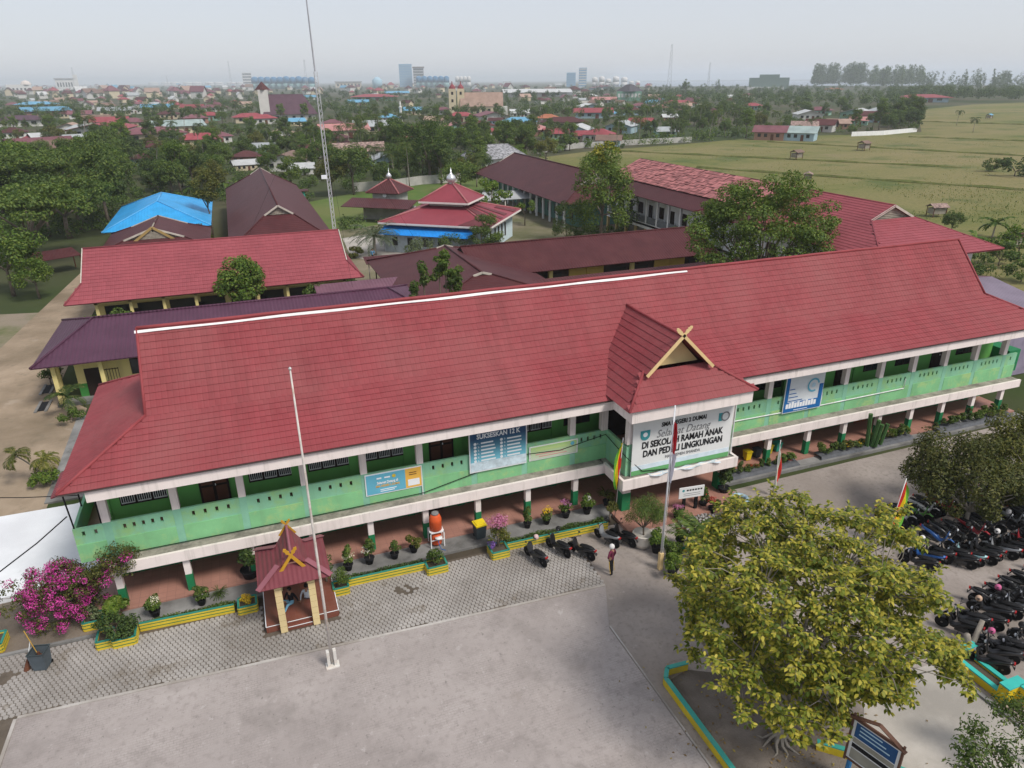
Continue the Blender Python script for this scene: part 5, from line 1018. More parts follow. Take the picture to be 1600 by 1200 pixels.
# ------------------------------------------------------------------ motorbikes and people
chrome = mat('chrome', (.5, .5, .5), .25, .05, metal=.8); tailr = mat('tail_lamp_red', (.35, .02, .02), .3, 0); lampw = mat('lamp_glass', (.6, .62, .65), .15, 0, spec=.6)
def bike_meshes(col, name):
    bm = mat('bike_'+name, col, .3, .08, spec=.5); seatm = mat('bike_seat', (.016, .016, .017), .55); d = {}
    def wheel(): 
        q = MB(); n = 18
        q.lathe([(.20, -.045), (.26, -.05), (.29, -.02), (.29, .02), (.26, .05), (.20, .045)], n); q.xf(Matrix.Rotation(math.pi/2, 4, 'Y')); return q.mesh('tyre', M_black, True)
    def rim():
        q = MB(); q.lathe([(.03, -.05), (.05, -.05), (.05, .05), (.03, .05)], 10)
        for k in range(5): a = TAU*k/5; q.bar((.04*math.cos(a), .04*math.sin(a), 0), (.21*math.cos(a), .21*math.sin(a), 0), .05, .03)
        q.lathe([(.185, -.035), (.21, -.035), (.21, .035), (.185, .035)], 16); q.xf(Matrix.Rotation(math.pi/2, 4, 'Y')); return q.mesh('rim', mat('rim_grey', (.12, .12, .12), .4, metal=.5))
    d['tyre'], d['rim'] = wheel(), rim()
    def loft(secs, m, nm):
        q = MB(); b0 = 0; k = 8
        for (y, zc, w, h) in secs:
            for i in range(k): a = TAU*(i+.5)/k; q.v.append((w*math.copysign(abs(math.cos(a))**.6, math.cos(a)), y, zc+h*math.copysign(abs(math.sin(a))**.6, math.sin(a))))
        for s in range(len(secs)-1):
            for i in range(k): q.f.append([s*k+i, (s+1)*k+i, (s+1)*k+(i+1) % k, s*k+(i+1) % k]); q.m.append(0)
        q.f.append(list(range(k))); q.m.append(0); e = (len(secs)-1)*k; q.f.append([e+i for i in reversed(range(k))]); q.m.append(0); return q.mesh(nm, m, True)
    d['body'] = loft([(-.92, .80, .05, .04), (-.75, .74, .13, .09), (-.4, .66, .17, .13), (-.1, .5, .15, .13), (.12, .38, .14, .09), (.3, .42, .15, .1)], bm, 'body')
    d['front_shield'] = loft([(.28, .45, .12, .12), (.36, .62, .19, .16), (.40, .82, .17, .14), (.42, .98, .10, .07)], bm, 'front_shield')
    d['seat'] = loft([(-.8, .84, .08, .03), (-.6, .83, .13, .05), (-.3, .79, .14, .055), (-.02, .75, .10, .05), (.05, .72, .05, .02)], seatm, 'seat')
    d['front_fender'] = loft([(.40, .56, .06, .02), (.58, .62, .07, .03), (.78, .54, .06, .02)], bm, 'front_fender')
    q = MB(); q.tube([(-.33, .22, 1.0), (-.16, .33, 1.03), (0, .40, 1.0), (.16, .33, 1.03), (.33, .22, 1.0)], .02, 6); q.tube([(0, .40, 1.0), (0, .55, .5), (0, .6, .29)], .03, 6); d['handlebar'] = q.mesh('handlebar', mat('bike_metal', (.03, .03, .032), .4, metal=.4), True)
    q = MB(); q.tube([(.2, .33, 1.03), (.27, .32, 1.22)], .008, 4); q.lathe([(.02, 0), (.06, .015), (.05, .04)], 8, (.3, .31, 1.22)); d['mirror'] = q.mesh('mirror', mat('bike_metal', (.03, .03, .032)))
    q = MB(); q.lathe([(.02, 0), (.09, .02), (.07, .07), (.01, .09)], 10); q.xf(Matrix.Translation((0, .43, .86)) @ Matrix.Rotation(-math.pi/2, 4, 'X')); d['headlight'] = q.mesh('headlight', lampw, True)
    q = MB(); q.box(-.08, .08, -.97, -.9, .74, .82); d['tail_light'] = q.mesh('tail_light', tailr)
    q = MB(); q.box(-.07, .07, -1.0, -.98, .5, .62); q.bar((0, -.85, .72), (0, -.99, .5), .1, .02); d['number_plate'] = q.mesh('number_plate', mat('plate_dark', (.06, .06, .06), .5))
    q = MB(); q.tube([(.17, -.1, .28), (.19, -.5, .33), (.19, -.85, .42)], [.03, .055, .06], 8); d['exhaust'] = q.mesh('exhaust', mat('exhaust_dark', (.05, .05, .05), .4, metal=.6), True)
    q = MB(); q.box(-.12, .12, -.45, .1, .22, .45); d['engine'] = q.mesh('engine', mat('engine_grey', (.07, .07, .07), .5, metal=.3))
    q = MB(); q.bar((-.05, -.1, .25), (-.22, -.05, .02), .02, .02); d['kickstand'] = q.mesh('kickstand', MATS['bike_metal'])
    return d
BIKES = {}
HEL = {}
def bike(label, x, y, heading, col='black', group=None, helmet=None, lean=.09):
    """heading: compass bearing of the front wheel in degrees from +Y clockwise"""
    cols = {'black': (.014, .014, .016), 'blue': (.02, .10, .32), 'white': (.6, .6, .6), 'mint': (.30, .50, .52), 'red': (.32, .02, .03), 'green': (.15, .42, .08), 'silver': (.28, .29, .3), 'charcoal': (.035, .036, .04)}
    if col not in BIKES: BIKES[col] = bike_meshes(cols[col], col)
    d = BIKES[col]; o = thing('motorbike', label, 'motorbike', (x, y, 0), -math.radians(heading), group); o.rotation_euler = (0, -lean, -math.radians(heading))
    for k, y_ in (('front_wheel', .62), ('rear_wheel', -.62)):
        w = inst(d['tyre'], k, o, (0, y_, .29)); inst(d['rim'], 'rim', w)
    for k in ('body', 'front_shield', 'seat', 'front_fender', 'handlebar', 'headlight', 'tail_light', 'number_plate', 'exhaust', 'engine', 'kickstand'): inst(d[k], k, o)
    inst(d['mirror'], 'mirror', o); m = inst(d['mirror'], 'mirror', o); m.scale = (-1, 1, 1)
    if helmet:
        if helmet not in HEL: HEL[helmet] = helmet_meshes(helmet)
        hc = thing('helmet', HELM_L.pop(0) if HELM_L else 'dark helmet hung on a motorbike mirror in the dense park', 'helmet', (x+.28*math.cos(math.radians(heading))+.3*math.sin(math.radians(heading)), y+.3*math.cos(math.radians(heading))-.28*math.sin(math.radians(heading)), 1.12), random.uniform(0, 6), 'helmets on parked motorbikes'); inst(HEL[helmet][0], 'shell', hc); inst(HEL[helmet][1], 'visor', hc)
    return o
def helmet_meshes(name):
    cols = {'white': (.66, .64, .62), 'black': (.02, .02, .02), 'pink': (.5, .12, .25), 'beige': (.5, .35, .25), 'pinkwhite': (.6, .42, .42)}
    return (MB().lathe([(.10, -.02), (.135, .03), (.14, .10), (.12, .17), (.07, .22), (.01, .235)], 14).mesh('shell', mat('helmet_'+name, cols[name], .3, .04), True), MB().lathe([(.138, .05), (.145, .07), (.143, .11)], 10, sx=.8, c=(0, .035, 0)).mesh('visor', M_glass, True))
HELM_L = ['pale pink helmet on the mirror of the first motorbike', 'black helmet on the second motorbike at the striped wall', 'black helmet on the fourth motorbike at the striped wall', 'white helmet on a motorbike beside the dark tree']
# five motorbikes by the striped wall
bike('dark scooter with pink-white helmet, leftmost of the five by the striped wall', 11.75, 27.95, -18, 'charcoal', helmet='pinkwhite'); bike('black scooter second from left by the striped planter wall', 13.15, 28.2, -22, 'black', helmet='black'); bike('black sport motorbike without helmet, middle of the five', 14.15, 27.5, -28, 'black'); bike('black and white scooter fourth from left near the yellow flag', 15.95, 28.05, -20, 'silver', helmet='black'); bike('black scooter beside the round white pot', 16.75, 27.75, -24, 'black')
# dense park on the right
ORDN = ['leftmost', 'second from left', 'third from left', 'fourth from left', 'fifth from left', 'sixth from left', 'seventh from left', 'eighth from left', 'ninth from left', 'tenth from left', 'eleventh from left', 'rightmost']
CN = {'charcoal': 'dark grey'}
def park(px0, py0, px1, py1, n, hd, cols, grp, desc, hel={}):
    a, b_ = P(px0, py0), P(px1, py1)
    for i in range(n):
        p = a.lerp(b_, i/(n-1)); c = cols[i % len(cols)]
        bike('%s motorbike, %s %s' % (CN.get(c, c), ORDN[i], desc), p.x+random.uniform(-.1, .1), p.y+random.uniform(-.18, .18), hd+random.uniform(-8, 8), c, grp, hel.get(i), .09+random.uniform(-.03, .05))
park(1392, 822, 1488, 792, 9, 150, ['black', 'white', 'charcoal', 'green', 'white', 'black', 'red', 'charcoal', 'blue'], 'motorbikes in the rear row', 'in the rear row behind the flag')
park(1500, 800, 1640, 765, 9, 150, ['black', 'charcoal', 'red', 'black', 'silver', 'charcoal', 'black', 'blue', 'black'], 'motorbikes behind the dark tree trunk', 'in the row behind the dark tree trunk')
park(1425, 884, 1478, 872, 4, -28, ['black', 'blue', 'charcoal', 'black'], 'motorbikes beside the yellow tree', 'of the four at the yellow tree', {1: 'white'})
park(1496, 884, 1650, 836, 12, -28, ['black', 'mint', 'black', 'charcoal', 'silver', 'black', 'charcoal', 'red', 'black', 'charcoal', 'black', 'white'], 'motorbikes in the middle row', 'in the middle row under the dark trees', {1: 'black', 4: 'white', 7: 'black'})
park(1462, 852, 1640, 803, 12, 152, ['blue', 'charcoal', 'black', 'red', 'black', 'charcoal', 'black', 'silver', 'black', 'charcoal', 'black', 'charcoal'], 'motorbikes facing the middle row', 'in the shaded row facing the middle one', {2: 'black', 6: 'white'})
park(1490, 988, 1650, 928, 10, -32, ['black', 'charcoal', 'black', 'charcoal', 'black', 'silver', 'charcoal', 'black', 'charcoal', 'black'], 'motorbikes in the near row', 'in the near row behind the stump', {2: 'beige', 4: 'pink', 5: 'black', 7: 'white'})
park(1535, 1042, 1650, 992, 7, -40, ['black', 'charcoal', 'black', 'silver', 'black', 'charcoal', 'black'], 'motorbikes at the yellow planter', 'in the nearest row by the yellow planter', {1: 'pink', 3: 'black'})
park(1545, 952, 1650, 905, 6, 148, ['charcoal', 'black', 'charcoal', 'black', 'silver', 'black'], 'motorbikes facing the near row', 'in the row facing the near one', {0: 'black', 3: 'white'})
bike('dark motorbike standing alone behind the yellow planter corner', P(1560, 1020).x, P(1560, 1020).y+.2, -40, 'charcoal')
bike('black motorbike parked alone at the far right end of the wing', 52.2, 35.0, 60, 'black')
# --- people: one continuous skinned body, clothing by region
skin = mat('skin', (.30, .17, .11), .6, .05); hairm = mat('black_hair', (.012, .01, .01), .5)
def person(label, loc, rz, J, edges, regions, mats_, hair=None, helmet=None):
    """J: joint -> (x,y,z,r); edges: pairs; regions: joint pair -> material index"""
    names = list(J); me = bpy.data.meshes.new('body'); me.from_pydata([J[n][:3] for n in names], [(names.index(a), names.index(b_)) for a, b_ in edges], [])
    ob = bpy.data.objects.new('tmp', me); C.objects.link(ob); md = ob.modifiers.new('s', 'SKIN'); sv = me.skin_vertices[0].data
    for i, n in enumerate(names): sv[i].radius = (J[n][3], J[n][3]*.85); sv[i].use_root = (n == 'pelvis')
    ob.modifiers.new('u', 'SUBSURF').levels = 1
    dg = bpy.context.evaluated_depsgraph_get(); m2 = bpy.data.meshes.new_from_object(ob.evaluated_get(dg)); bpy.data.objects.remove(ob); m2.name = 'body'; m2.materials.clear()
    for m in mats_: m2.materials.append(m)
    segs = [(np.array(J[a][:3]), np.array(J[b_][:3]), regions.get((a, b_), 0)) for a, b_ in edges]
    for p in m2.polygons:
        c = np.array(p.center); best = 9
        for a, b_, rg in segs:
            ab = b_-a; t = min(1, max(0, ((c-a) @ ab)/max(ab @ ab, 1e-9))); d = np.linalg.norm(c-a-ab*t)
            if d < best: best, pick = d, rg
        p.material_index = pick; p.use_smooth = True
    o = thing('person', label, 'person', loc, rz); inst(m2, 'body', o); hd = J['head']
    q = MB(); q.lathe([(.05, -.11), (.085, -.06), (.098, .02), (.09, .09), (.05, .13), (.01, .14)], 12, (hd[0], hd[1], hd[2])); q.box(hd[0]-.015, hd[0]+.015, hd[1]-.125, hd[1]-.09, hd[2]-.03, hd[2]+.01); inst(q.mesh('head', skin, True), 'head', o)
    for sx in (-1, 1): MB().lathe([(.004, -.012), (.013, 0), (.004, .012)], 6, (hd[0]+sx*.035, hd[1]-.088, hd[2]+.01)).build('eye', M_black, o); MB().box(hd[0]+sx*.095-.012, hd[0]+sx*.095+.012, hd[1]-.02, hd[1]+.02, hd[2]-.03, hd[2]+.03).build('ear', skin, o)
    MB().box(hd[0]-.025, hd[0]+.025, hd[1]-.095, hd[1]-.08, hd[2]-.062, hd[2]-.052).build('mouth', M_brown, o)
    if helmet: inst(helmet_meshes(helmet)[0], 'helmet', o, (hd[0], hd[1], hd[2]-.05))
    else: MB().lathe([(.102, 0), (.108, .06), (.09, .125), (.02, .155)], 12, (hd[0], hd[1]+.012, hd[2])).build('hair', hairm, o, True)
    return o
def hand(J, E, base, d, side):
    """five short fingers from a palm joint"""
    b_ = Vector(J[base][:3]); d = Vector(d).normalized(); s = Vector(side).normalized()
    for k in range(4):
        n = '%s_f%d' % (base, k); p = b_+d*(.075-.01*abs(k-1.5))+s*(.018*(k-1.5)); J[n] = (*p, .009); E.append((base, n))
    p = b_+d*.03+s*.05; J[base+'_t'] = (*p, .010); E.append((base, base+'_t'))
# man in helmet, hand on hip
J = dict(pelvis=(0, 0, .93, .135), waist=(0, 0, 1.08, .13), chest=(0, .01, 1.3, .155), neck=(0, 0, 1.47, .06), head=(0, -.01, 1.6, .075), ls=(-.19, .01, 1.4, .07), le=(-.27, .06, 1.14, .05), lw=(-.28, -.02, .92, .035), lh=(-.28, -.04, .86, .03), rs=(.19, .01, 1.4, .07), re=(.40, .05, 1.2, .05), rw=(.24, -.04, 1.03, .035), rh=(.19, -.06, 1.0, .03), lk=(-.11, -.02, .5, .075), la=(-.12, .03, .09, .05), lf=(-.13, -.12, .04, .04), lhip=(-.09, 0, .86, .1), rhip=(.09, 0, .86, .1), rk=(.11, .06, .5, .075), ra=(.12, .16, .09, .05), rf=(.13, .02, .04, .04))
E_ = [('pelvis', 'waist'), ('waist', 'chest'), ('chest', 'neck'), ('neck', 'head'), ('chest', 'ls'), ('ls', 'le'), ('le', 'lw'), ('lw', 'lh'), ('chest', 'rs'), ('rs', 're'), ('re', 'rw'), ('rw', 'rh'), ('pelvis', 'lhip'), ('lhip', 'lk'), ('lk', 'la'), ('la', 'lf'), ('pelvis', 'rhip'), ('rhip', 'rk'), ('rk', 'ra'), ('ra', 'rf')]
hand(J, E_, 'lh', (0, -.1, -1), (0, -1, 0)); hand(J, E_, 'rh', (-1, -.3, -.2), (0, -.3, -1))
RG = {e: 0 for e in E_}
for e in E_:
    if e[0] in ('pelvis',) and e[1] in ('lhip', 'rhip') or e[0] in ('lhip', 'rhip', 'lk', 'rk'): RG[e] = 1
    if e[0] in ('la', 'ra'): RG[e] = 3
    if e[0] in ('lw', 'rw', 'lh', 'rh', 'neck') or e == ('chest', 'neck'): RG[e] = 2
shirt_m = mat('maroon_shirt', (.12, .02, .045), .8, .15); trous = mat('black_trousers', (.018, .018, .02), .8); shoe = mat('dark_shoe', (.02, .016, .014), .6)
pm = person('person in maroon shirt and white helmet standing on the court, hand on hip', P(954, 896), math.radians(-150), J, E_, RG, [shirt_m, trous, skin, shoe], helmet='white')
for k in (-.19, .2): MB().tube([(k, .0, .84), (k*1.0, .04, .5), (k*.98, .1, .14)], .014, 5).build('trouser_stripe', mat('yellow_stripe', (.6, .38, .05), .7), pm)
# two seated in the gazebo
def seated(label, loc, rz, shirt, tr, spread=0.0):
    J = dict(pelvis=(0, 0, .12, .13), waist=(0, .03, .28, .125), chest=(0, .05, .48, .15), neck=(0, .03, .66, .06), head=(0, 0, .79, .075), ls=(-.18, .04, .58, .065), le=(-.27, -.02, .34, .048), lw=(-.2, -.2, .25, .034), lh=(-.17, -.26, .25, .03), rs=(.18, .04, .58, .065), re=(.28, .1, .34, .048), rw=(.3, .16, .12, .034), rh=(.31, .18, .06, .03), lhip=(-.1, -.05, .12, .1), lk=(-.18-spread, -.40, .42, .07), la=(-.14-spread, -.52, .07, .045), lf=(-.14-spread, -.64, .04, .035), rhip=(.1, -.05, .12, .1), rk=(.16, -.44, .30, .07), ra=(.14, -.66, .07, .045), rf=(.14, -.78, .05, .035))
    E2 = [e for e in E_ if '_f' not in e[1] and '_t' not in e[1]]; hand(J, E2, 'lh', (.3, -1, -.1), (1, 0, 0)); hand(J, E2, 'rh', (.1, .3, -1), (1, 0, 0)); R2 = {}
    for e in E2: R2[e] = RG.get(e, 2 if e[0] in ('lh', 'rh') else 0)
    return person(label, loc, rz, J, E2, R2, [mat('cloth_'+shirt[0], shirt[1], .8, .12), mat('cloth_'+tr[0], tr[1], .8, .12), skin, shoe])
seated('person in pale blue shirt seated in the gazebo by the right column', (.36, 28.75, .34), math.radians(160), ('palewhite', (.55, .62, .68)), ('blue', (.14, .27, .42))); seated('person in black top and light blue trousers sitting on the gazebo floor', (-.42, 28.75, .34), math.radians(-40), ('black', (.015, .015, .018)), ('lightblue', (.16, .34, .46)), .12)
# person far behind by the covered walk
J3 = dict(J); pw = person('person in blue shirt walking by the covered way near the mosque', P(583, 408), math.radians(20), J, E_, RG, [mat('cloth_midblue', (.08, .24, .42), .8), trous, skin, shoe])
# ------------------------------------------------------------------ other school buildings
def sheetmat(name, col, ax='X', per=4, st=.5, rough=.5, **k): return mat(name, col, rough, .14, .5, wave=(ax, per, st), **k)
MR = {'red2': mat('red_roof_tile_far', (.27, .068, .08), .6, .1, .3, island=.06), 'maroonX': sheetmat('maroon_roof_x', (.075, .024, .026), 'X', 3, .4, dirt=(.105, .038, .036), dirt_amt=.5, ds=.3), 'maroonY': sheetmat('maroon_roof_y', (.075, .024, .026), 'Y', 3, .4, dirt=(.105, .038, .036), dirt_amt=.5, ds=.3),
      'purple': sheetmat('purple_roof', (.085, .036, .062), 'X', 3.2, .7, .4), 'purple2': sheetmat('mauve_roof', (.15, .07, .095), 'X', 3, .4, .5), 'blue': sheetmat('blue_roof', (.035, .30, .62), 'X', 2.5, .3, .45), 'blueY': sheetmat('blue_awning', (.02, .22, .62), 'X', 2, .3, .5), 'mosque': mat('mosque_roof_red', (.24, .05, .065), .45, .1, .4)}
M_yw = mat('pale_yellow_wall', (.74, .62, .27), .8, .06, .6, dirt=(.4, .33, .18), dirt_amt=.35, ds=.6, streak=True); M_lblue = mat('pale_blue_wall', (.36, .58, .64), .8, .06); M_wall = mat('white_wall', (.78, .78, .77), .8, .06, .6, dirt=(.38, .36, .33), dirt_amt=.4, ds=.5, streak=True); M_grnw = mat('green_wall', (.06, .25, .06), .7, .1)
M_wood_w = mat('weathered_boards', (.30, .27, .22), .9, .25, 3, wave=('Z', 6, .8))
def fbox(parent, name, m, *a, rz=0, c=None): return MB().box(*a, rz=rz, c=c).build(name, m, parent)
def limas(parent, x0, x1, y0, y1, ze, zr, axis, m, hip=None, gab=0.0, t=.1, name='roof', capm=None, kink=None, tiles=None):
    """hip or gablet roof over a rectangle; axis of ridge 'x' or 'y'; hip = run of the hip end; gab = part of the hip cut by a small gable"""
    if axis == 'y':
        sw = lambda p: (p[1], p[0], p[2]); X0, X1, Y0, Y1 = y0, y1, x0, x1
    else: sw = lambda p: p; X0, X1, Y0, Y1 = x0, x1, y0, y1
    ym = (Y0+Y1)/2; hw = ym-Y0; hip = hw if hip is None else hip; k = gab; zk = ze+(zr-ze)*(1-k); f = (1-k) if hip else 0
    gx0, gx1 = X0+hip*f, X1-hip*f; ya, yb = Y0+hw*(1-k), Y1-hw*(1-k)
    if kink: f2 = kink; zk = ze+(zr-ze)*f2
    q = MB(); fl = axis == 'y'
    def sl(p): q.slab([sw(v) for v in (p[::-1] if fl else p)], t)
    if hip == 0: sl([(X0, Y0, ze), (X1, Y0, ze), (X1, ym, zr), (X0, ym, zr)]); sl([(X1, Y1, ze), (X0, Y1, ze), (X0, ym, zr), (X1, ym, zr)])
    elif k == 0:
        rx0, rx1 = X0+hip, X1-hip
        sl([(X0, Y0, ze), (X1, Y0, ze), (rx1, ym, zr), (rx0, ym, zr)]); sl([(X1, Y1, ze), (X0, Y1, ze), (rx0, ym, zr), (rx1, ym, zr)]); sl([(X0, Y1, ze), (X0, Y0, ze), (rx0, ym, zr)]); sl([(X1, Y0, ze), (X1, Y1, ze), (rx1, ym, zr)])
        gx0, gx1 = rx0, rx1
    else:
        sl([(X0, Y0, ze), (X1, Y0, ze), (gx1, ya, zk), (gx0, ya, zk)]); sl([(gx0, ya, zk), (gx1, ya, zk), (gx1, ym, zr), (gx0, ym, zr)])
        sl([(X1, Y1, ze), (X0, Y1, ze), (gx0, yb, zk), (gx1, yb, zk)]); sl([(gx1, yb, zk), (gx0, yb, zk), (gx0, ym, zr), (gx1, ym, zr)])
        sl([(X0, Y1, ze), (X0, Y0, ze), (gx0, ya, zk), (gx0, yb, zk)]); sl([(X1, Y0, ze), (X1, Y1, ze), (gx1, yb, zk), (gx1, ya, zk)])
    r = q.build(name, m, parent); cm_ = capm or m
    def cap_(a, c, rr=.12): MB().tube([Vector(sw(a))+Vector((0, 0, .03)), Vector(sw(c))+Vector((0, 0, .03))], rr, 6).build('ridge_cap', cm_, r, True)
    cap_((gx0 if hip else X0, ym, zr), (gx1 if hip else X1, ym, zr))
    if hip:
        for X, g in ((X0, gx0), (X1, gx1)):
            for Y, y2 in ((Y0, ya), (Y1, yb)): cap_((X, Y, ze), (g, ym, zr) if k == 0 else (g, y2, zk), .1)
        if k:
            for g, s in ((gx0, 1), (gx1, -1)):
                tri = [sw((g+s*.25, ya, zk)), sw((g+s*.25, yb, zk)), sw((g+s*.25, ym, zr))]; MB().poly(tri).build('gable', M_wood_w, r)
                for yy in (ya, yb): MB().bar(sw((g-s*.03, yy, zk)), sw((g-s*.03, ym, zr)), .08, .22).build('barge_board', mat('pale_barge', (.5, .46, .4), .8), r)
    return r
def tiles_on(parent, O, e, s, nx, ny, w, r, keep, m):
    bl = []; tiled(O, e, s, nx, ny, keep, bl, w=w, r=r)
    if bl: inst(tiles_mesh(bl, 'roof_tiles', m), 'roof_tiles', parent)['kind'] = 'stuff'
def wins(parent, axis, fixed, a0, a1, n, z0, z1, w, m=None, frame=M_dark, out=-1, nm='window'):
    """row of windows on a wall; axis 'x': wall runs along x at y=fixed"""
    for i in range(n):
        c = a0+(a1-a0)*(i+.5)/n; d = .05*out
        if axis == 'x': f = MB().box(c-w/2, c+w/2, min(fixed, fixed+d), max(fixed, fixed+d), z0, z1).build(nm, frame, parent); MB().box(c-w/2+.07, c+w/2-.07, min(fixed+d, fixed+d*1.4), max(fixed+d, fixed+d*1.4), z0+.07, z1-.07).build('pane', m or M_glass, f)
        else: f = MB().box(min(fixed, fixed+d), max(fixed, fixed+d), c-w/2, c+w/2, z0, z1).build(nm, frame, parent); MB().box(min(fixed+d, fixed+d*1.4), max(fixed+d, fixed+d*1.4), c-w/2+.07, c+w/2-.07, z0+.07, z1-.07).build('pane', m or M_glass, f)
# 1 purple-roofed classroom
B = thing('classroom_block', 'single-storey classroom with purple sheet roof behind the main block', 'building')
limas(B, -16.2, 15.5, 58.2, 70.8, 3.6, 5.25, 'x', MR['purple'], hip=3.6)
for a in ((-13.8, 15, 60.0, 60.15, 0, 1.3, M_grnw, 'lower_wall'), (-13.8, 15, 60.0, 60.15, 1.3, 3.6, M_yw, 'wall'), (-13.8, -13.65, 60.15, 68.5, 0, 3.6, M_yw, 'wall'), (14.85, 15, 60.15, 68.5, 0, 3.6, M_yw, 'wall'), (-13.65, 14.85, 68.35, 68.5, 0, 3.6, M_yw, 'wall')): fbox(B, a[7], a[6], *a[:6])
fbox(B, 'floor', G_slab, -15.3, 15.2, 58.9, 60.0, -.1, .22)
for k in range(10): x = -15.0+3.2*k; fbox(B, 'pillar', M_yw, x-.15, x+.15, 58.95, 59.25, .2, 3.6)
fbox(B, 'pillar', M_yw, -15.1, -14.8, 59.7, 59.98, .2, 3.6); fbox(B, 'door', M_dark, -13.2, -11.9, 59.94, 60.0, .22, 2.5)
q = MB(); 
for k in range(7): q.box(-11.9+.2*k, -11.86+.2*k, 59.1, 59.14, .2, 2.6)
q.box(-11.9, -10.65, 59.09, 59.15, 2.5, 2.56); q.box(-11.9, -10.65, 59.09, 59.15, .3, .36); q.build('iron_gate', M_dark, B)
wins(B, 'x', 60.0, -10.5, 14, 8, 1.6, 2.9, 1.9); fbox(B, 'balustrade', M_white, -12.3, -9.6, 58.8, 58.92, .1, .75)
# 2 red-tiled classroom
B = thing('classroom_block', 'yellow-walled classroom with steep red tiled roof, radio mast at its end', 'building')
x0, x1, y0, y1 = -16.7, 11.4, 75.0, 89.4; r = limas(B, x0, x1, y0, y1, 3.8, 7.6, 'x', mat('red_underlay', (.22, .055, .065), .7), hip=3.4, gab=.62, kink=.34)
yk, zk = y0+7.2*.38, 3.8+3.8*.34; sA = Vector((0, yk-y0, zk-3.8)); lA = sA.length; sA.normalize(); sB = Vector((0, (y0+y1)/2-yk, 7.6-zk)); lB = sB.length; sB.normalize(); hf = 3.4*.38
tb = []; tiled((x0, y0, 3.8), (1, 0, 0), sA, int((x1-x0)/.38), 5, lambda c: x0+(c.y-y0)*hf/(yk-y0) < c.x < x1-(c.y-y0)*hf/(yk-y0), tb, w=.38, r=lA/5); tiled((x0+hf, yk, zk), (1, 0, 0), sB, int((x1-x0-2*hf)/.38), 11, lambda c: True, tb, w=.38, r=lB/11)
inst(tiles_mesh(tb, 'roof_tiles', MR['red2']), 'roof_tiles', r)['kind'] = 'stuff'
for a in ((-14.5, 9.5, 76.5, 76.65, 0, 3.75, M_yw, 'wall'), (-14.5, -14.35, 76.65, 86.8, 0, 3.75, M_yw, 'wall'), (9.35, 9.5, 76.65, 86.8, 0, 3.75, M_yw, 'wall'), (-14.35, 9.35, 86.65, 86.8, 0, 3.75, M_yw, 'wall')): fbox(B, a[7], a[6], *a[:6])
for k in range(9): x = -14.2+2.95*k; fbox(B, 'pillar', M_yw, x-.14, x+.14, 75.6, 75.9, 0, 3.7)
fbox(B, 'eave_beam', M_yw, -14.4, 9.6, 75.6, 75.9, 3.4, 3.7); wins(B, 'x', 76.5, -14, 9.2, 8, 1.2, 3.0, 2.3); 
for k in range(4): fbox(B, 'door', M_dark, -11.6+6*k, -10.6+6*k, 76.43, 76.5, 0, 2.5)
# 3 brown pavilion and blue roof hall
B = thing('pavilion', 'dark brown gabled pavilion in front of the bright blue roof', 'building')
limas(B, -17.2, -4.2, 99, 113, 3.6, 6.0, 'y', MR['maroonY'], hip=4.5, gab=.55); fbox(B, 'wall', M_yw, -15.5, -6, 101, 111, 0, 3.6)
fbox(B, 'ridge_streak', M_wood_w, -10.78, -10.62, 101, 104.5, 5.55, 6.16)
for sx in (-1, 1): MB().slab([(-10.7, 107.2, 6.1), (-10.7+sx*.25, 107.2, 6.3), (-10.7+sx*.9, 107.2, 6.75), (-10.7+sx*.6, 107.2, 6.55)][::sx], .06).build('finial', MATS['ochre_finial'], B)
for sx in (-1, 1): MB().bar((-10.7+sx*3.0, 100.9, 4.0), (-10.7, 100.9, 6.15), .1, .3).build('barge_board', mat('ochre_barge', (.36, .25, .10), .8), B)
MB().poly([(-13.2, 101.0, 4.1), (-8.2, 101.0, 4.1), (-10.7, 101.0, 5.95)]).build('gable_boards', M_wood_w, B)
B = thing('hall', 'hall with bright blue hipped sheet roof among the trees', 'building'); limas(B, -18.6, -4.2, 114, 138, 3.7, 6.6, 'y', MR['blue'], hip=7.2, capm=mat('blue_cap', (.10, .38, .68), .4)); fbox(B, 'wall', M_wall, -17.5, -5.3, 115.2, 136.8, 0, 3.7); wins(B, 'x', 115.2, -17, -6, 4, 1.2, 2.6, 1.6)
# 4 long maroon hall
B = thing('hall', 'long dark maroon roofed hall with small front gable beside the lawn', 'building'); limas(B, -1.9, 11.4, 93, 152, 4.0, 8.2, 'y', MR['maroonY'], hip=8, gab=.28)
fbox(B, 'wall', M_yw, -.2, 9.8, 95, 150, 0, 4.0); wins(B, 'y', 9.8, 96, 146, 12, 1.2, 2.8, 1.8, out=1)
o = thing('shed', 'small maroon-roofed shed with green wall at the lawn edge', 'shed', P(465, 318)); q = MB(); q.box(-2.4, 2.4, -1.5, 1.5, 2.5, 2.65); q.build('roof', MR['maroonX'], o); fbox(o, 'wall', mat('turquoise_wall', (.05, .32, .25), .7), -1.2, 1.6, -1.2, 1.2, 0, 2.5)
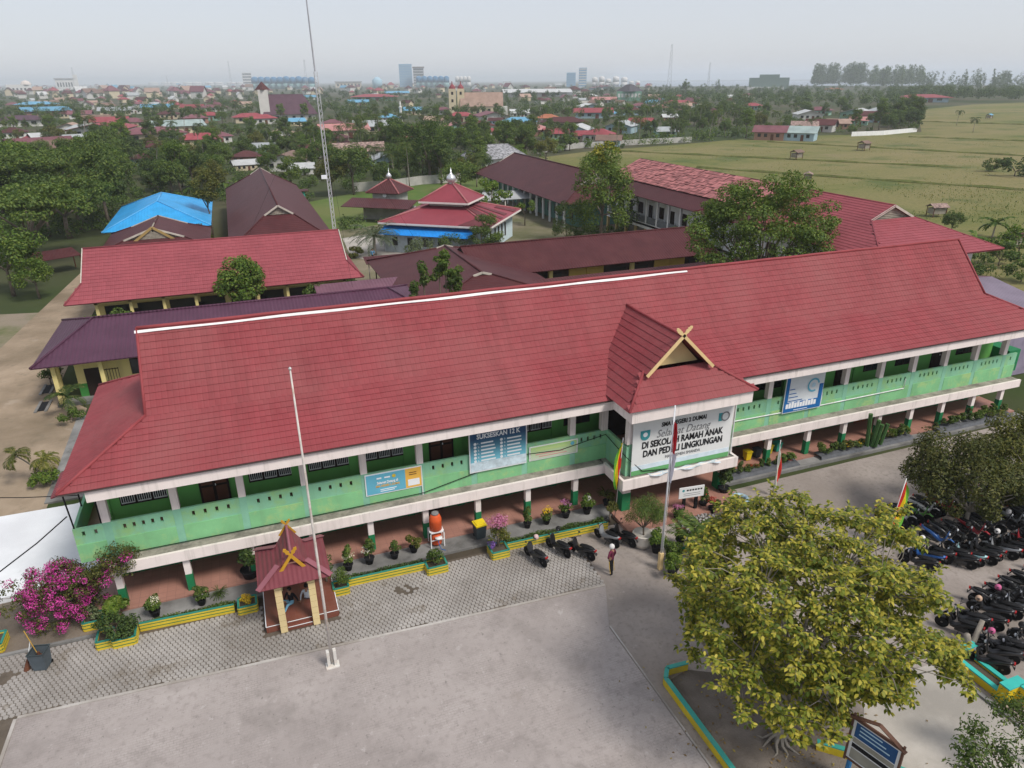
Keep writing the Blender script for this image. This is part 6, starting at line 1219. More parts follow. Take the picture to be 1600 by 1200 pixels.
# 5 mosque (stands at an angle), built about its centre
MQ = thing('mosque', 'pale blue mosque with two-tier red pyramid roof and silver dome', 'mosque', (30.3, 105.8, 0), math.radians(-37)); hx, hy = 7.5, 6.9
fbox(MQ, 'wall', mat('mosque_white_wall', (.55, .66, .70), .8, .05), -hx, hx, -hy, hy, 0, 4.1); q = MB(); ex, ey = hx+1.1, hy+1.1
def pyr(parent, ex, ey, z0, tx, ty, z1, m, nm):
    q = MB(); A = [(-ex, -ey, z0), (ex, -ey, z0), (ex, ey, z0), (-ex, ey, z0)]; T_ = [(-tx, -ty, z1), (tx, -ty, z1), (tx, ty, z1), (-tx, ty, z1)]
    for i in range(4): q.slab([A[i], A[(i+1) % 4], T_[(i+1) % 4], T_[i]] if tx > .01 else [A[i], A[(i+1) % 4], T_[i]], .1)
    r = q.build(nm, m, parent)
    for i in range(4): MB().tube([Vector(A[i])+up, Vector(T_[i])+up], .13, 6).build('hip_cap', mat('mosque_cap', (.36, .14, .14), .5), r, True)
    return r
r1 = pyr(MQ, ex, ey, 4.1, 2.7, 2.5, 5.9, MR['mosque'], 'lower_roof'); fbox(MQ, 'clerestory', M_white, -2.7, 2.7, -2.5, 2.5, 5.6, 6.6); r2_ = pyr(MQ, 3.9, 3.7, 6.6, .05, .05, 9.0, MR['mosque'], 'upper_roof')
fbox(MQ, 'fascia', M_white, -ex, ex, -ey-.06, -ey, 3.85, 4.1); fbox(MQ, 'fascia', M_white, ex, ex+.06, -ey, ey, 3.85, 4.1); fbox(MQ, 'upper_fascia', M_white, -3.9, 3.9, -3.76, -3.7, 6.35, 6.6); fbox(MQ, 'upper_fascia', M_white, 3.9, 3.96, -3.7, 3.7, 6.35, 6.6)
MB().lathe([(.5, 0), (.35, .15), (.6, .35), (.75, .7), (.6, 1.1), (.3, 1.35), (.12, 1.6), (.05, 2.3)], 16, (0, 0, 8.8)).build('dome', mat('silver_dome', (.62, .63, .64), .3, .05, metal=.6), MQ, True)
brp = mat('rust_roof_panel', (.13, .04, .045), .6, .2)
for k, (u0, u1, v0, v1) in enumerate(((-.85, -.45, .1, .9), (-.25, -.1, .05, .95), (.1, .3, .1, 1), (.6, .85, .05, .5), (-1.0, -.7, 0, .35))):
    f = lambda u, v: (ex-(ex-2.7)*v+.03, u*(ey-(ey-2.5)*v), 4.1+1.8*v+.07); MB().slab([f(u0, v0), f(u1, v0), f(u1, v1), f(u0, v1)], .04).build('rusty_panel', brp, r1)
f = lambda u, v: (u*(ex-(ex-2.7)*v), -(ey-(ey-2.5)*v)-.03, 4.1+1.8*v+.07); MB().slab([f(.45, .02), f(1.0, .0), f(1.0, .5), f(.85, .35)], .04).build('rusty_panel', brp, r1)
q = MB(); q.slab([(-hx-.6, -hy-2.6, 2.7), (hx-1.5, -hy-2.6, 2.7), (hx-1.5, -hy, 3.5), (-hx-.6, -hy, 3.5)], .06); q.build('blue_awning', MR['blueY'], MQ); fbox(MQ, 'porch_wall', mat('grey_blue_wall', (.42, .48, .52), .8), -hx, hx-2, -hy-1.6, -hy-1.45, 0, 2.7); wins(MQ, 'x', -hy-1.6, -hx+.5, hx-5, 4, 1.0, 2.2, .8)
for k in range(5): y = -4.6+1.7*k+(.6 if k else 0); fbox(MQ, 'window', M_dark, hx, hx+.06, y-.28, y+.28, .9, 3.0); fbox(MQ, 'window_hood', M_white, hx, hx+.12, y-.4, y+.4, 3.0, 3.12)
AB = thing('ablution_pavilion', 'square pavilion with maroon pyramid roof and silver ball finial', 'pavilion', P(612, 336), math.radians(-37)); fbox(AB, 'wall', mat('grey_wall', (.4, .4, .38), .8), -2.4, 2.4, -2.4, 2.4, 0, 4.4); pyr(AB, 3.3, 3.3, 4.4, .05, .05, 6.6, MR['maroonX'], 'roof'); MB().lathe([(.1, 0), (.45, .3), (.5, .6), (.3, .95), (.05, 1.2), (.04, 2.0)], 12, (0, 0, 6.5)).build('finial', MATS['silver_dome'], AB, True)
MB().lathe([(.1, 0), (.35, .25), (.4, .3)], 10, (0, 0, 0)).xf(Matrix.Translation((.2, -2.5, 4.0)) @ Matrix.Rotation(math.pi/2, 4, 'X')).build('loudspeaker', M_wh_ink, AB)
o = thing('side_wing', 'low maroon-roofed wing between the pavilion and the mosque', 'building', P(610, 345), math.radians(-37)); q = MB(); q.slab([(-8, -3, 2.7), (5, -3, 2.7), (5, 1.5, 3.6), (-8, 1.5, 3.6)], .08); q.build('roof', MR['maroonX'], o); fbox(o, 'wall', mat('grey_wall', (.4, .4, .38), .8), -5.5, 4.5, .6, 1.4, 0, 2.6)
# 6 maroon centre block
B = thing('office_block', 'low office block with dark maroon hipped roof behind the ridge', 'building'); limas(B, 13.2, 29.5, 59.5, 83.5, 3.5, 5.7, 'y', MR['maroonY'], hip=6, gab=.12); fbox(B, 'wall', M_yw, 15, 27.5, 61.5, 81.5, 0, 3.5)
for k in range(7): fbox(B, 'post', M_dark, 13.6, 13.72, 60+3.4*k, 60.12+3.4*k, 0, 3.6)
o = MB(); o.slab([(26, 59.6, 3.75), (31, 59.6, 3.75), (30.2, 62.5, 4.3), (27, 62.5, 4.3)], .06); o.build('white_sheet', M_white, B)
# 7 long brown row
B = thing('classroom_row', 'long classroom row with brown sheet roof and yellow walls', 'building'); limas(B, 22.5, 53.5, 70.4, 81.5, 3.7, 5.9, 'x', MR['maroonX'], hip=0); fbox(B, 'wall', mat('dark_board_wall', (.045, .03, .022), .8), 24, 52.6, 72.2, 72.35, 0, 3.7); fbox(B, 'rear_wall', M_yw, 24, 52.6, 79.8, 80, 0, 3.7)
for xa, xb in ((34.2, 38.6), (45.4, 49.6)): fbox(B, 'shutter_panel', mat('mustard_panel', (.58, .42, .12), .7, .06), xa, (xa+xb)/2-.03, 72.08, 72.2, .6, 3.3); fbox(B, 'shutter_panel', MATS['mustard_panel'], (xa+xb)/2+.03, xb, 72.08, 72.2, .6, 3.3)
for x in (27.6, 31.6, 42.0, 51.6): fbox(B, 'pillar', M_yw, x-.22, x+.22, 71.3, 71.7, 0, 3.65)
wins(B, 'x', 72.2, 24.3, 33.8, 3, 1.0, 2.8, 2.2); wins(B, 'x', 72.2, 39, 45, 2, 1.0, 2.8, 2.2); wins(B, 'x', 72.2, 49.8, 52.4, 1, 1.0, 2.8, 1.8)
for x in (32.2, 40.4, 44.4, 50.6): fbox(B, 'bench', M_white, x-.9, x+.9, 71.2, 71.5, .4, .55)
o = thing('covered_way', 'dark maroon roofed walkway just behind the main ridge', 'walkway'); q = MB(); q.slab([(26.5, 61.5, 3.4), (58, 61.5, 3.4), (58, 65.6, 4.2), (26.5, 65.6, 4.2)], .08); q.build('roof', MR['maroonX'], o)
for k in range(9): fbox(o, 'post', M_dark, 27+3.7*k, 27.12+3.7*k, 62, 62.12, 0, 3.4)
o = thing('covered_way', 'mauve sheet roofed walkway beside the red-tiled classroom', 'walkway'); q = MB(); q.slab([(6, 68.6, 3.3), (15.8, 68.6, 3.3), (15.8, 73.3, 3.9), (6, 73.3, 3.9)], .07); q.build('roof', MR['purple2'], o)
for k in range(4): fbox(o, 'post', M_dark, 6.4+3*k, 6.5+3*k, 72.6, 72.7, 0, 3.6)
o = thing('covered_way', 'narrow maroon walkway roof leading to the mosque yard', 'walkway'); q = MB(); q.slab([(13.2, 84, 3.0), (22.5, 84, 3.0), (22.5, 86.2, 3.4), (13.2, 86.2, 3.4)], .07); q.build('roof', MR['maroonX'], o)
for k in range(4): fbox(o, 'post', M_white, 13.5+2.9*k, 13.6+2.9*k, 84.4, 84.5, 0, 3.1)
# 8 white two-storey block on the right
B = thing('classroom_block', 'two-storey white classroom block with patchy pink tiled roof', 'building'); wx = 55.6
limas(B, 54.0, 69.6, 67, 104.6, 7.5, 11.15, 'y', MR['maroonY'], hip=0); r = B.children[0]
tm2 = mat('pink_patchy_tile', (.36, .145, .14), .6, .2, .8, island=.35, dirt=(.14, .05, .05), dirt_amt=.7, ds=.8); sR = Vector((7.8, 0, 3.65)); lR = sR.length; sR.normalize(); tb = []
tiled(Vector((54.0, 104.6, 7.5))+sR*lR*.36+Vector((-.05, 0, .04)), (0, -1, 0), sR, int(37.6/.62), 10, lambda c: True, tb, w=.62, r=lR*.64/10, jitter=.10); inst(tiles_mesh(tb, 'roof_tiles', tm2), 'roof_tiles', r)['kind'] = 'stuff'
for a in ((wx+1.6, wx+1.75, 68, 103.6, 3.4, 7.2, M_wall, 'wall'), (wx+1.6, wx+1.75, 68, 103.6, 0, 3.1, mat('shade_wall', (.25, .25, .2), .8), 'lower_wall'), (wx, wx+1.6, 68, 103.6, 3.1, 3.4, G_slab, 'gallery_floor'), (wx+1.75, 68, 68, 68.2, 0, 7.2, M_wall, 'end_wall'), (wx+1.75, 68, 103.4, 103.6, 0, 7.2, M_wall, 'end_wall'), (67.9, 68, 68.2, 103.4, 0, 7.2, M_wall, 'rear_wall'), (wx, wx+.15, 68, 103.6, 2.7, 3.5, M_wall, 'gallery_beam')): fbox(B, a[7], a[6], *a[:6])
for k in range(13):
    y = 68.2+2.92*k; fbox(B, 'pillar', M_wall, wx-.02, wx+.28, y-.15, y+.15, 3.5, 7.1); fbox(B, 'pillar', mat('ochre_pillar', (.5, .38, .16), .8), wx-.05, wx+.3, y-.18, y+.18, 0, 2.7)
    if k < 12:
        fbox(B, 'railing_panel', mat('grey_railing', (.16, .17, .18), .6) if k > 3 else M_wall, wx+.05, wx+.12, y+.15, y+2.8, 3.5, 4.5)
        if k % 2 == 0: fbox(B, 'door', M_dark, wx+1.54, wx+1.6, y+.8, y+1.8, 3.4, 5.8)
        else: fbox(B, 'window', M_dark, wx+1.54, wx+1.6, y+.6, y+2.4, 4.3, 5.9)
# 9 red-tiled hip roof block right behind the main ridge
B = thing('classroom_block', 'two-storey block with red hipped roof and open gable at the field side', 'building'); r = limas(B, 54.0, 69.6, 47.6, 77.5, 7.46, 11.11, 'y', mat('red_underlay', (.22, .055, .065), .7), hip=10.5, gab=.36)
sR = Vector((7.8, 0, 3.65)); lR = sR.length; sR.normalize(); tb = []; tiled((54.0, 66.98, 7.5), (0, -1, 0), sR, 48, 20, lambda c: c.y > 47.6+min((c.x-54)/7.8, .64)*10.5, tb, w=.4, r=lR/20); sF = Vector((0, 10.5, 3.65)); lF = sF.length; sF.normalize(); tiled((54.0, 47.6, 7.5), (1, 0, 0), sF, 39, 17, lambda c: 54+(c.y-47.6)*7.8/10.5 < c.x < 69.6-(c.y-47.6)*7.8/10.5, tb, w=.4, r=lF*.64/17)
inst(tiles_mesh(tb, 'roof_tiles', MR['red2']), 'roof_tiles', r)['kind'] = 'stuff'; fbox(B, 'wall', M_wall, 55.8, 68, 49.5, 66.9, 0, 7.5); wins(B, 'y', 55.8, 50, 66, 5, 4.3, 5.9, 1.8)
B = thing('annex', 'low annex with mauve sheet roof at the right end of the main block', 'building'); q = MB(); q.slab([(53.5, 40.5, 4.2), (66, 38.5, 4.2), (68, 47, 5.0), (53.5, 49, 5.0)], .1); q.build('roof', sheetmat('lilac_roof', (.20, .165, .21), 'X', 3, .4), B); q = MB(); q.slab([(53.5, 49, 5.02), (68, 47, 5.02), (68.2, 49, 4.6), (53.5, 51, 4.6)], .1); q.build('rear_roof', MR['purple2'], B); fbox(B, 'wall', mat('lilac_wall', (.27, .235, .31), .8), 54.5, 65, 41.5, 46.5, 0, 4.1)
o = thing('stair_wing', 'lilac-walled stair wing just past the right end of the gallery', 'building'); fbox(o, 'wall', MATS['lilac_wall'], 53.0, 60, 36.5, 36.7, 0, 5.5); fbox(o, 'parapet', M_dgreen, 51.8, 53.0, 33, 36.5, 2.6, 4.3)
# 10 brown hall at the back with the grey patchy roof behind it
B = thing('hall', 'brown-roofed classroom hall with open gable beyond the round topiary', 'building'); limas(B, 49.8, 66.4, 107.5, 156, 4.2, 8.4, 'y', MR['maroonY'], hip=7, gab=.42); fbox(B, 'wall', mat('sea_green_wall', (.10, .22, .18), .8), 53, 65, 109.5, 154, 0, 4.2)
for k in range(15): fbox(B, 'pillar', M_wall, 50.9, 51.2, 110+3*k, 110.3+3*k, 0, 4.2)
wins(B, 'y', 53, 110, 153, 14, 1.0, 2.6, 1.6, nm='door')
B = thing('house', 'house with chequered grey and white tile roof behind the brown hall', 'house', P(785, 270)); limas(B, -7, 9, 2, 16, 3.4, 6.6, 'x', mat('grey_patchy_tile', (.25, .25, .26), .7, .8, 1.6), hip=4); fbox(B, 'wall', M_wall, -6, 8, 3, 15, 0, 3.4)
B = thing('gate_house', 'small grey sheet roofed shelter behind the mosque', 'shelter', P(790, 330)); q = MB(); q.slab([(-8, -4, 2.8), (10, -4, 2.8), (10, 1, 3.6), (-8, 1, 3.6)], .08); q.slab([(10, 6, 2.8), (-8, 6, 2.8), (-8, 1, 3.6), (10, 1, 3.6)], .08); q.build('roof', sheetmat('grey_roof', (.34, .35, .35), 'X', 3, .3), B)
for x in (-7.5, -1.5, 4.5, 9.5): fbox(B, 'post', M_white, x, x+.15, -3.8, -3.65, 0, 2.8); fbox(B, 'rear_post', M_white, x, x+.15, 5.65, 5.8, 0, 2.8)
# 11 boundary walls
def wall_run(name, label, pts, h, m, t=.2):
    o = thing(name, label, 'wall')
    for a, c in zip(pts[:-1], pts[1:]): MB().bar((a.x, a.y, h/2), (c.x, c.y, h/2), t, h).build('panel', m, o)
    return o
wall_run('boundary_wall', 'pale boundary wall between the lawn and the trees', [P(552, 300), P(605, 296), P(660, 288), P(720, 284)], 2.0, mat('stained_wall', (.42, .41, .38), .9, .2, .6, dirt=(.2, .2, .17), dirt_amt=.5, ds=.4)); wall_run('boundary_wall', 'long pale wall along the far side of the rice field', [P(840, 240), P(900, 232), P(1000, 226), P(1080, 222)], 2.0, MATS['stained_wall']); wall_run('boundary_wall', 'white wall at the field corner before the dark trees', [P(1330, 213), P(1380, 211), P(1432, 206)], 1.8, M_wall)
# 12 lattice mast
MS = thing('radio_mast', 'tall guyed lattice radio mast beside the red-tiled classroom', 'mast', (10.0, 84.3, 0)); mm_ = mat('mast_steel', (.55, .56, .58), .5, .1); hm = 41.0; tri = [(.22*math.cos(TAU*k/3), .22*math.sin(TAU*k/3)) for k in range(3)]
def mx(z): return -.6*z/hm
for k in range(3): q = MB(); q.tube([(tri[k][0], tri[k][1], 0), (tri[k][0]+mx(24), tri[k][1], 24)], .035, 5); q.build('leg', mm_, MS)
for k in range(3):
    q = MB()
    for i in range(40):
        z = .6*i; a, c = tri[k], tri[(k+1) % 3]; q.bar((a[0]+mx(z), a[1], z), (c[0]+mx(z+.6), c[1], z+.6), .025, .025)
    q.build('lattice', mm_, MS)
MB().tube([(mx(24), 0, 24), (mx(32), 0, 32), (mx(hm), 0, hm)], [.09, .06, .03], 6).build('upper_pole', mat('mast_grey', (.4, .41, .44), .5), MS); fbox(MS, 'dish', M_wh_ink, -.9, -.3, -.3, 0, 13, 13.4)
for a in range(3): MB().tube([(mx(23), 0, 23), (15*math.cos(TAU*a/3+.5), 15*math.sin(TAU*a/3+.5), 0)], .012, 3).build('guy_wire', M_black, MS)
# overhead cable at the left
o = thing('overhead_cable', 'black cable sloping across the lower left to the block corner', 'cable'); MB().tube([(-9.2, 32.2, 5.2), (-10.4, 31.6, 4.5), (-12.5, 30.4, 3.6), (-16, 28.6, 2.6)], .03, 5).build('wire', M_black, o, True)
o = thing('overhead_cable', 'thin cable running level over the white pad', 'cable'); MB().tube([(-9.1, 34.4, 5.0), (-12, 36.5, 4.3), (-18, 39, 4.2)], .022, 5).build('wire', M_black, o, True)
o = thing('roadside_stall', 'rusty red roofed lean-to at the edge of the dirt road', 'shed', P(95, 425), .5); q = MB(); q.slab([(-3, -1.5, 2.1), (2.5, -1.5, 2.1), (2.5, 1.6, 2.7), (-3, 1.6, 2.7)], .06); q.build('roof', MR['maroonX'], o)
for x in (-2.8, 2.3): fbox(o, 'post', M_brown, x, x+.12, -1.3, -1.18, 0, 2.1); fbox(o, 'rear_post', M_brown, x, x+.12, 1.3, 1.42, 0, 2.6)
for k in range(2): o = thing('drain', 'open %s concrete drain slot beside the purple-roofed classroom' % ('upper', 'lower')[k], 'drain', P((75, 68)[k], (608, 635)[k])); fbox(o, 'slot', M_black, -.25, .25, -.9, .9, .0, .03); fbox(o, 'rim', G_slab, -.45, -.25, -1.1, 1.1, -.02, .06); fbox(o, 'rim', G_slab, .25, .45, -1.1, 1.1, -.02, .06)
# ------------------------------------------------------------------ the town beyond
HC = {'red': (.26, .062, .072), 'mauve': (.17, .072, .085), 'maroon': (.085, .03, .03), 'purple': (.10, .055, .075), 'blue': (.13, .31, .45), 'grey': (.33, .35, .36), 'white': (.48, .49, .49), 'tan': (.36, .25, .20), 'pink': (.42, .20, .19), 'orange': (.40, .15, .08), 'teal': (.30, .37, .36), 'brown': (.19, .125, .10)}
HM = {k: mat('town_roof_'+k, v, .6, .15, .35, obj=.12, dirt=tuple(x*.6 for x in v), dirt_amt=.5, ds=.3) for k, v in HC.items()}
HM['patchy'] = mat('town_roof_patchy', (.27, .19, .165), .7, .75, 1.4)
HW = {k: mat('town_wall_'+k, v, .85, .08, .3, obj=.1) for k, v in {'white': (.58, .57, .54), 'cream': (.56, .48, .34), 'blue': (.34, .46, .52), 'green': (.26, .42, .34), 'brick': (.33, .19, .14)}.items()}
_hm = {}
def house_meshes(kind, col, wall, asp):
    """unit house: width 1 along x, depth asp along y, wall to z=.3, ridge to z=.52; one mesh for each part"""
    key = (kind, col, wall, asp)
    if key in _hm: return _hm[key]
    d = asp/2; o_ = .05; w = MB().box(-.46, .46, -d+.05, d-.05, 0, .30); r = MB()
    if kind == 'hip': hr = min(d, .45); pts = [(-.5-o_, -d, .3), (.5+o_, -d, .3), (.5+o_, d, .3), (-.5-o_, d, .3)]; a, b_ = (-.5+hr*.9, 0, .50), (.5-hr*.9, 0, .50); [r.slab(p, .012) for p in ([pts[0], pts[1], b_, a], [pts[2], pts[3], a, b_], [pts[3], pts[0], a], [pts[1], pts[2], b_])]
    elif kind == 'gable': [r.slab(p, .012) for p in ([(-.5-o_, -d, .29), (.5+o_, -d, .29), (.5+o_, 0, .52), (-.5-o_, 0, .52)], [(.5+o_, d, .29), (-.5-o_, d, .29), (-.5-o_, 0, .52), (.5+o_, 0, .52)])]; w.poly([(-.46, -d+.05, .30), (-.46, 0, .51), (-.46, d-.05, .30)]); w.poly([(.46, -d+.05, .30), (.46, d-.05, .30), (.46, 0, .51)])
    else: [r.slab(p, .012) for p in ([(-.5, -d-.03, .29), (0, -d-.03, .50), (0, d+.03, .50), (-.5, d+.03, .29)][::-1], [(.5, d+.03, .29), (0, d+.03, .50), (0, -d-.03, .50), (.5, -d-.03, .29)][::-1])]; w.poly([(-.46, -d+.05, .30), (.46, -d+.05, .30), (0, -d+.05, .49)]); w.poly([(.46, d-.05, .30), (-.46, d-.05, .30), (0, d-.05, .49)])
    wi = MB()
    one = [MB().box(x-.05, x+.05, -d+.035, -d+.05, .12, .24).mesh('window', M_glass) for x in (-.3, -.1, .28)]; dr = MB().box(.06, .15, -d+.035, -d+.05, 0, .22).mesh('door', M_brown)
    _hm[key] = (w.mesh('wall', HW[wall]), r.mesh('roof', HM[col]), one, dr); return _hm[key]
H_RECT = []; H_POS = []
LMK = [(120, 'near the blue-roofed house'), (250, 'behind the tree belt'), (380, 'left of the purple church'), (500, 'by the purple church'), (660, 'right of the radio mast'), (790, 'by the tan church'), (900, 'right of the tan church'), (1010, 'before the green hall'), (1130, 'by the tall lattice tower'), (1290, 'in the village at the field edge'), (1460, 'at the dark field-corner trees')]
ORD = ['nearest', 'second nearest', 'third nearest', 'fourth nearest', 'fifth nearest', 'sixth nearest']
hl = '''35 188 50 purple hip;70 174 46 blue gable;58 164 40 blue hip;162 201 58 red front;172 190 36 red gable;208 190 26 mauve hip;277 197 52 teal gable;238 209 66 mauve hip;312 217 46 red hip;285 217 34 grey gable;62 227 58 mauve gable;96 230 48 brown gable;70 213 28 white gable;45 214 22 red hip;117 215 28 grey gable;110 197 24 tan front;126 201 28 grey hip;225 240 30 maroon hip;385 238 34 maroon hip;380 247 20 white gable;305 184 28 mauve hip;328 180 25 red hip;301 168 26 red gable;334 168 30 mauve hip;390 183 40 red hip;246 168 34 blue gable;208 171 18 white front;108 177 20 maroon hip;126 178 24 mauve gable;180 173 34 grey gable;264 178 26 maroon hip;408 185 36 red hip;462 187 22 blue gable;440 206 30 tan front;412 223 25 grey gable;450 246 46 brown front;470 252 18 white gable;536 203 56 pink gable;520 213 34 maroon hip;588 197 52 grey gable;607 220 58 red front;560 235 60 patchy gable;600 241 34 grey front;641 220 32 patchy gable;585 153 58 red hip;608 182 25 blue hip;645 172 24 blue gable;692 172 25 mauve hip;720 181 34 red hip;767 181 42 mauve front;712 195 26 pink front;745 196 42 maroon hip;766 201 22 red gable;812 176 26 white gable;775 185 20 maroon gable;810 190 40 blue hip;856 184 30 orange hip;880 191 54 maroon hip;903 201 34 white front;868 205 30 red gable;912 207 28 red gable;936 209 38 red hip;952 214 30 brown gable;926 176 50 red gable;960 174 15 blue gable;920 167 34 white front;983 172 30 maroon hip;972 196 34 grey front;1002 190 28 red gable;1046 180 20 white gable;1040 201 26 grey gable;1060 162 42 red hip;945 156 30 pink gable;838 147 84 white gable;940 138 30 mauve front;923 150 16 white front;1205 205 36 mauve gable;1252 206 36 teal gable;1257 195 28 patchy gable;1283 194 32 maroon gable;1176 165 22 red hip;1262 178 32 white front;1280 172 28 mauve hip;1340 176 34 white front;1364 181 46 maroon hip;1343 185 22 pink gable;1379 173 28 grey front;1441 154 54 red hip;1141 152 24 white gable;1303 140 20 orange hip;1068 165 20 tan gable;560 160 26 blue gable;620 146 30 blue gable;480 152 20 blue gable;150 186 30 brown gable;20 205 26 maroon hip;255 224 30 maroon gable;340 210 30 mauve hip;520 190 24 mauve hip;480 230 34 maroon gable;540 222 30 maroon hip;680 186 26 tan gable;840 200 30 pink hip;1030 168 26 pink hip;1000 165 24 mauve hip;660 200 28 mauve gable;1110 172 22 maroon hip;1310 190 24 tan gable'''
rows_ = []
for it in hl.split(';'):
    a = it.split(); rows_.append((float(a[0]), float(a[1]), float(a[2]), a[3], a[4]))
rows_.sort(key=lambda r: -r[1]); seen = {}; wl = ['white', 'cream', 'white', 'blue', 'green', 'brick', 'white', 'cream']
for i, (px, py, wp, col, kind) in enumerate(rows_):
    zr = 3.2; p = P(px, py, zr); dist = math.hypot(p.x, p.y); w = wp*math.hypot(dist, CAMH)/FPX*1.02; w = max(6.5, w*(1.15 if py > 188 else 1.05)); asp = min(1.0, max(.55, 10.5/w)) if kind != 'front' else 1.15
    asp = round(asp*5)/5; sc = w; zs = min(w*.85, 9+.12*w); yaw = math.atan2(-p.x, p.y)+(.25*math.sin(i*2.3)); ms = house_meshes(kind, col, wl[i % 8], asp); g = next((n for x, n in LMK if px < x), LMK[-1][1])
    tn = {'hip': 'hip-roofed', 'gable': 'gable-roofed', 'front': 'house with gable end to the school'}[kind]; key = (col, kind, g); n_ = seen.get(key, 0); seen[key] = n_+1
    cw = {'patchy': 'patchy brown and white', 'blue': 'light blue', 'grey': 'grey metal', 'white': 'white metal', 'teal': 'pale green metal'}.get(col, col)
    lab = ('%s %s house %s' % (cw, tn, g)) if kind != 'front' else ('%s roofed house with front gable %s' % (cw, g))
    if n_: lab += ', %s' % (ORD[n_] if n_ < 6 else 'farther')
    o = thing('house', lab, 'house', (p.x, p.y, 0), yaw, 'houses of the village'); o.scale = (sc, sc, zs); inst(ms[0], 'wall', o); inst(ms[1], 'roof', o)
    if wp > 17:
        for m_ in ms[2]: inst(m_, 'window', o)
        inst(ms[3], 'door', o)
    H_RECT.append((px-wp*.5, py-wp*.13, px+wp*.5, py+wp*.16, dist)); H_POS.append((p.x, p.y, w*.75))
# churches and landmark buildings
def landmark(px, py_base, name, label, cat='building'):
    p = P(px, py_base); o = thing(name, label, cat, p, math.atan2(-p.x, p.y)); s = math.hypot(math.hypot(p.x, p.y), CAMH)/FPX; H_POS.append((p.x, p.y, 14)); return o, s
def rect(px0, py0, px1, py1, base): H_RECT.append((px0, py0, px1, py1, math.hypot(*P((px0+px1)/2, base)[:2])))
cw_ = HW['white']; o, s = landmark(452, 188, 'church', 'purple-roofed church with white square tower', 'church'); u = s
q = MB(); q.slab([(-34*u, -8*u, 8*u), (40*u, -8*u, 8*u), (22*u, 6*u, 34*u), (-24*u, 6*u, 34*u)], .2); q.slab([(40*u, 20*u, 8*u), (-34*u, 20*u, 8*u), (-24*u, 6*u, 34*u), (22*u, 6*u, 34*u)], .2); q.slab([(40*u, -8*u, 8*u), (40*u, 20*u, 8*u), (22*u, 6*u, 34*u)], .2); q.slab([(-34*u, 20*u, 8*u), (-34*u, -8*u, 8*u), (-24*u, 6*u, 34*u)], .2); q.build('roof', HM['purple'], o); fbox(o, 'wall', cw_, -30*u, 36*u, -5*u, 17*u, 0, 8*u)
fbox(o, 'tower', cw_, -37*u, -24*u, -6*u, 7*u, 0, 40*u); MB().lathe([(10*u, 0), (.3, 10*u)], 4, (-30.5*u, .5*u, 40*u)).build('tower_roof', HM['maroon'], o); wins(o, 'x', -5*u, -20*u, 34*u, 5, 2*u, 6*u, 4*u); rect(412, 140, 492, 185, 188)
o, s = landmark(752, 180, 'church', 'tan-roofed church with cream towers and red spires', 'church'); u = s
q = MB(); q.slab([(-30*u, -7*u, 12*u), (32*u, -7*u, 12*u), (32*u, 5*u, 31*u), (-30*u, 5*u, 31*u)], .2); q.slab([(32*u, 17*u, 12*u), (-30*u, 17*u, 12*u), (-30*u, 5*u, 31*u), (32*u, 5*u, 31*u)], .2); q.build('roof', HM['tan'], o); q = MB().box(-30*u, 32*u, -6*u, 16*u, 0, 12*u); q.poly([(32*u, -6*u, 12*u), (32*u, 16*u, 12*u), (32*u, 5*u, 30*u)]); q.build('wall', HW['cream'], o)
for k, x in enumerate((-41, -29)): t_ = fbox(o, 'tower', HW['cream'], (x-5)*u, (x+5)*u, (-6+6*k)*u, (4+6*k)*u, 0, 36*u); MB().lathe([(4.5*u, 0), (4.2*u, 2*u), (3*u, 4*u), (1*u, 6*u), (.2, 10*u)], 10, (x*u, (-1+6*k)*u, 36*u)).build('spire', HM['red'], o); [fbox(t_, 'opening', M_dark, (x-1.5)*u, (x+1.5)*u, (-6.2+6*k)*u, (-6+6*k)*u, z*u, (z+4)*u) for z in (8, 18, 28)]
fbox(o, 'wing', cw_, 26*u, 38*u, -9*u, 4*u, 0, 12*u); wins(o, 'x', -6*u, -26*u, 24*u, 6, 3*u, 9*u, 4*u); rect(704, 138, 802, 178, 180)
o, s = landmark(627, 190, 'minaret', 'slim white minaret among the palms', 'tower'); u = s; MB().lathe([(2*u, 0), (1.8*u, 18*u), (2.6*u, 19*u), (2.6*u, 20*u), (1.4*u, 20.5*u), (1.4*u, 24*u), (.2, 28*u)], 10).build('shaft', cw_, o); rect(620, 160, 634, 188, 190)
# skyline: distances of one to three kilometres
def tower_block(px, base, w, h, label, m, name='office_tower', bands=6, bm=None, d=.7, top=None):
    o, u = landmark(px, base, name, label, 'building'); fbox(o, 'wall', m, -w/2*u, w/2*u, 0, w*d*u, 0, h*u)
    for k in range(bands): z = h*(k+.5)/bands; fbox(o, 'window_band', bm or M_glass, -w*.46*u, w*.46*u, -.25*u, 0, (z-h*.16/bands*1.3)*u, (z+h*.16/bands*1.3)*u)
    if top: fbox(o, 'roof_slab', top, -w*.56*u, w*.56*u, -.6*u, (w*d+.6)*u, h*u, (h+1.6)*u)
    return o
bl1 = mat('sky_blue_cladding', (.20, .36, .52), .4, .08); bl2 = mat('dusty_blue_panel', (.26, .40, .52), .5, .06); gy = mat('far_grey', (.38, .38, .38), .8, .08); wt = mat('far_white', (.62, .61, .59), .8, .06); gn = mat('far_green', (.17, .32, .24), .7, .08); cr_ = mat('far_cream', (.55, .47, .36), .8, .06)
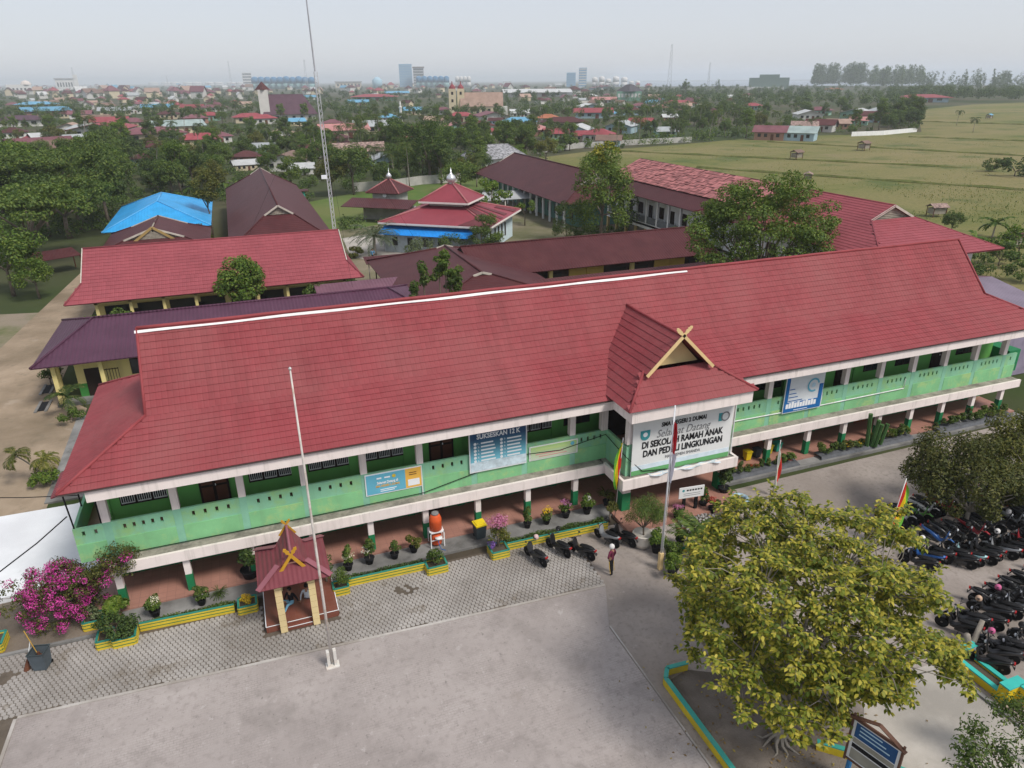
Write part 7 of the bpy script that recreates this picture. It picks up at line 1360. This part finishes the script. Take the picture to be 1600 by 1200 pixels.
tower_block(635, 136, 18, 30, 'blue glass-banded tower on the skyline', bl1, bands=9, bm=bl2); tower_block(655, 136, 15, 25, 'grey-brown unfinished tower beside the blue tower', gy, bands=7, top=mat('dark_slab', (.16, .12, .10), .8)); tower_block(892, 136, 13, 19, 'short blue tower with white edge on the skyline', bl1, bands=6, bm=bl2); tower_block(910, 138, 11, 27, 'slender blue and white tower on the skyline', bl1, bands=8, bm=wt); tower_block(388, 136, 12, 18, 'small white tower left of the tank row', wt, bands=5)
def tank(px, base, w, h, label, m, m2=None, group=None):
    o, u = landmark(px, base, 'storage_tank', label, 'tank'); o['group'] = group; H_POS.pop(); MB().lathe([(w/2*u, 0), (w/2*u, h*.45*u)], 14).build('shell', m2 or m, o, True); MB().lathe([(w/2*u, h*.45*u), (w/2*u, h*.9*u), (w*.3*u, h*u), (.1, h*1.04*u)], 14).build('upper_shell', m, o, True)
tb_, tg_ = mat('tank_blue', (.06, .19, .34), .5, .1), mat('tank_green', (.22, .36, .36), .5, .1)
for i in range(10): tank(400+9.8*i, 139, 9.4, 15+(.8 if i in (5, 7) else 0), 'blue-green storage tank in the long row on the skyline', tb_, tg_, 'blue tanks left of the mast')
for i in range(6): tank(655+8.6*i, 137, 8, 15, 'blue-green storage tank right of the grey tower', tb_, tg_, 'blue tanks behind the tan church')
for i in range(4): tank(715+6*i, 136, 5.6, 14, 'white silo in the cluster right of the blue tanks', wt, None, 'white silos')
for i, (x, w, h) in enumerate(((929, 8, 12), (940, 8, 13), (950, 8, 10), (962, 9, 13), (975, 9, 12), (986, 7, 7), (996, 7, 7))): tank(x, 135, w, h, 'pale silo in the plant right of the slender tower', wt, None, 'pale silos')
for i in range(9): tank(240+17*i+3*(i % 2), 133.5, 12, 4.2, 'low white oil tank on the far left skyline', wt, None, 'oil tanks')
o, u = landmark(590, 137, 'water_tank', 'pale blue round tank by the smoke', 'tank'); MB().lathe([(7*u, 0), (7*u, 10*u), (2*u, 14*u)], 14).build('shell', mat('tank_pale', (.34, .52, .62), .5), o, True)
o, u = landmark(545, 137, 'warehouse', 'long cream warehouse right of the mast', 'building'); fbox(o, 'wall', cr_, -18*u, 18*u, 0, 8*u, 0, 7*u); fbox(o, 'roof', gy, -19*u, 19*u, -1*u, 9*u, 7*u, 8.5*u); wins(o, 'x', 0, -17*u, 17*u, 7, 2*u, 5*u, 2.5*u)
o, u = landmark(32, 146, 'dome_hall', 'white hall with pale dome at the far left', 'building'); fbox(o, 'wall', wt, -13*u, 13*u, 0, 12*u, 0, 10*u); MB().lathe([(6*u, 0), (5.6*u, 2*u), (3.6*u, 4.6*u), (.2, 5.8*u)], 14, (8*u, 5*u, 9*u)).build('dome', mat('far_pale_dome', (.62, .55, .5), .6), o, True); wins(o, 'x', 0, -12*u, 12*u, 6, 3*u, 6*u, 2*u)
o, u = landmark(108, 141, 'white_hall', 'large white building with side tower at the left skyline', 'building'); fbox(o, 'wall', wt, -13*u, 10*u, 0, 10*u, 0, 13*u); fbox(o, 'tower', wt, 7*u, 12*u, -1*u, 5*u, 0, 18*u); wins(o, 'x', 0, -12*u, 6*u, 6, 4*u, 9*u, 1.6*u); fbox(o, 'roof', gy, -14*u, 10*u, -1*u, 10*u, 13*u, 14*u)
o, u = landmark(983, 158, 'green_hall', 'green and white hall with dark hipped roof', 'building'); fbox(o, 'wall', gn, -18*u, 17*u, 0, 16*u, 0, 13*u); wins(o, 'x', 0, -17*u, 16*u, 7, 5*u, 10*u, 3.2*u, m=wt, frame=wt); MB().lathe([(26*u, 0), (6*u, 9*u), (.2, 9.6*u)], 4, (0, 8*u, 13*u), sx=.78, sy=.6).xf(Matrix.Identity(4)).build('roof', mat('far_dark_roof', (.08, .075, .085), .7), o); rect(962, 133, 1002, 158, 158)
o, u = landmark(1200, 140, 'stepped_hall', 'dull green stepped block on the right skyline', 'building'); gg = mat('far_dull_green', (.13, .19, .16), .7, .06)
for x0, x1, h in ((-26, -13, 15), (-13, 13, 19), (13, 26, 15)): fbox(o, 'wall', gg, x0*u, x1*u, 0, 14*u, 0, h*u)
fbox(o, 'podium', wt, -27*u, 20*u, -3*u, 0, 0, 3.5*u); H_RECT.append((1172, 118, 1228, 136, 2000))
def lattice(px, base, h, w, label):
    o, u = landmark(px, base, 'lattice_tower', label, 'tower'); H_POS.pop(); m = mat('far_lattice', (.42, .43, .45), .6)
    for sx in (-1, 1): MB().bar((sx*w/2*u, 0, 0), (sx*w*.12*u, 0, h*u), .35*u*.9, .35*u*.9).build('leg', m, o)
    for k in range(10): z0, z1 = h*k/10, h*(k+1)/10; f0, f1 = w/2*(1-.76*k/10), w/2*(1-.76*(k+1)/10); MB().bar((-f0*u, 0, z0*u), (f1*u, 0, z1*u), .22*u, .22*u).build('brace', m, o); MB().bar((f0*u, 0, z0*u), (-f1*u, 0, z1*u), .22*u, .22*u).build('brace', m, o)
lattice(1045, 140, 58, 6, 'tall pale lattice tower right of the pale silos'); lattice(1106, 138, 33, 3, 'thin lattice tower beside the flat-topped tree'); lattice(480, 140, 38, 4, 'grey lattice tower behind the blue tank row'); lattice(362, 136, 32, 2.5, 'thin mast left of the blue tank row'); lattice(119, 138, 24, 2, 'far mast behind the white hall'); lattice(263, 136, 14, 1.6, 'tiny mast on the left skyline')
# far-off town houses a few pixels wide
FH = [house_meshes(k, c, w_, .8) for k, c, w_ in (('gable', 'white', 'white'), ('hip', 'mauve', 'white'), ('hip', 'maroon', 'cream'), ('gable', 'grey', 'white'), ('gable', 'mauve', 'white'), ('hip', 'red', 'cream'), ('gable', 'tan', 'cream'), ('gable', 'brown', 'white'), ('hip', 'maroon', 'white'), ('gable', 'maroon', 'cream'), ('hip', 'mauve', 'cream'), ('gable', 'blue', 'white'))]
fr = random.Random(3)
def far_house(px, py, smin=9, smax=16, lab='tiny far house', tall=1.0):
    p = P(px, py); o = thing('far_house', lab, 'house', p, fr.uniform(0, 3.1), 'houses of the far town'); s = fr.uniform(smin, smax); o.scale = (s, s, s*fr.uniform(.9, 1.3)*tall); m = fr.choice(FH); inst(m[0], 'wall', o); inst(m[1], 'roof', o); H_POS.append((p.x, p.y, s*.7))
for k in range(150): far_house(fr.uniform(-10, 420), 133.5+22*fr.random()**1.6, 11, 22, 'tiny house among the far roofs of the left skyline', fr.uniform(1, 1.7))
for k in range(60): far_house(fr.uniform(420, 1020), 134.5+14*fr.random()**1.3, 11, 24, 'tiny house among the far roofs below the towers', fr.uniform(1, 1.6))
for k in range(36): far_house(fr.uniform(20, 420), 158+16*fr.random(), 9, 13, 'small house half hidden in the trees of the far left')
for k in range(34): far_house(fr.uniform(560, 1180), 152+16*fr.random(), 9, 13, 'small house half hidden in the trees of the middle distance')
# field sheds
def field_shed(px, py, s, label, col='brown', rz=.3):
    o = thing('field_shed', label, 'shed', P(px, py), rz); m = HM[col]; q = MB(); q.slab([(-1.6*s, -1.2*s, 1.7*s), (1.6*s, -1.2*s, 1.7*s), (1.6*s, 0, 2.3*s), (-1.6*s, 0, 2.3*s)], .06); q.slab([(1.6*s, 1.2*s, 1.7*s), (-1.6*s, 1.2*s, 1.7*s), (-1.6*s, 0, 2.3*s), (1.6*s, 0, 2.3*s)], .06); q.build('roof', m, o); fbox(o, 'wall', M_wood_w, -1.2*s, 1.2*s, -.8*s, .8*s, .5*s, 1.5*s)
    for x in (-1.3, 1.2):
        for y in (-.9, .9): fbox(o, 'post', M_brown, x*s, (x+.1)*s, y*s, (y+.1)*s, 0, 1.8*s)
field_shed(1244, 249, 1.25, 'small stilt shed in the rice field left of centre'); field_shed(1349, 235, 1.4, 'low brown shed in the rice field'); field_shed(1262, 282, .9, 'tilted scrap shed at the near field edge', 'patchy', .8); field_shed(1462, 338, 1.0, 'rusty striped shed beside the bare field patch', 'patchy', -.2); field_shed(1545, 186, 1.3, 'blue sheeted hut far out in the field', 'blue'); field_shed(1580, 386, 1.0, 'brown hut among the bushes at the right edge', 'maroon')
for k, (a, b_) in enumerate(((P(960, 236), P(1500, 262)), (P(1090, 262), P(1640, 300)), (P(1200, 222), P(1640, 246)), (P(1420, 214), P(1640, 222)), (P(1440, 190), P(1640, 196)))):
    n_ = 14; pts = [a.lerp(b_, i/n_)+Vector((0, .35*math.sin(i*1.7+k), 0)) for i in range(n_+1)]; q = MB(); q.tube([(p.x, p.y, -.15) for p in pts], [.55+.2*math.sin(i*2.1+k) for i in range(n_+1)], 6); o = q.build('field_bund', mat('bund_grass', (.10, .115, .034), .95, .3, .6, dirt=(.19, .15, .08), dirt_amt=.6, ds=.2)); o['kind'] = 'structure'
# ---- trees: belts and copses
tr_ = random.Random(9)
def blocked(px, y_top, y_bot, w, dist):
    for (a, b_, c, d, hd) in H_RECT:
        if hd > dist-4 and px+w*.36 > a and px-w*.36 < c and y_top < b_+.55*(d-b_) and y_bot > b_+1:
            ox = min(px+w*.36, c)-max(px-w*.36, a)
            if ox > .5*(c-a): return True
    return False
BLD = [(-19, 12, 55, 152), (12, 72, 40, 118), (47, 70, 100, 158), (18, 44, 92, 118), (-27, -13, 30, 113)]
FIELD = [P(838, 247), P(930, 235), P(1060, 226), P(1190, 214), P(1340, 210), P(1440, 206), P(1432, 172), P(1520, 163), P(1660, 158), P(2200, 165), P(2600, 300), Vector((66, 30, 0)), Vector((70, 118, 0)), Vector((90, 150, 0))]
LAWN = [P(470, 320), P(560, 300), P(640, 288), P(770, 280), P(800, 300), P(700, 345), P(480, 360)]
def inside(p, poly):
    c = False; n = len(poly)
    for i in range(n):
        a, b_ = poly[i], poly[i-1]
        if (a[1] > p[1]) != (b_[1] > p[1]) and p[0] < (b_[0]-a[0])*(p[1]-a[1])/(b_[1]-a[1])+a[0]: c = not c
    return c
def top_px(p, h):
    d = np.array([p.x, p.y, h-CAMH]); f = d @ _F; return 600-FPX*(d @ _U)/f, FPX/f
def belt(n, x0, x1, y0, y1, kinds, label, group, smin=.8, smax=1.3, bias=1.0, tries=16, hts={'broad': 8.2, 'tall': 11.5, 'palm': 11.5, 'bush': 2.2, 'small': 5, 'banana': 4.5, 'casuarina': 21, 'spread': 10}):
    for i in range(n):
        for t in range(tries):
            px = tr_.uniform(x0, x1); py = y0+(y1-y0)*tr_.random()**bias; p = P(px, py); k = tr_.choice(kinds); s = tr_.uniform(smin, smax)
            if any(a-2 < p.x < b_+2 and c-2 < p.y < d+2 for a, b_, c, d in BLD) or inside(p, FIELD) or inside(p, LAWN): continue
            if any((p.x-a)**2+(p.y-b_)**2 < (r_*.8)**2 for a, b_, r_ in H_POS): continue
            ty, u = top_px(p, hts[k]*s)
            if blocked(px, ty, py, {'palm': 6, 'tall': 5.5, 'spread': 16}.get(k, 7)*s*u, math.hypot(p.x, p.y)): 
                if k == 'bush': continue
                s *= .55; ty, u = top_px(p, hts[k]*s)
                if t < 4 or blocked(px, ty, py, 5*s*u, math.hypot(p.x, p.y)): continue
            nm = {'palm': 'coconut_palm', 'banana': 'banana_plant', 'bush': 'bush', 'small': 'small_tree', 'casuarina': 'casuarina_tree', 'tall': 'tall_tree', 'spread': 'rain_tree'}.get(k, 'broadleaf_tree'); wd = {'palm': 'coconut palm', 'banana': 'banana plant', 'bush': 'bush', 'casuarina': 'feathery casuarina', 'broad': 'broadleaf tree', 'small': 'small leafy tree', 'tall': 'tall leafy tree', 'spread': 'spreading tree'}[k]
            put_tree(tr_.choice(PT[k]), nm, '%s %s' % (wd, label), 'bush' if k == 'bush' else ('palm' if k == 'palm' else 'tree'), p, s, tr_.uniform(0, 6.28), group+', '+wd); break
B_, T_, PA, BU, BA, SP, SM = 'broad', 'tall', 'palm', 'bush', 'banana', 'spread', 'small'
belt(30, -60, 180, 300, 372, [B_, B_, T_, B_, SP], 'in the dark grove left of the blue roof', 'grove left of the blue roof', .9, 1.3)
belt(64, 110, 480, 246, 312, [B_, B_, T_, B_, PA, BA, BU], 'in the belt behind the blue roof and maroon hall', 'belt behind the blue roof', .7, 1.05)
belt(44, -40, 260, 232, 300, [B_, T_, B_, PA, B_], 'in the belt at the left edge', 'belt at the left edge', .7, 1.05)
belt(56, 470, 760, 236, 294, [B_, B_, T_, PA, PA, BA, BU], 'in the belt behind the lawn', 'belt behind the lawn', .7, 1.1)
belt(34, 640, 900, 218, 262, [B_, T_, PA, B_, BA], 'in the copse between lawn and field', 'copse between lawn and field', .7, 1.05)
belt(260, -30, 640, 178, 250, [B_, SM, SM, PA, T_, PA, SM], 'among the houses of the left village', 'left village', .5, .95)
belt(170, 640, 1180, 174, 236, [B_, SM, PA, T_, PA, SM], 'among the houses of the middle village', 'middle village', .5, .95)
belt(95, 1060, 1445, 174, 216, [B_, PA, SM, T_, SM], 'in the village at the field edge', 'village at the field edge', .55, 1.0)
belt(40, 840, 1330, 212, 240, [BU, BA, BU, PA], 'along the far field wall', 'along the far field wall', .6, 1.1)
belt(26, 1372, 1455, 180, 207, [B_, T_, B_], 'in the dark clump at the field corner', 'dark clump at the field corner', .9, 1.2)
def scatter(n, x0, x1, y0, y1, seed, ok=lambda p: True, tree=8.0, w=5.5):
    r = random.Random(seed); out = []
    for i in range(n*4):
        if len(out) >= n: break
        px, py = r.uniform(x0, x1), r.uniform(y0, y1); p = P(px, py)
        if inside(p, FIELD) or any((p.x-a)**2+(p.y-b_)**2 < (q_*.7)**2 for a, b_, q_ in H_POS) or not ok(p): continue
        ty, u = top_px(p, tree)
        if blocked(px, ty, py, w*u, math.hypot(p.x, p.y)): continue
        out.append((p.x, p.y))
    return out
wood('undergrowth', 'low scrub and gardens filling the village ground', scatter(1000, -30, 1440, 176, 252, 51, lambda p: not any(a-2 < p.x < b_+2 and c-2 < p.y < d+2 for a, b_, c, d in BLD) and not inside(p, LAWN), 2.5, 2), seed=51, nl=60, L=.55, lm=L_mid, hs=(1.6, 3.4), wr=(1.6, 3.0)); wood('undergrowth', 'scrub under the trees around the blue roof and lawn', scatter(420, -60, 760, 252, 372, 52, lambda p: not any(a-1 < p.x < b_+1 and c-1 < p.y < d+1 for a, b_, c, d in BLD) and not inside(p, LAWN), 2.5, 2), seed=52, nl=110, L=.4, lm=L_dark, hs=(1.4, 3.0), wr=(1.4, 2.6))
wood('mid_wood', 'wooded belt between the villages and the far town', scatter(560, -20, 1200, 154, 188, 41), seed=41, nl=200, L=.8, hs=(6, 10), wr=(2.8, 4.2)); wood('far_wood', 'dark green woods below the skyline', scatter(520, -30, 1260, 137, 157, 42), seed=42, nl=120, L=1.5, hs=(7, 12), wr=(4, 6.5))
wood('far_wood', 'dark woods left of the field and green hall', scatter(260, 1010, 1440, 137, 172, 43), seed=43, nl=170, L=1.2, hs=(8, 13), wr=(4, 6)); wood('field_wood', 'dense dark wood closing the far side of the field', scatter(240, 1385, 1680, 146, 160, 44), seed=44, nl=220, L=1.2, hs=(9, 16), wr=(4, 6.5))
def stand(n, x0, x1, y0, y1, seed): r = random.Random(seed); return [tuple(P(r.uniform(x0, x1), r.uniform(y0, y1))[:2]) for i in range(n)]
wood('casuarina_stand', 'tall dense casuarina stand on the right skyline', stand(60, 1270, 1350, 134, 137, 45), 'tall', 45, 620, 2.6, hs=(52, 64), wr=(13, 19)); wood('casuarina_stand', 'second casuarina stand beside the tall one', stand(52, 1354, 1440, 134.5, 138, 46), 'tall', 46, 560, 2.4, hs=(40, 54), wr=(11, 17)); wood('casuarina_stand', 'loose feathery casuarina row at the right skyline', stand(60, 1440, 1680, 136.5, 143, 47), 'tall', 47, 380, 1.6, hs=(26, 40), wr=(6, 11))
# rough growth in the field
def tufts(name, label, n, area, L, lm, seed, h=.5):
    rng = np.random.default_rng(seed); pts = []
    while len(pts) < n:
        p = P(rng.uniform(*area[:2]), rng.uniform(*area[2:]))
        if inside(p, FIELD) and math.sin(p.x*.11+1.3*math.sin(p.y*.07))*math.sin(p.y*.09+.8) > -.15: pts.append((p.x, p.y, rng.uniform(.1, h)))
    pts = np.array(pts); o = inst(fast_mesh(name, rot_leaves(pts, rng.normal(size=(n, 3))*[1, 1, .4], L, L*.35, rng, tan=np.tile([0, 0, 1.], (n, 1))), 4, lm), name); tag(o, label, 'grass', kind='stuff')
tufts('grass', 'tall yellowish grass tufts over the rice field', 3500, (860, 1640, 215, 340), .35, leafmat('grass_blade', [(0, (.12, .145, .03)), (.5, (.18, .18, .05)), (1, (.25, .22, .08))], .3), 61); tufts('weeds', 'rank green weeds along the near edge of the field', 2600, (1340, 1640, 290, 440), .35, L_mid, 62, .4)
for (px, py, k, i, s, lb, nm) in ((1494, 196, 'palm', 0, .7, 'lone palm standing in the far field', 'coconut_palm'), (1520, 207, 'palm', 2, .75, 'short palm in the field right of the lone palm', 'coconut_palm'), (1485, 366, 'broad', 0, .42, 'round bush beyond the right roof gable', 'bush'), (1550, 268, 'bush', 0, 1.6, 'dark bush left of the big bush at the field edge', 'bush'), (1585, 275, 'bush', 2, 2.3, 'big dark bush at the right edge of the field', 'bush'), (1410, 168, 'bush', 1, 2.4, 'bush at the far end of the field', 'bush'),
        (1550, 372, 'banana', 0, 1.0, 'banana plants beside the brown hut', 'banana_plant'), (1520, 392, 'banana', 1, .9, 'banana plants right of the roof gable', 'banana_plant'), (1590, 398, 'bush', 1, 1.8, 'pale green bush at the right picture edge', 'bush'), (1560, 415, 'bush', 1, 1.5, 'leafy bush above the lilac roof', 'bush'), (1520, 428, 'bush', 0, 1.3, 'low bush behind the lilac roof', 'bush'), (1595, 440, 'bush', 1, 1.2, 'weedy bush by the right edge', 'bush'),
        (1070, 150, 'tall', 1, 1.9, 'flat-topped tall tree on the skyline beside the lattice tower', 'broadleaf_tree'), (1120, 146, 'casuarina', 0, 1.1, 'dark casuarina beside the thin lattice tower', 'casuarina_tree')):
    put_tree(PT[k][i], nm, lb, 'palm' if k == 'palm' else ('bush' if nm == 'bush' else 'tree'), P(px, py), s, px*.1)
# trees round the school, each its own
def T(px, py, key, i, s, lb, sz=None, nm='broadleaf_tree', cat='tree'): return put_tree(PT[key][i], nm, lb, cat, P(px, py), s, px*.37, None, sz)
T(60, 412, 'spread', 0, 1.0, 'wide dark rain tree over the dirt road'); T(10, 330, 'spread', 1, 1.15, 'wide layered tree at the left edge'); T(110, 372, 'spread', 0, .9, 'dark spreading tree left of the brown pavilion'); T(22, 462, 'broad', 2, 1.0, 'bright green tree at the left picture edge'); T(62, 466, 'broad', 2, .6, 'small light green tree beside the dirt road')
T(553, 304, 'broad', 0, 1.25, 'round dark tree behind the lawn left of the pavilion'); T(520, 306, 'broad', 4, .95, 'olive tree at the left end of the lawn wall'); T(618, 294, 'palm', 0, .8, 'coconut palm behind the small pavilion', nm='coconut_palm', cat='palm'); T(640, 292, 'palm', 1, .8, 'leaning coconut palm between pavilion and mosque dome', nm='coconut_palm', cat='palm'); T(745, 292, 'palm', 2, .9, 'short coconut palm right of the mosque dome', nm='coconut_palm', cat='palm'); T(690, 288, 'tall', 1, .95, 'tall leafy tree just behind the mosque dome'); T(605, 300, 'broad', 3, .8, 'bushy tree at the lawn wall behind the pavilion')
shrubby('leafy light green tree before the red-tiled classroom', (-.9, 73.4, 0), (2.5, 2.2, 2.3), 4.9, 30, (.7, 1.1), 5200, .3, L_lite, 201, 'broadleaf_tree', 'tree', 2.2, .13); shrubby('dark round shrub at the end of the red-tiled classroom', (-12.9, 73.2, 0), (2.5, 1.5, 1.1), 2.2, 18, (.5, .8), 2200, .28, L_mid, 202); shrubby('small dark shrub at the mast foot', (6.0, 73.6, 0), (1.2, 1.2, 1.3), 2.9, 10, (.4, .6), 1100, .25, L_mid, 203)
shrubby('slender yellow-green tree between blue roof and maroon hall', P(333, 372), (1.9, 1.9, 4.2), 7.5, 22, (.6, 1.0), 2600, .34, L_olive, 204, 'broadleaf_tree', 'tree', 5, .13); shrubby('pale green frangipani before the brown pavilion', P(270, 395), (2.3, 2.0, 1.1), 3.7, 14, (.5, .8), 1500, .36, L_lite, 205, 'frangipani', 'tree', 2.4, .14); shrubby('yellowish shrub right of the brown pavilion', P(322, 392), (1.3, 1.3, 1.6), 2.2, 10, (.5, .7), 900, .3, L_olive, 206)
put_tree(palm_meshes(470, 2.6, 44, 4.0, L_grey, 9, .10, .6, .1, .25, .62), 'date_palm', 'grey-green date palm in front of the mosque', 'palm', P(586, 398)); 
for k, (px, py, w, h, lm, lb) in enumerate(((752, 404, 1.5, 2.9, L_mid, 'cone-shaped cypress at the mosque corner'), (770, 402, 1.3, 2.7, L_mid, 'second cypress right of the mosque corner'), (887, 384, 2.3, 3.2, L_mid, 'round clipped topiary beyond the brown row'), (1046, 420, 1.9, 2.4, L_mid, 'clipped round tree at the end of the brown row'))): shrubby(lb, P(px, py), (w, w, h), h+.3, 30, (.5, .75), 4200, .2, lm, 210+k, 'topiary', 'tree', .8, .1, lo=.75, zmin=-.95, cone=.45 if k < 2 else .15)
for k, (px, py, w, lm, lb) in enumerate(((708, 402, 2.6, L_mid, 'green bush before the mosque awning'), (665, 404, 2.4, L_grey, 'pale bush under the blue awning'), (925, 374, 2.0, L_lite, 'bright shrub left of the white block'), (960, 372, 1.8, L_lite, 'light shrub with orange tips by the white block'), (905, 378, 1.3, L_mid, 'low hedge shrub before the tall tree'), (740, 385, 1.6, L_mid, 'small bush left of the cypresses'), (555, 402, 1.2, L_olive, 'olive shrub at the mosque yard edge'), (548, 452, 1.2, L_dark, 'dark tub plant beside the covered way'))): shrubby(lb, P(px, py), (w, w*.8, w*.6), w*.6, 12, (w*.25, w*.4), 1400, .24, lm, 220+k)
shrubby('tall dark tree with yellow crown left of the white block', (50.0, 94.5, 0), (4.6, 5.6, 6.4), 8.0, 66, (1.0, 1.7), 9000, .36, L_mid, 230, 'broadleaf_tree', 'tree', 5, .26, zmin=-.7)
rng = np.random.default_rng(231); inst(fast_mesh('crown_top', crown_leaves(rng, clumps(rng, 14, (1.7, 1.7, 1.7), 13.4, (.5, .9), .3, -1), 1500, .36, .2), 4, L_yel), 'crown_top', C.objects[[o_.name for o_ in C.objects if o_.get('label', '').startswith('tall dark tree')][0]])
shrubby('wide airy tree in front of the white block', (48.6, 57.5, 0), (8.0, 5.4, 6.0), 8.6, 130, (.8, 1.5), 26000, .27, L_mid, 232, 'broadleaf_tree', 'tree', 3.5, .3, zmin=-.45, flat=.6, nl=30); shrubby('lighter shrubby growth left under the wide airy tree', (44.5, 56, 0), (4.0, 2.6, 2.2), 4.2, 34, (.7, 1.2), 4200, .28, L_mid, 233, 'shrub', 'shrub', 1.5, .12)
shrubby('light green papaya-like tree behind the mosque', P(768, 352), (3.0, 3.0, 2.2), 5.4, 16, (.6, 1.0), 1900, .4, L_lite, 234, 'broadleaf_tree', 'tree', 3.5, .14); shrubby('small open tree by the brown hall', P(820, 352), (2.0, 2.0, 1.0), 3.2, 10, (.4, .7), 700, .34, L_mid, 235, 'broadleaf_tree', 'tree', 2.0, .1); shrubby('green tree left of the chequered roof', P(720, 300), (5, 4, 3), 4.0, 26, (1.0, 1.6), 3600, .4, L_mid, 236, 'broadleaf_tree', 'tree', 3, .2); shrubby('big dark mango tree behind the lawn wall', P(672, 285), (6.5, 6, 6.5), 8.5, 50, (1.3, 2.2), 7000, .45, L_dark, 237, 'broadleaf_tree', 'tree', 5, .35)
CP = thing('codiaeum_plants', 'row of tall yellow-topped columnar shrubs behind the main ridge', 'shrub', (15.0, 57.9, 0))
for k, (dx, h) in enumerate(((-1.2, 9.1), (.2, 9.4), (.75, 9.9), (1.2, 8.2), (1.85, 8.4), (-2.2, 7.5))):
    rng = np.random.default_rng(250+k); cl = [(np.array([dx+rng.normal()*.15, rng.normal()*.2, h-.3-i*.32]), .42) for i in range(6)]; MB().tube([(dx, 0, 0), (dx, 0, h-1)], .06, 5).build('stem', bark, CP); inst(fast_mesh('foliage', crown_leaves(rng, cl[1:], 420, .34, .11), 4, L_mid), 'foliage', CP); inst(fast_mesh('tip_leaves', crown_leaves(rng, cl[:2], 130, .34, .11), 4, L_lite), 'tip_leaves', CP)
# ------------------------------------------------------------------ smoke and haze
def volbox(name, x0, x1, y0, y1, z0, z1, dens, col, noise=None):
    o = MB().box(x0, x1, y0, y1, z0, z1).build(name, None); o.data.materials.clear(); m = bpy.data.materials.new(name); m.use_nodes = True; N = NT(m); out = N.n('ShaderNodeOutputMaterial'); v = N.n('ShaderNodeVolumePrincipled'); v.inputs['Density'].default_value = dens; v.inputs['Color'].default_value = (*col, 1); v.inputs['Density Attribute'].default_value = ''; v.inputs['Anisotropy'].default_value = .0; N.l(v.outputs[0], out.inputs['Volume']); o.data.materials.append(m); o['kind'] = 'stuff'; return o
hz = volbox('haze', -27000, 27000, -2500, 27000, -1.5, 90, .00019, (.84, .90, .97))
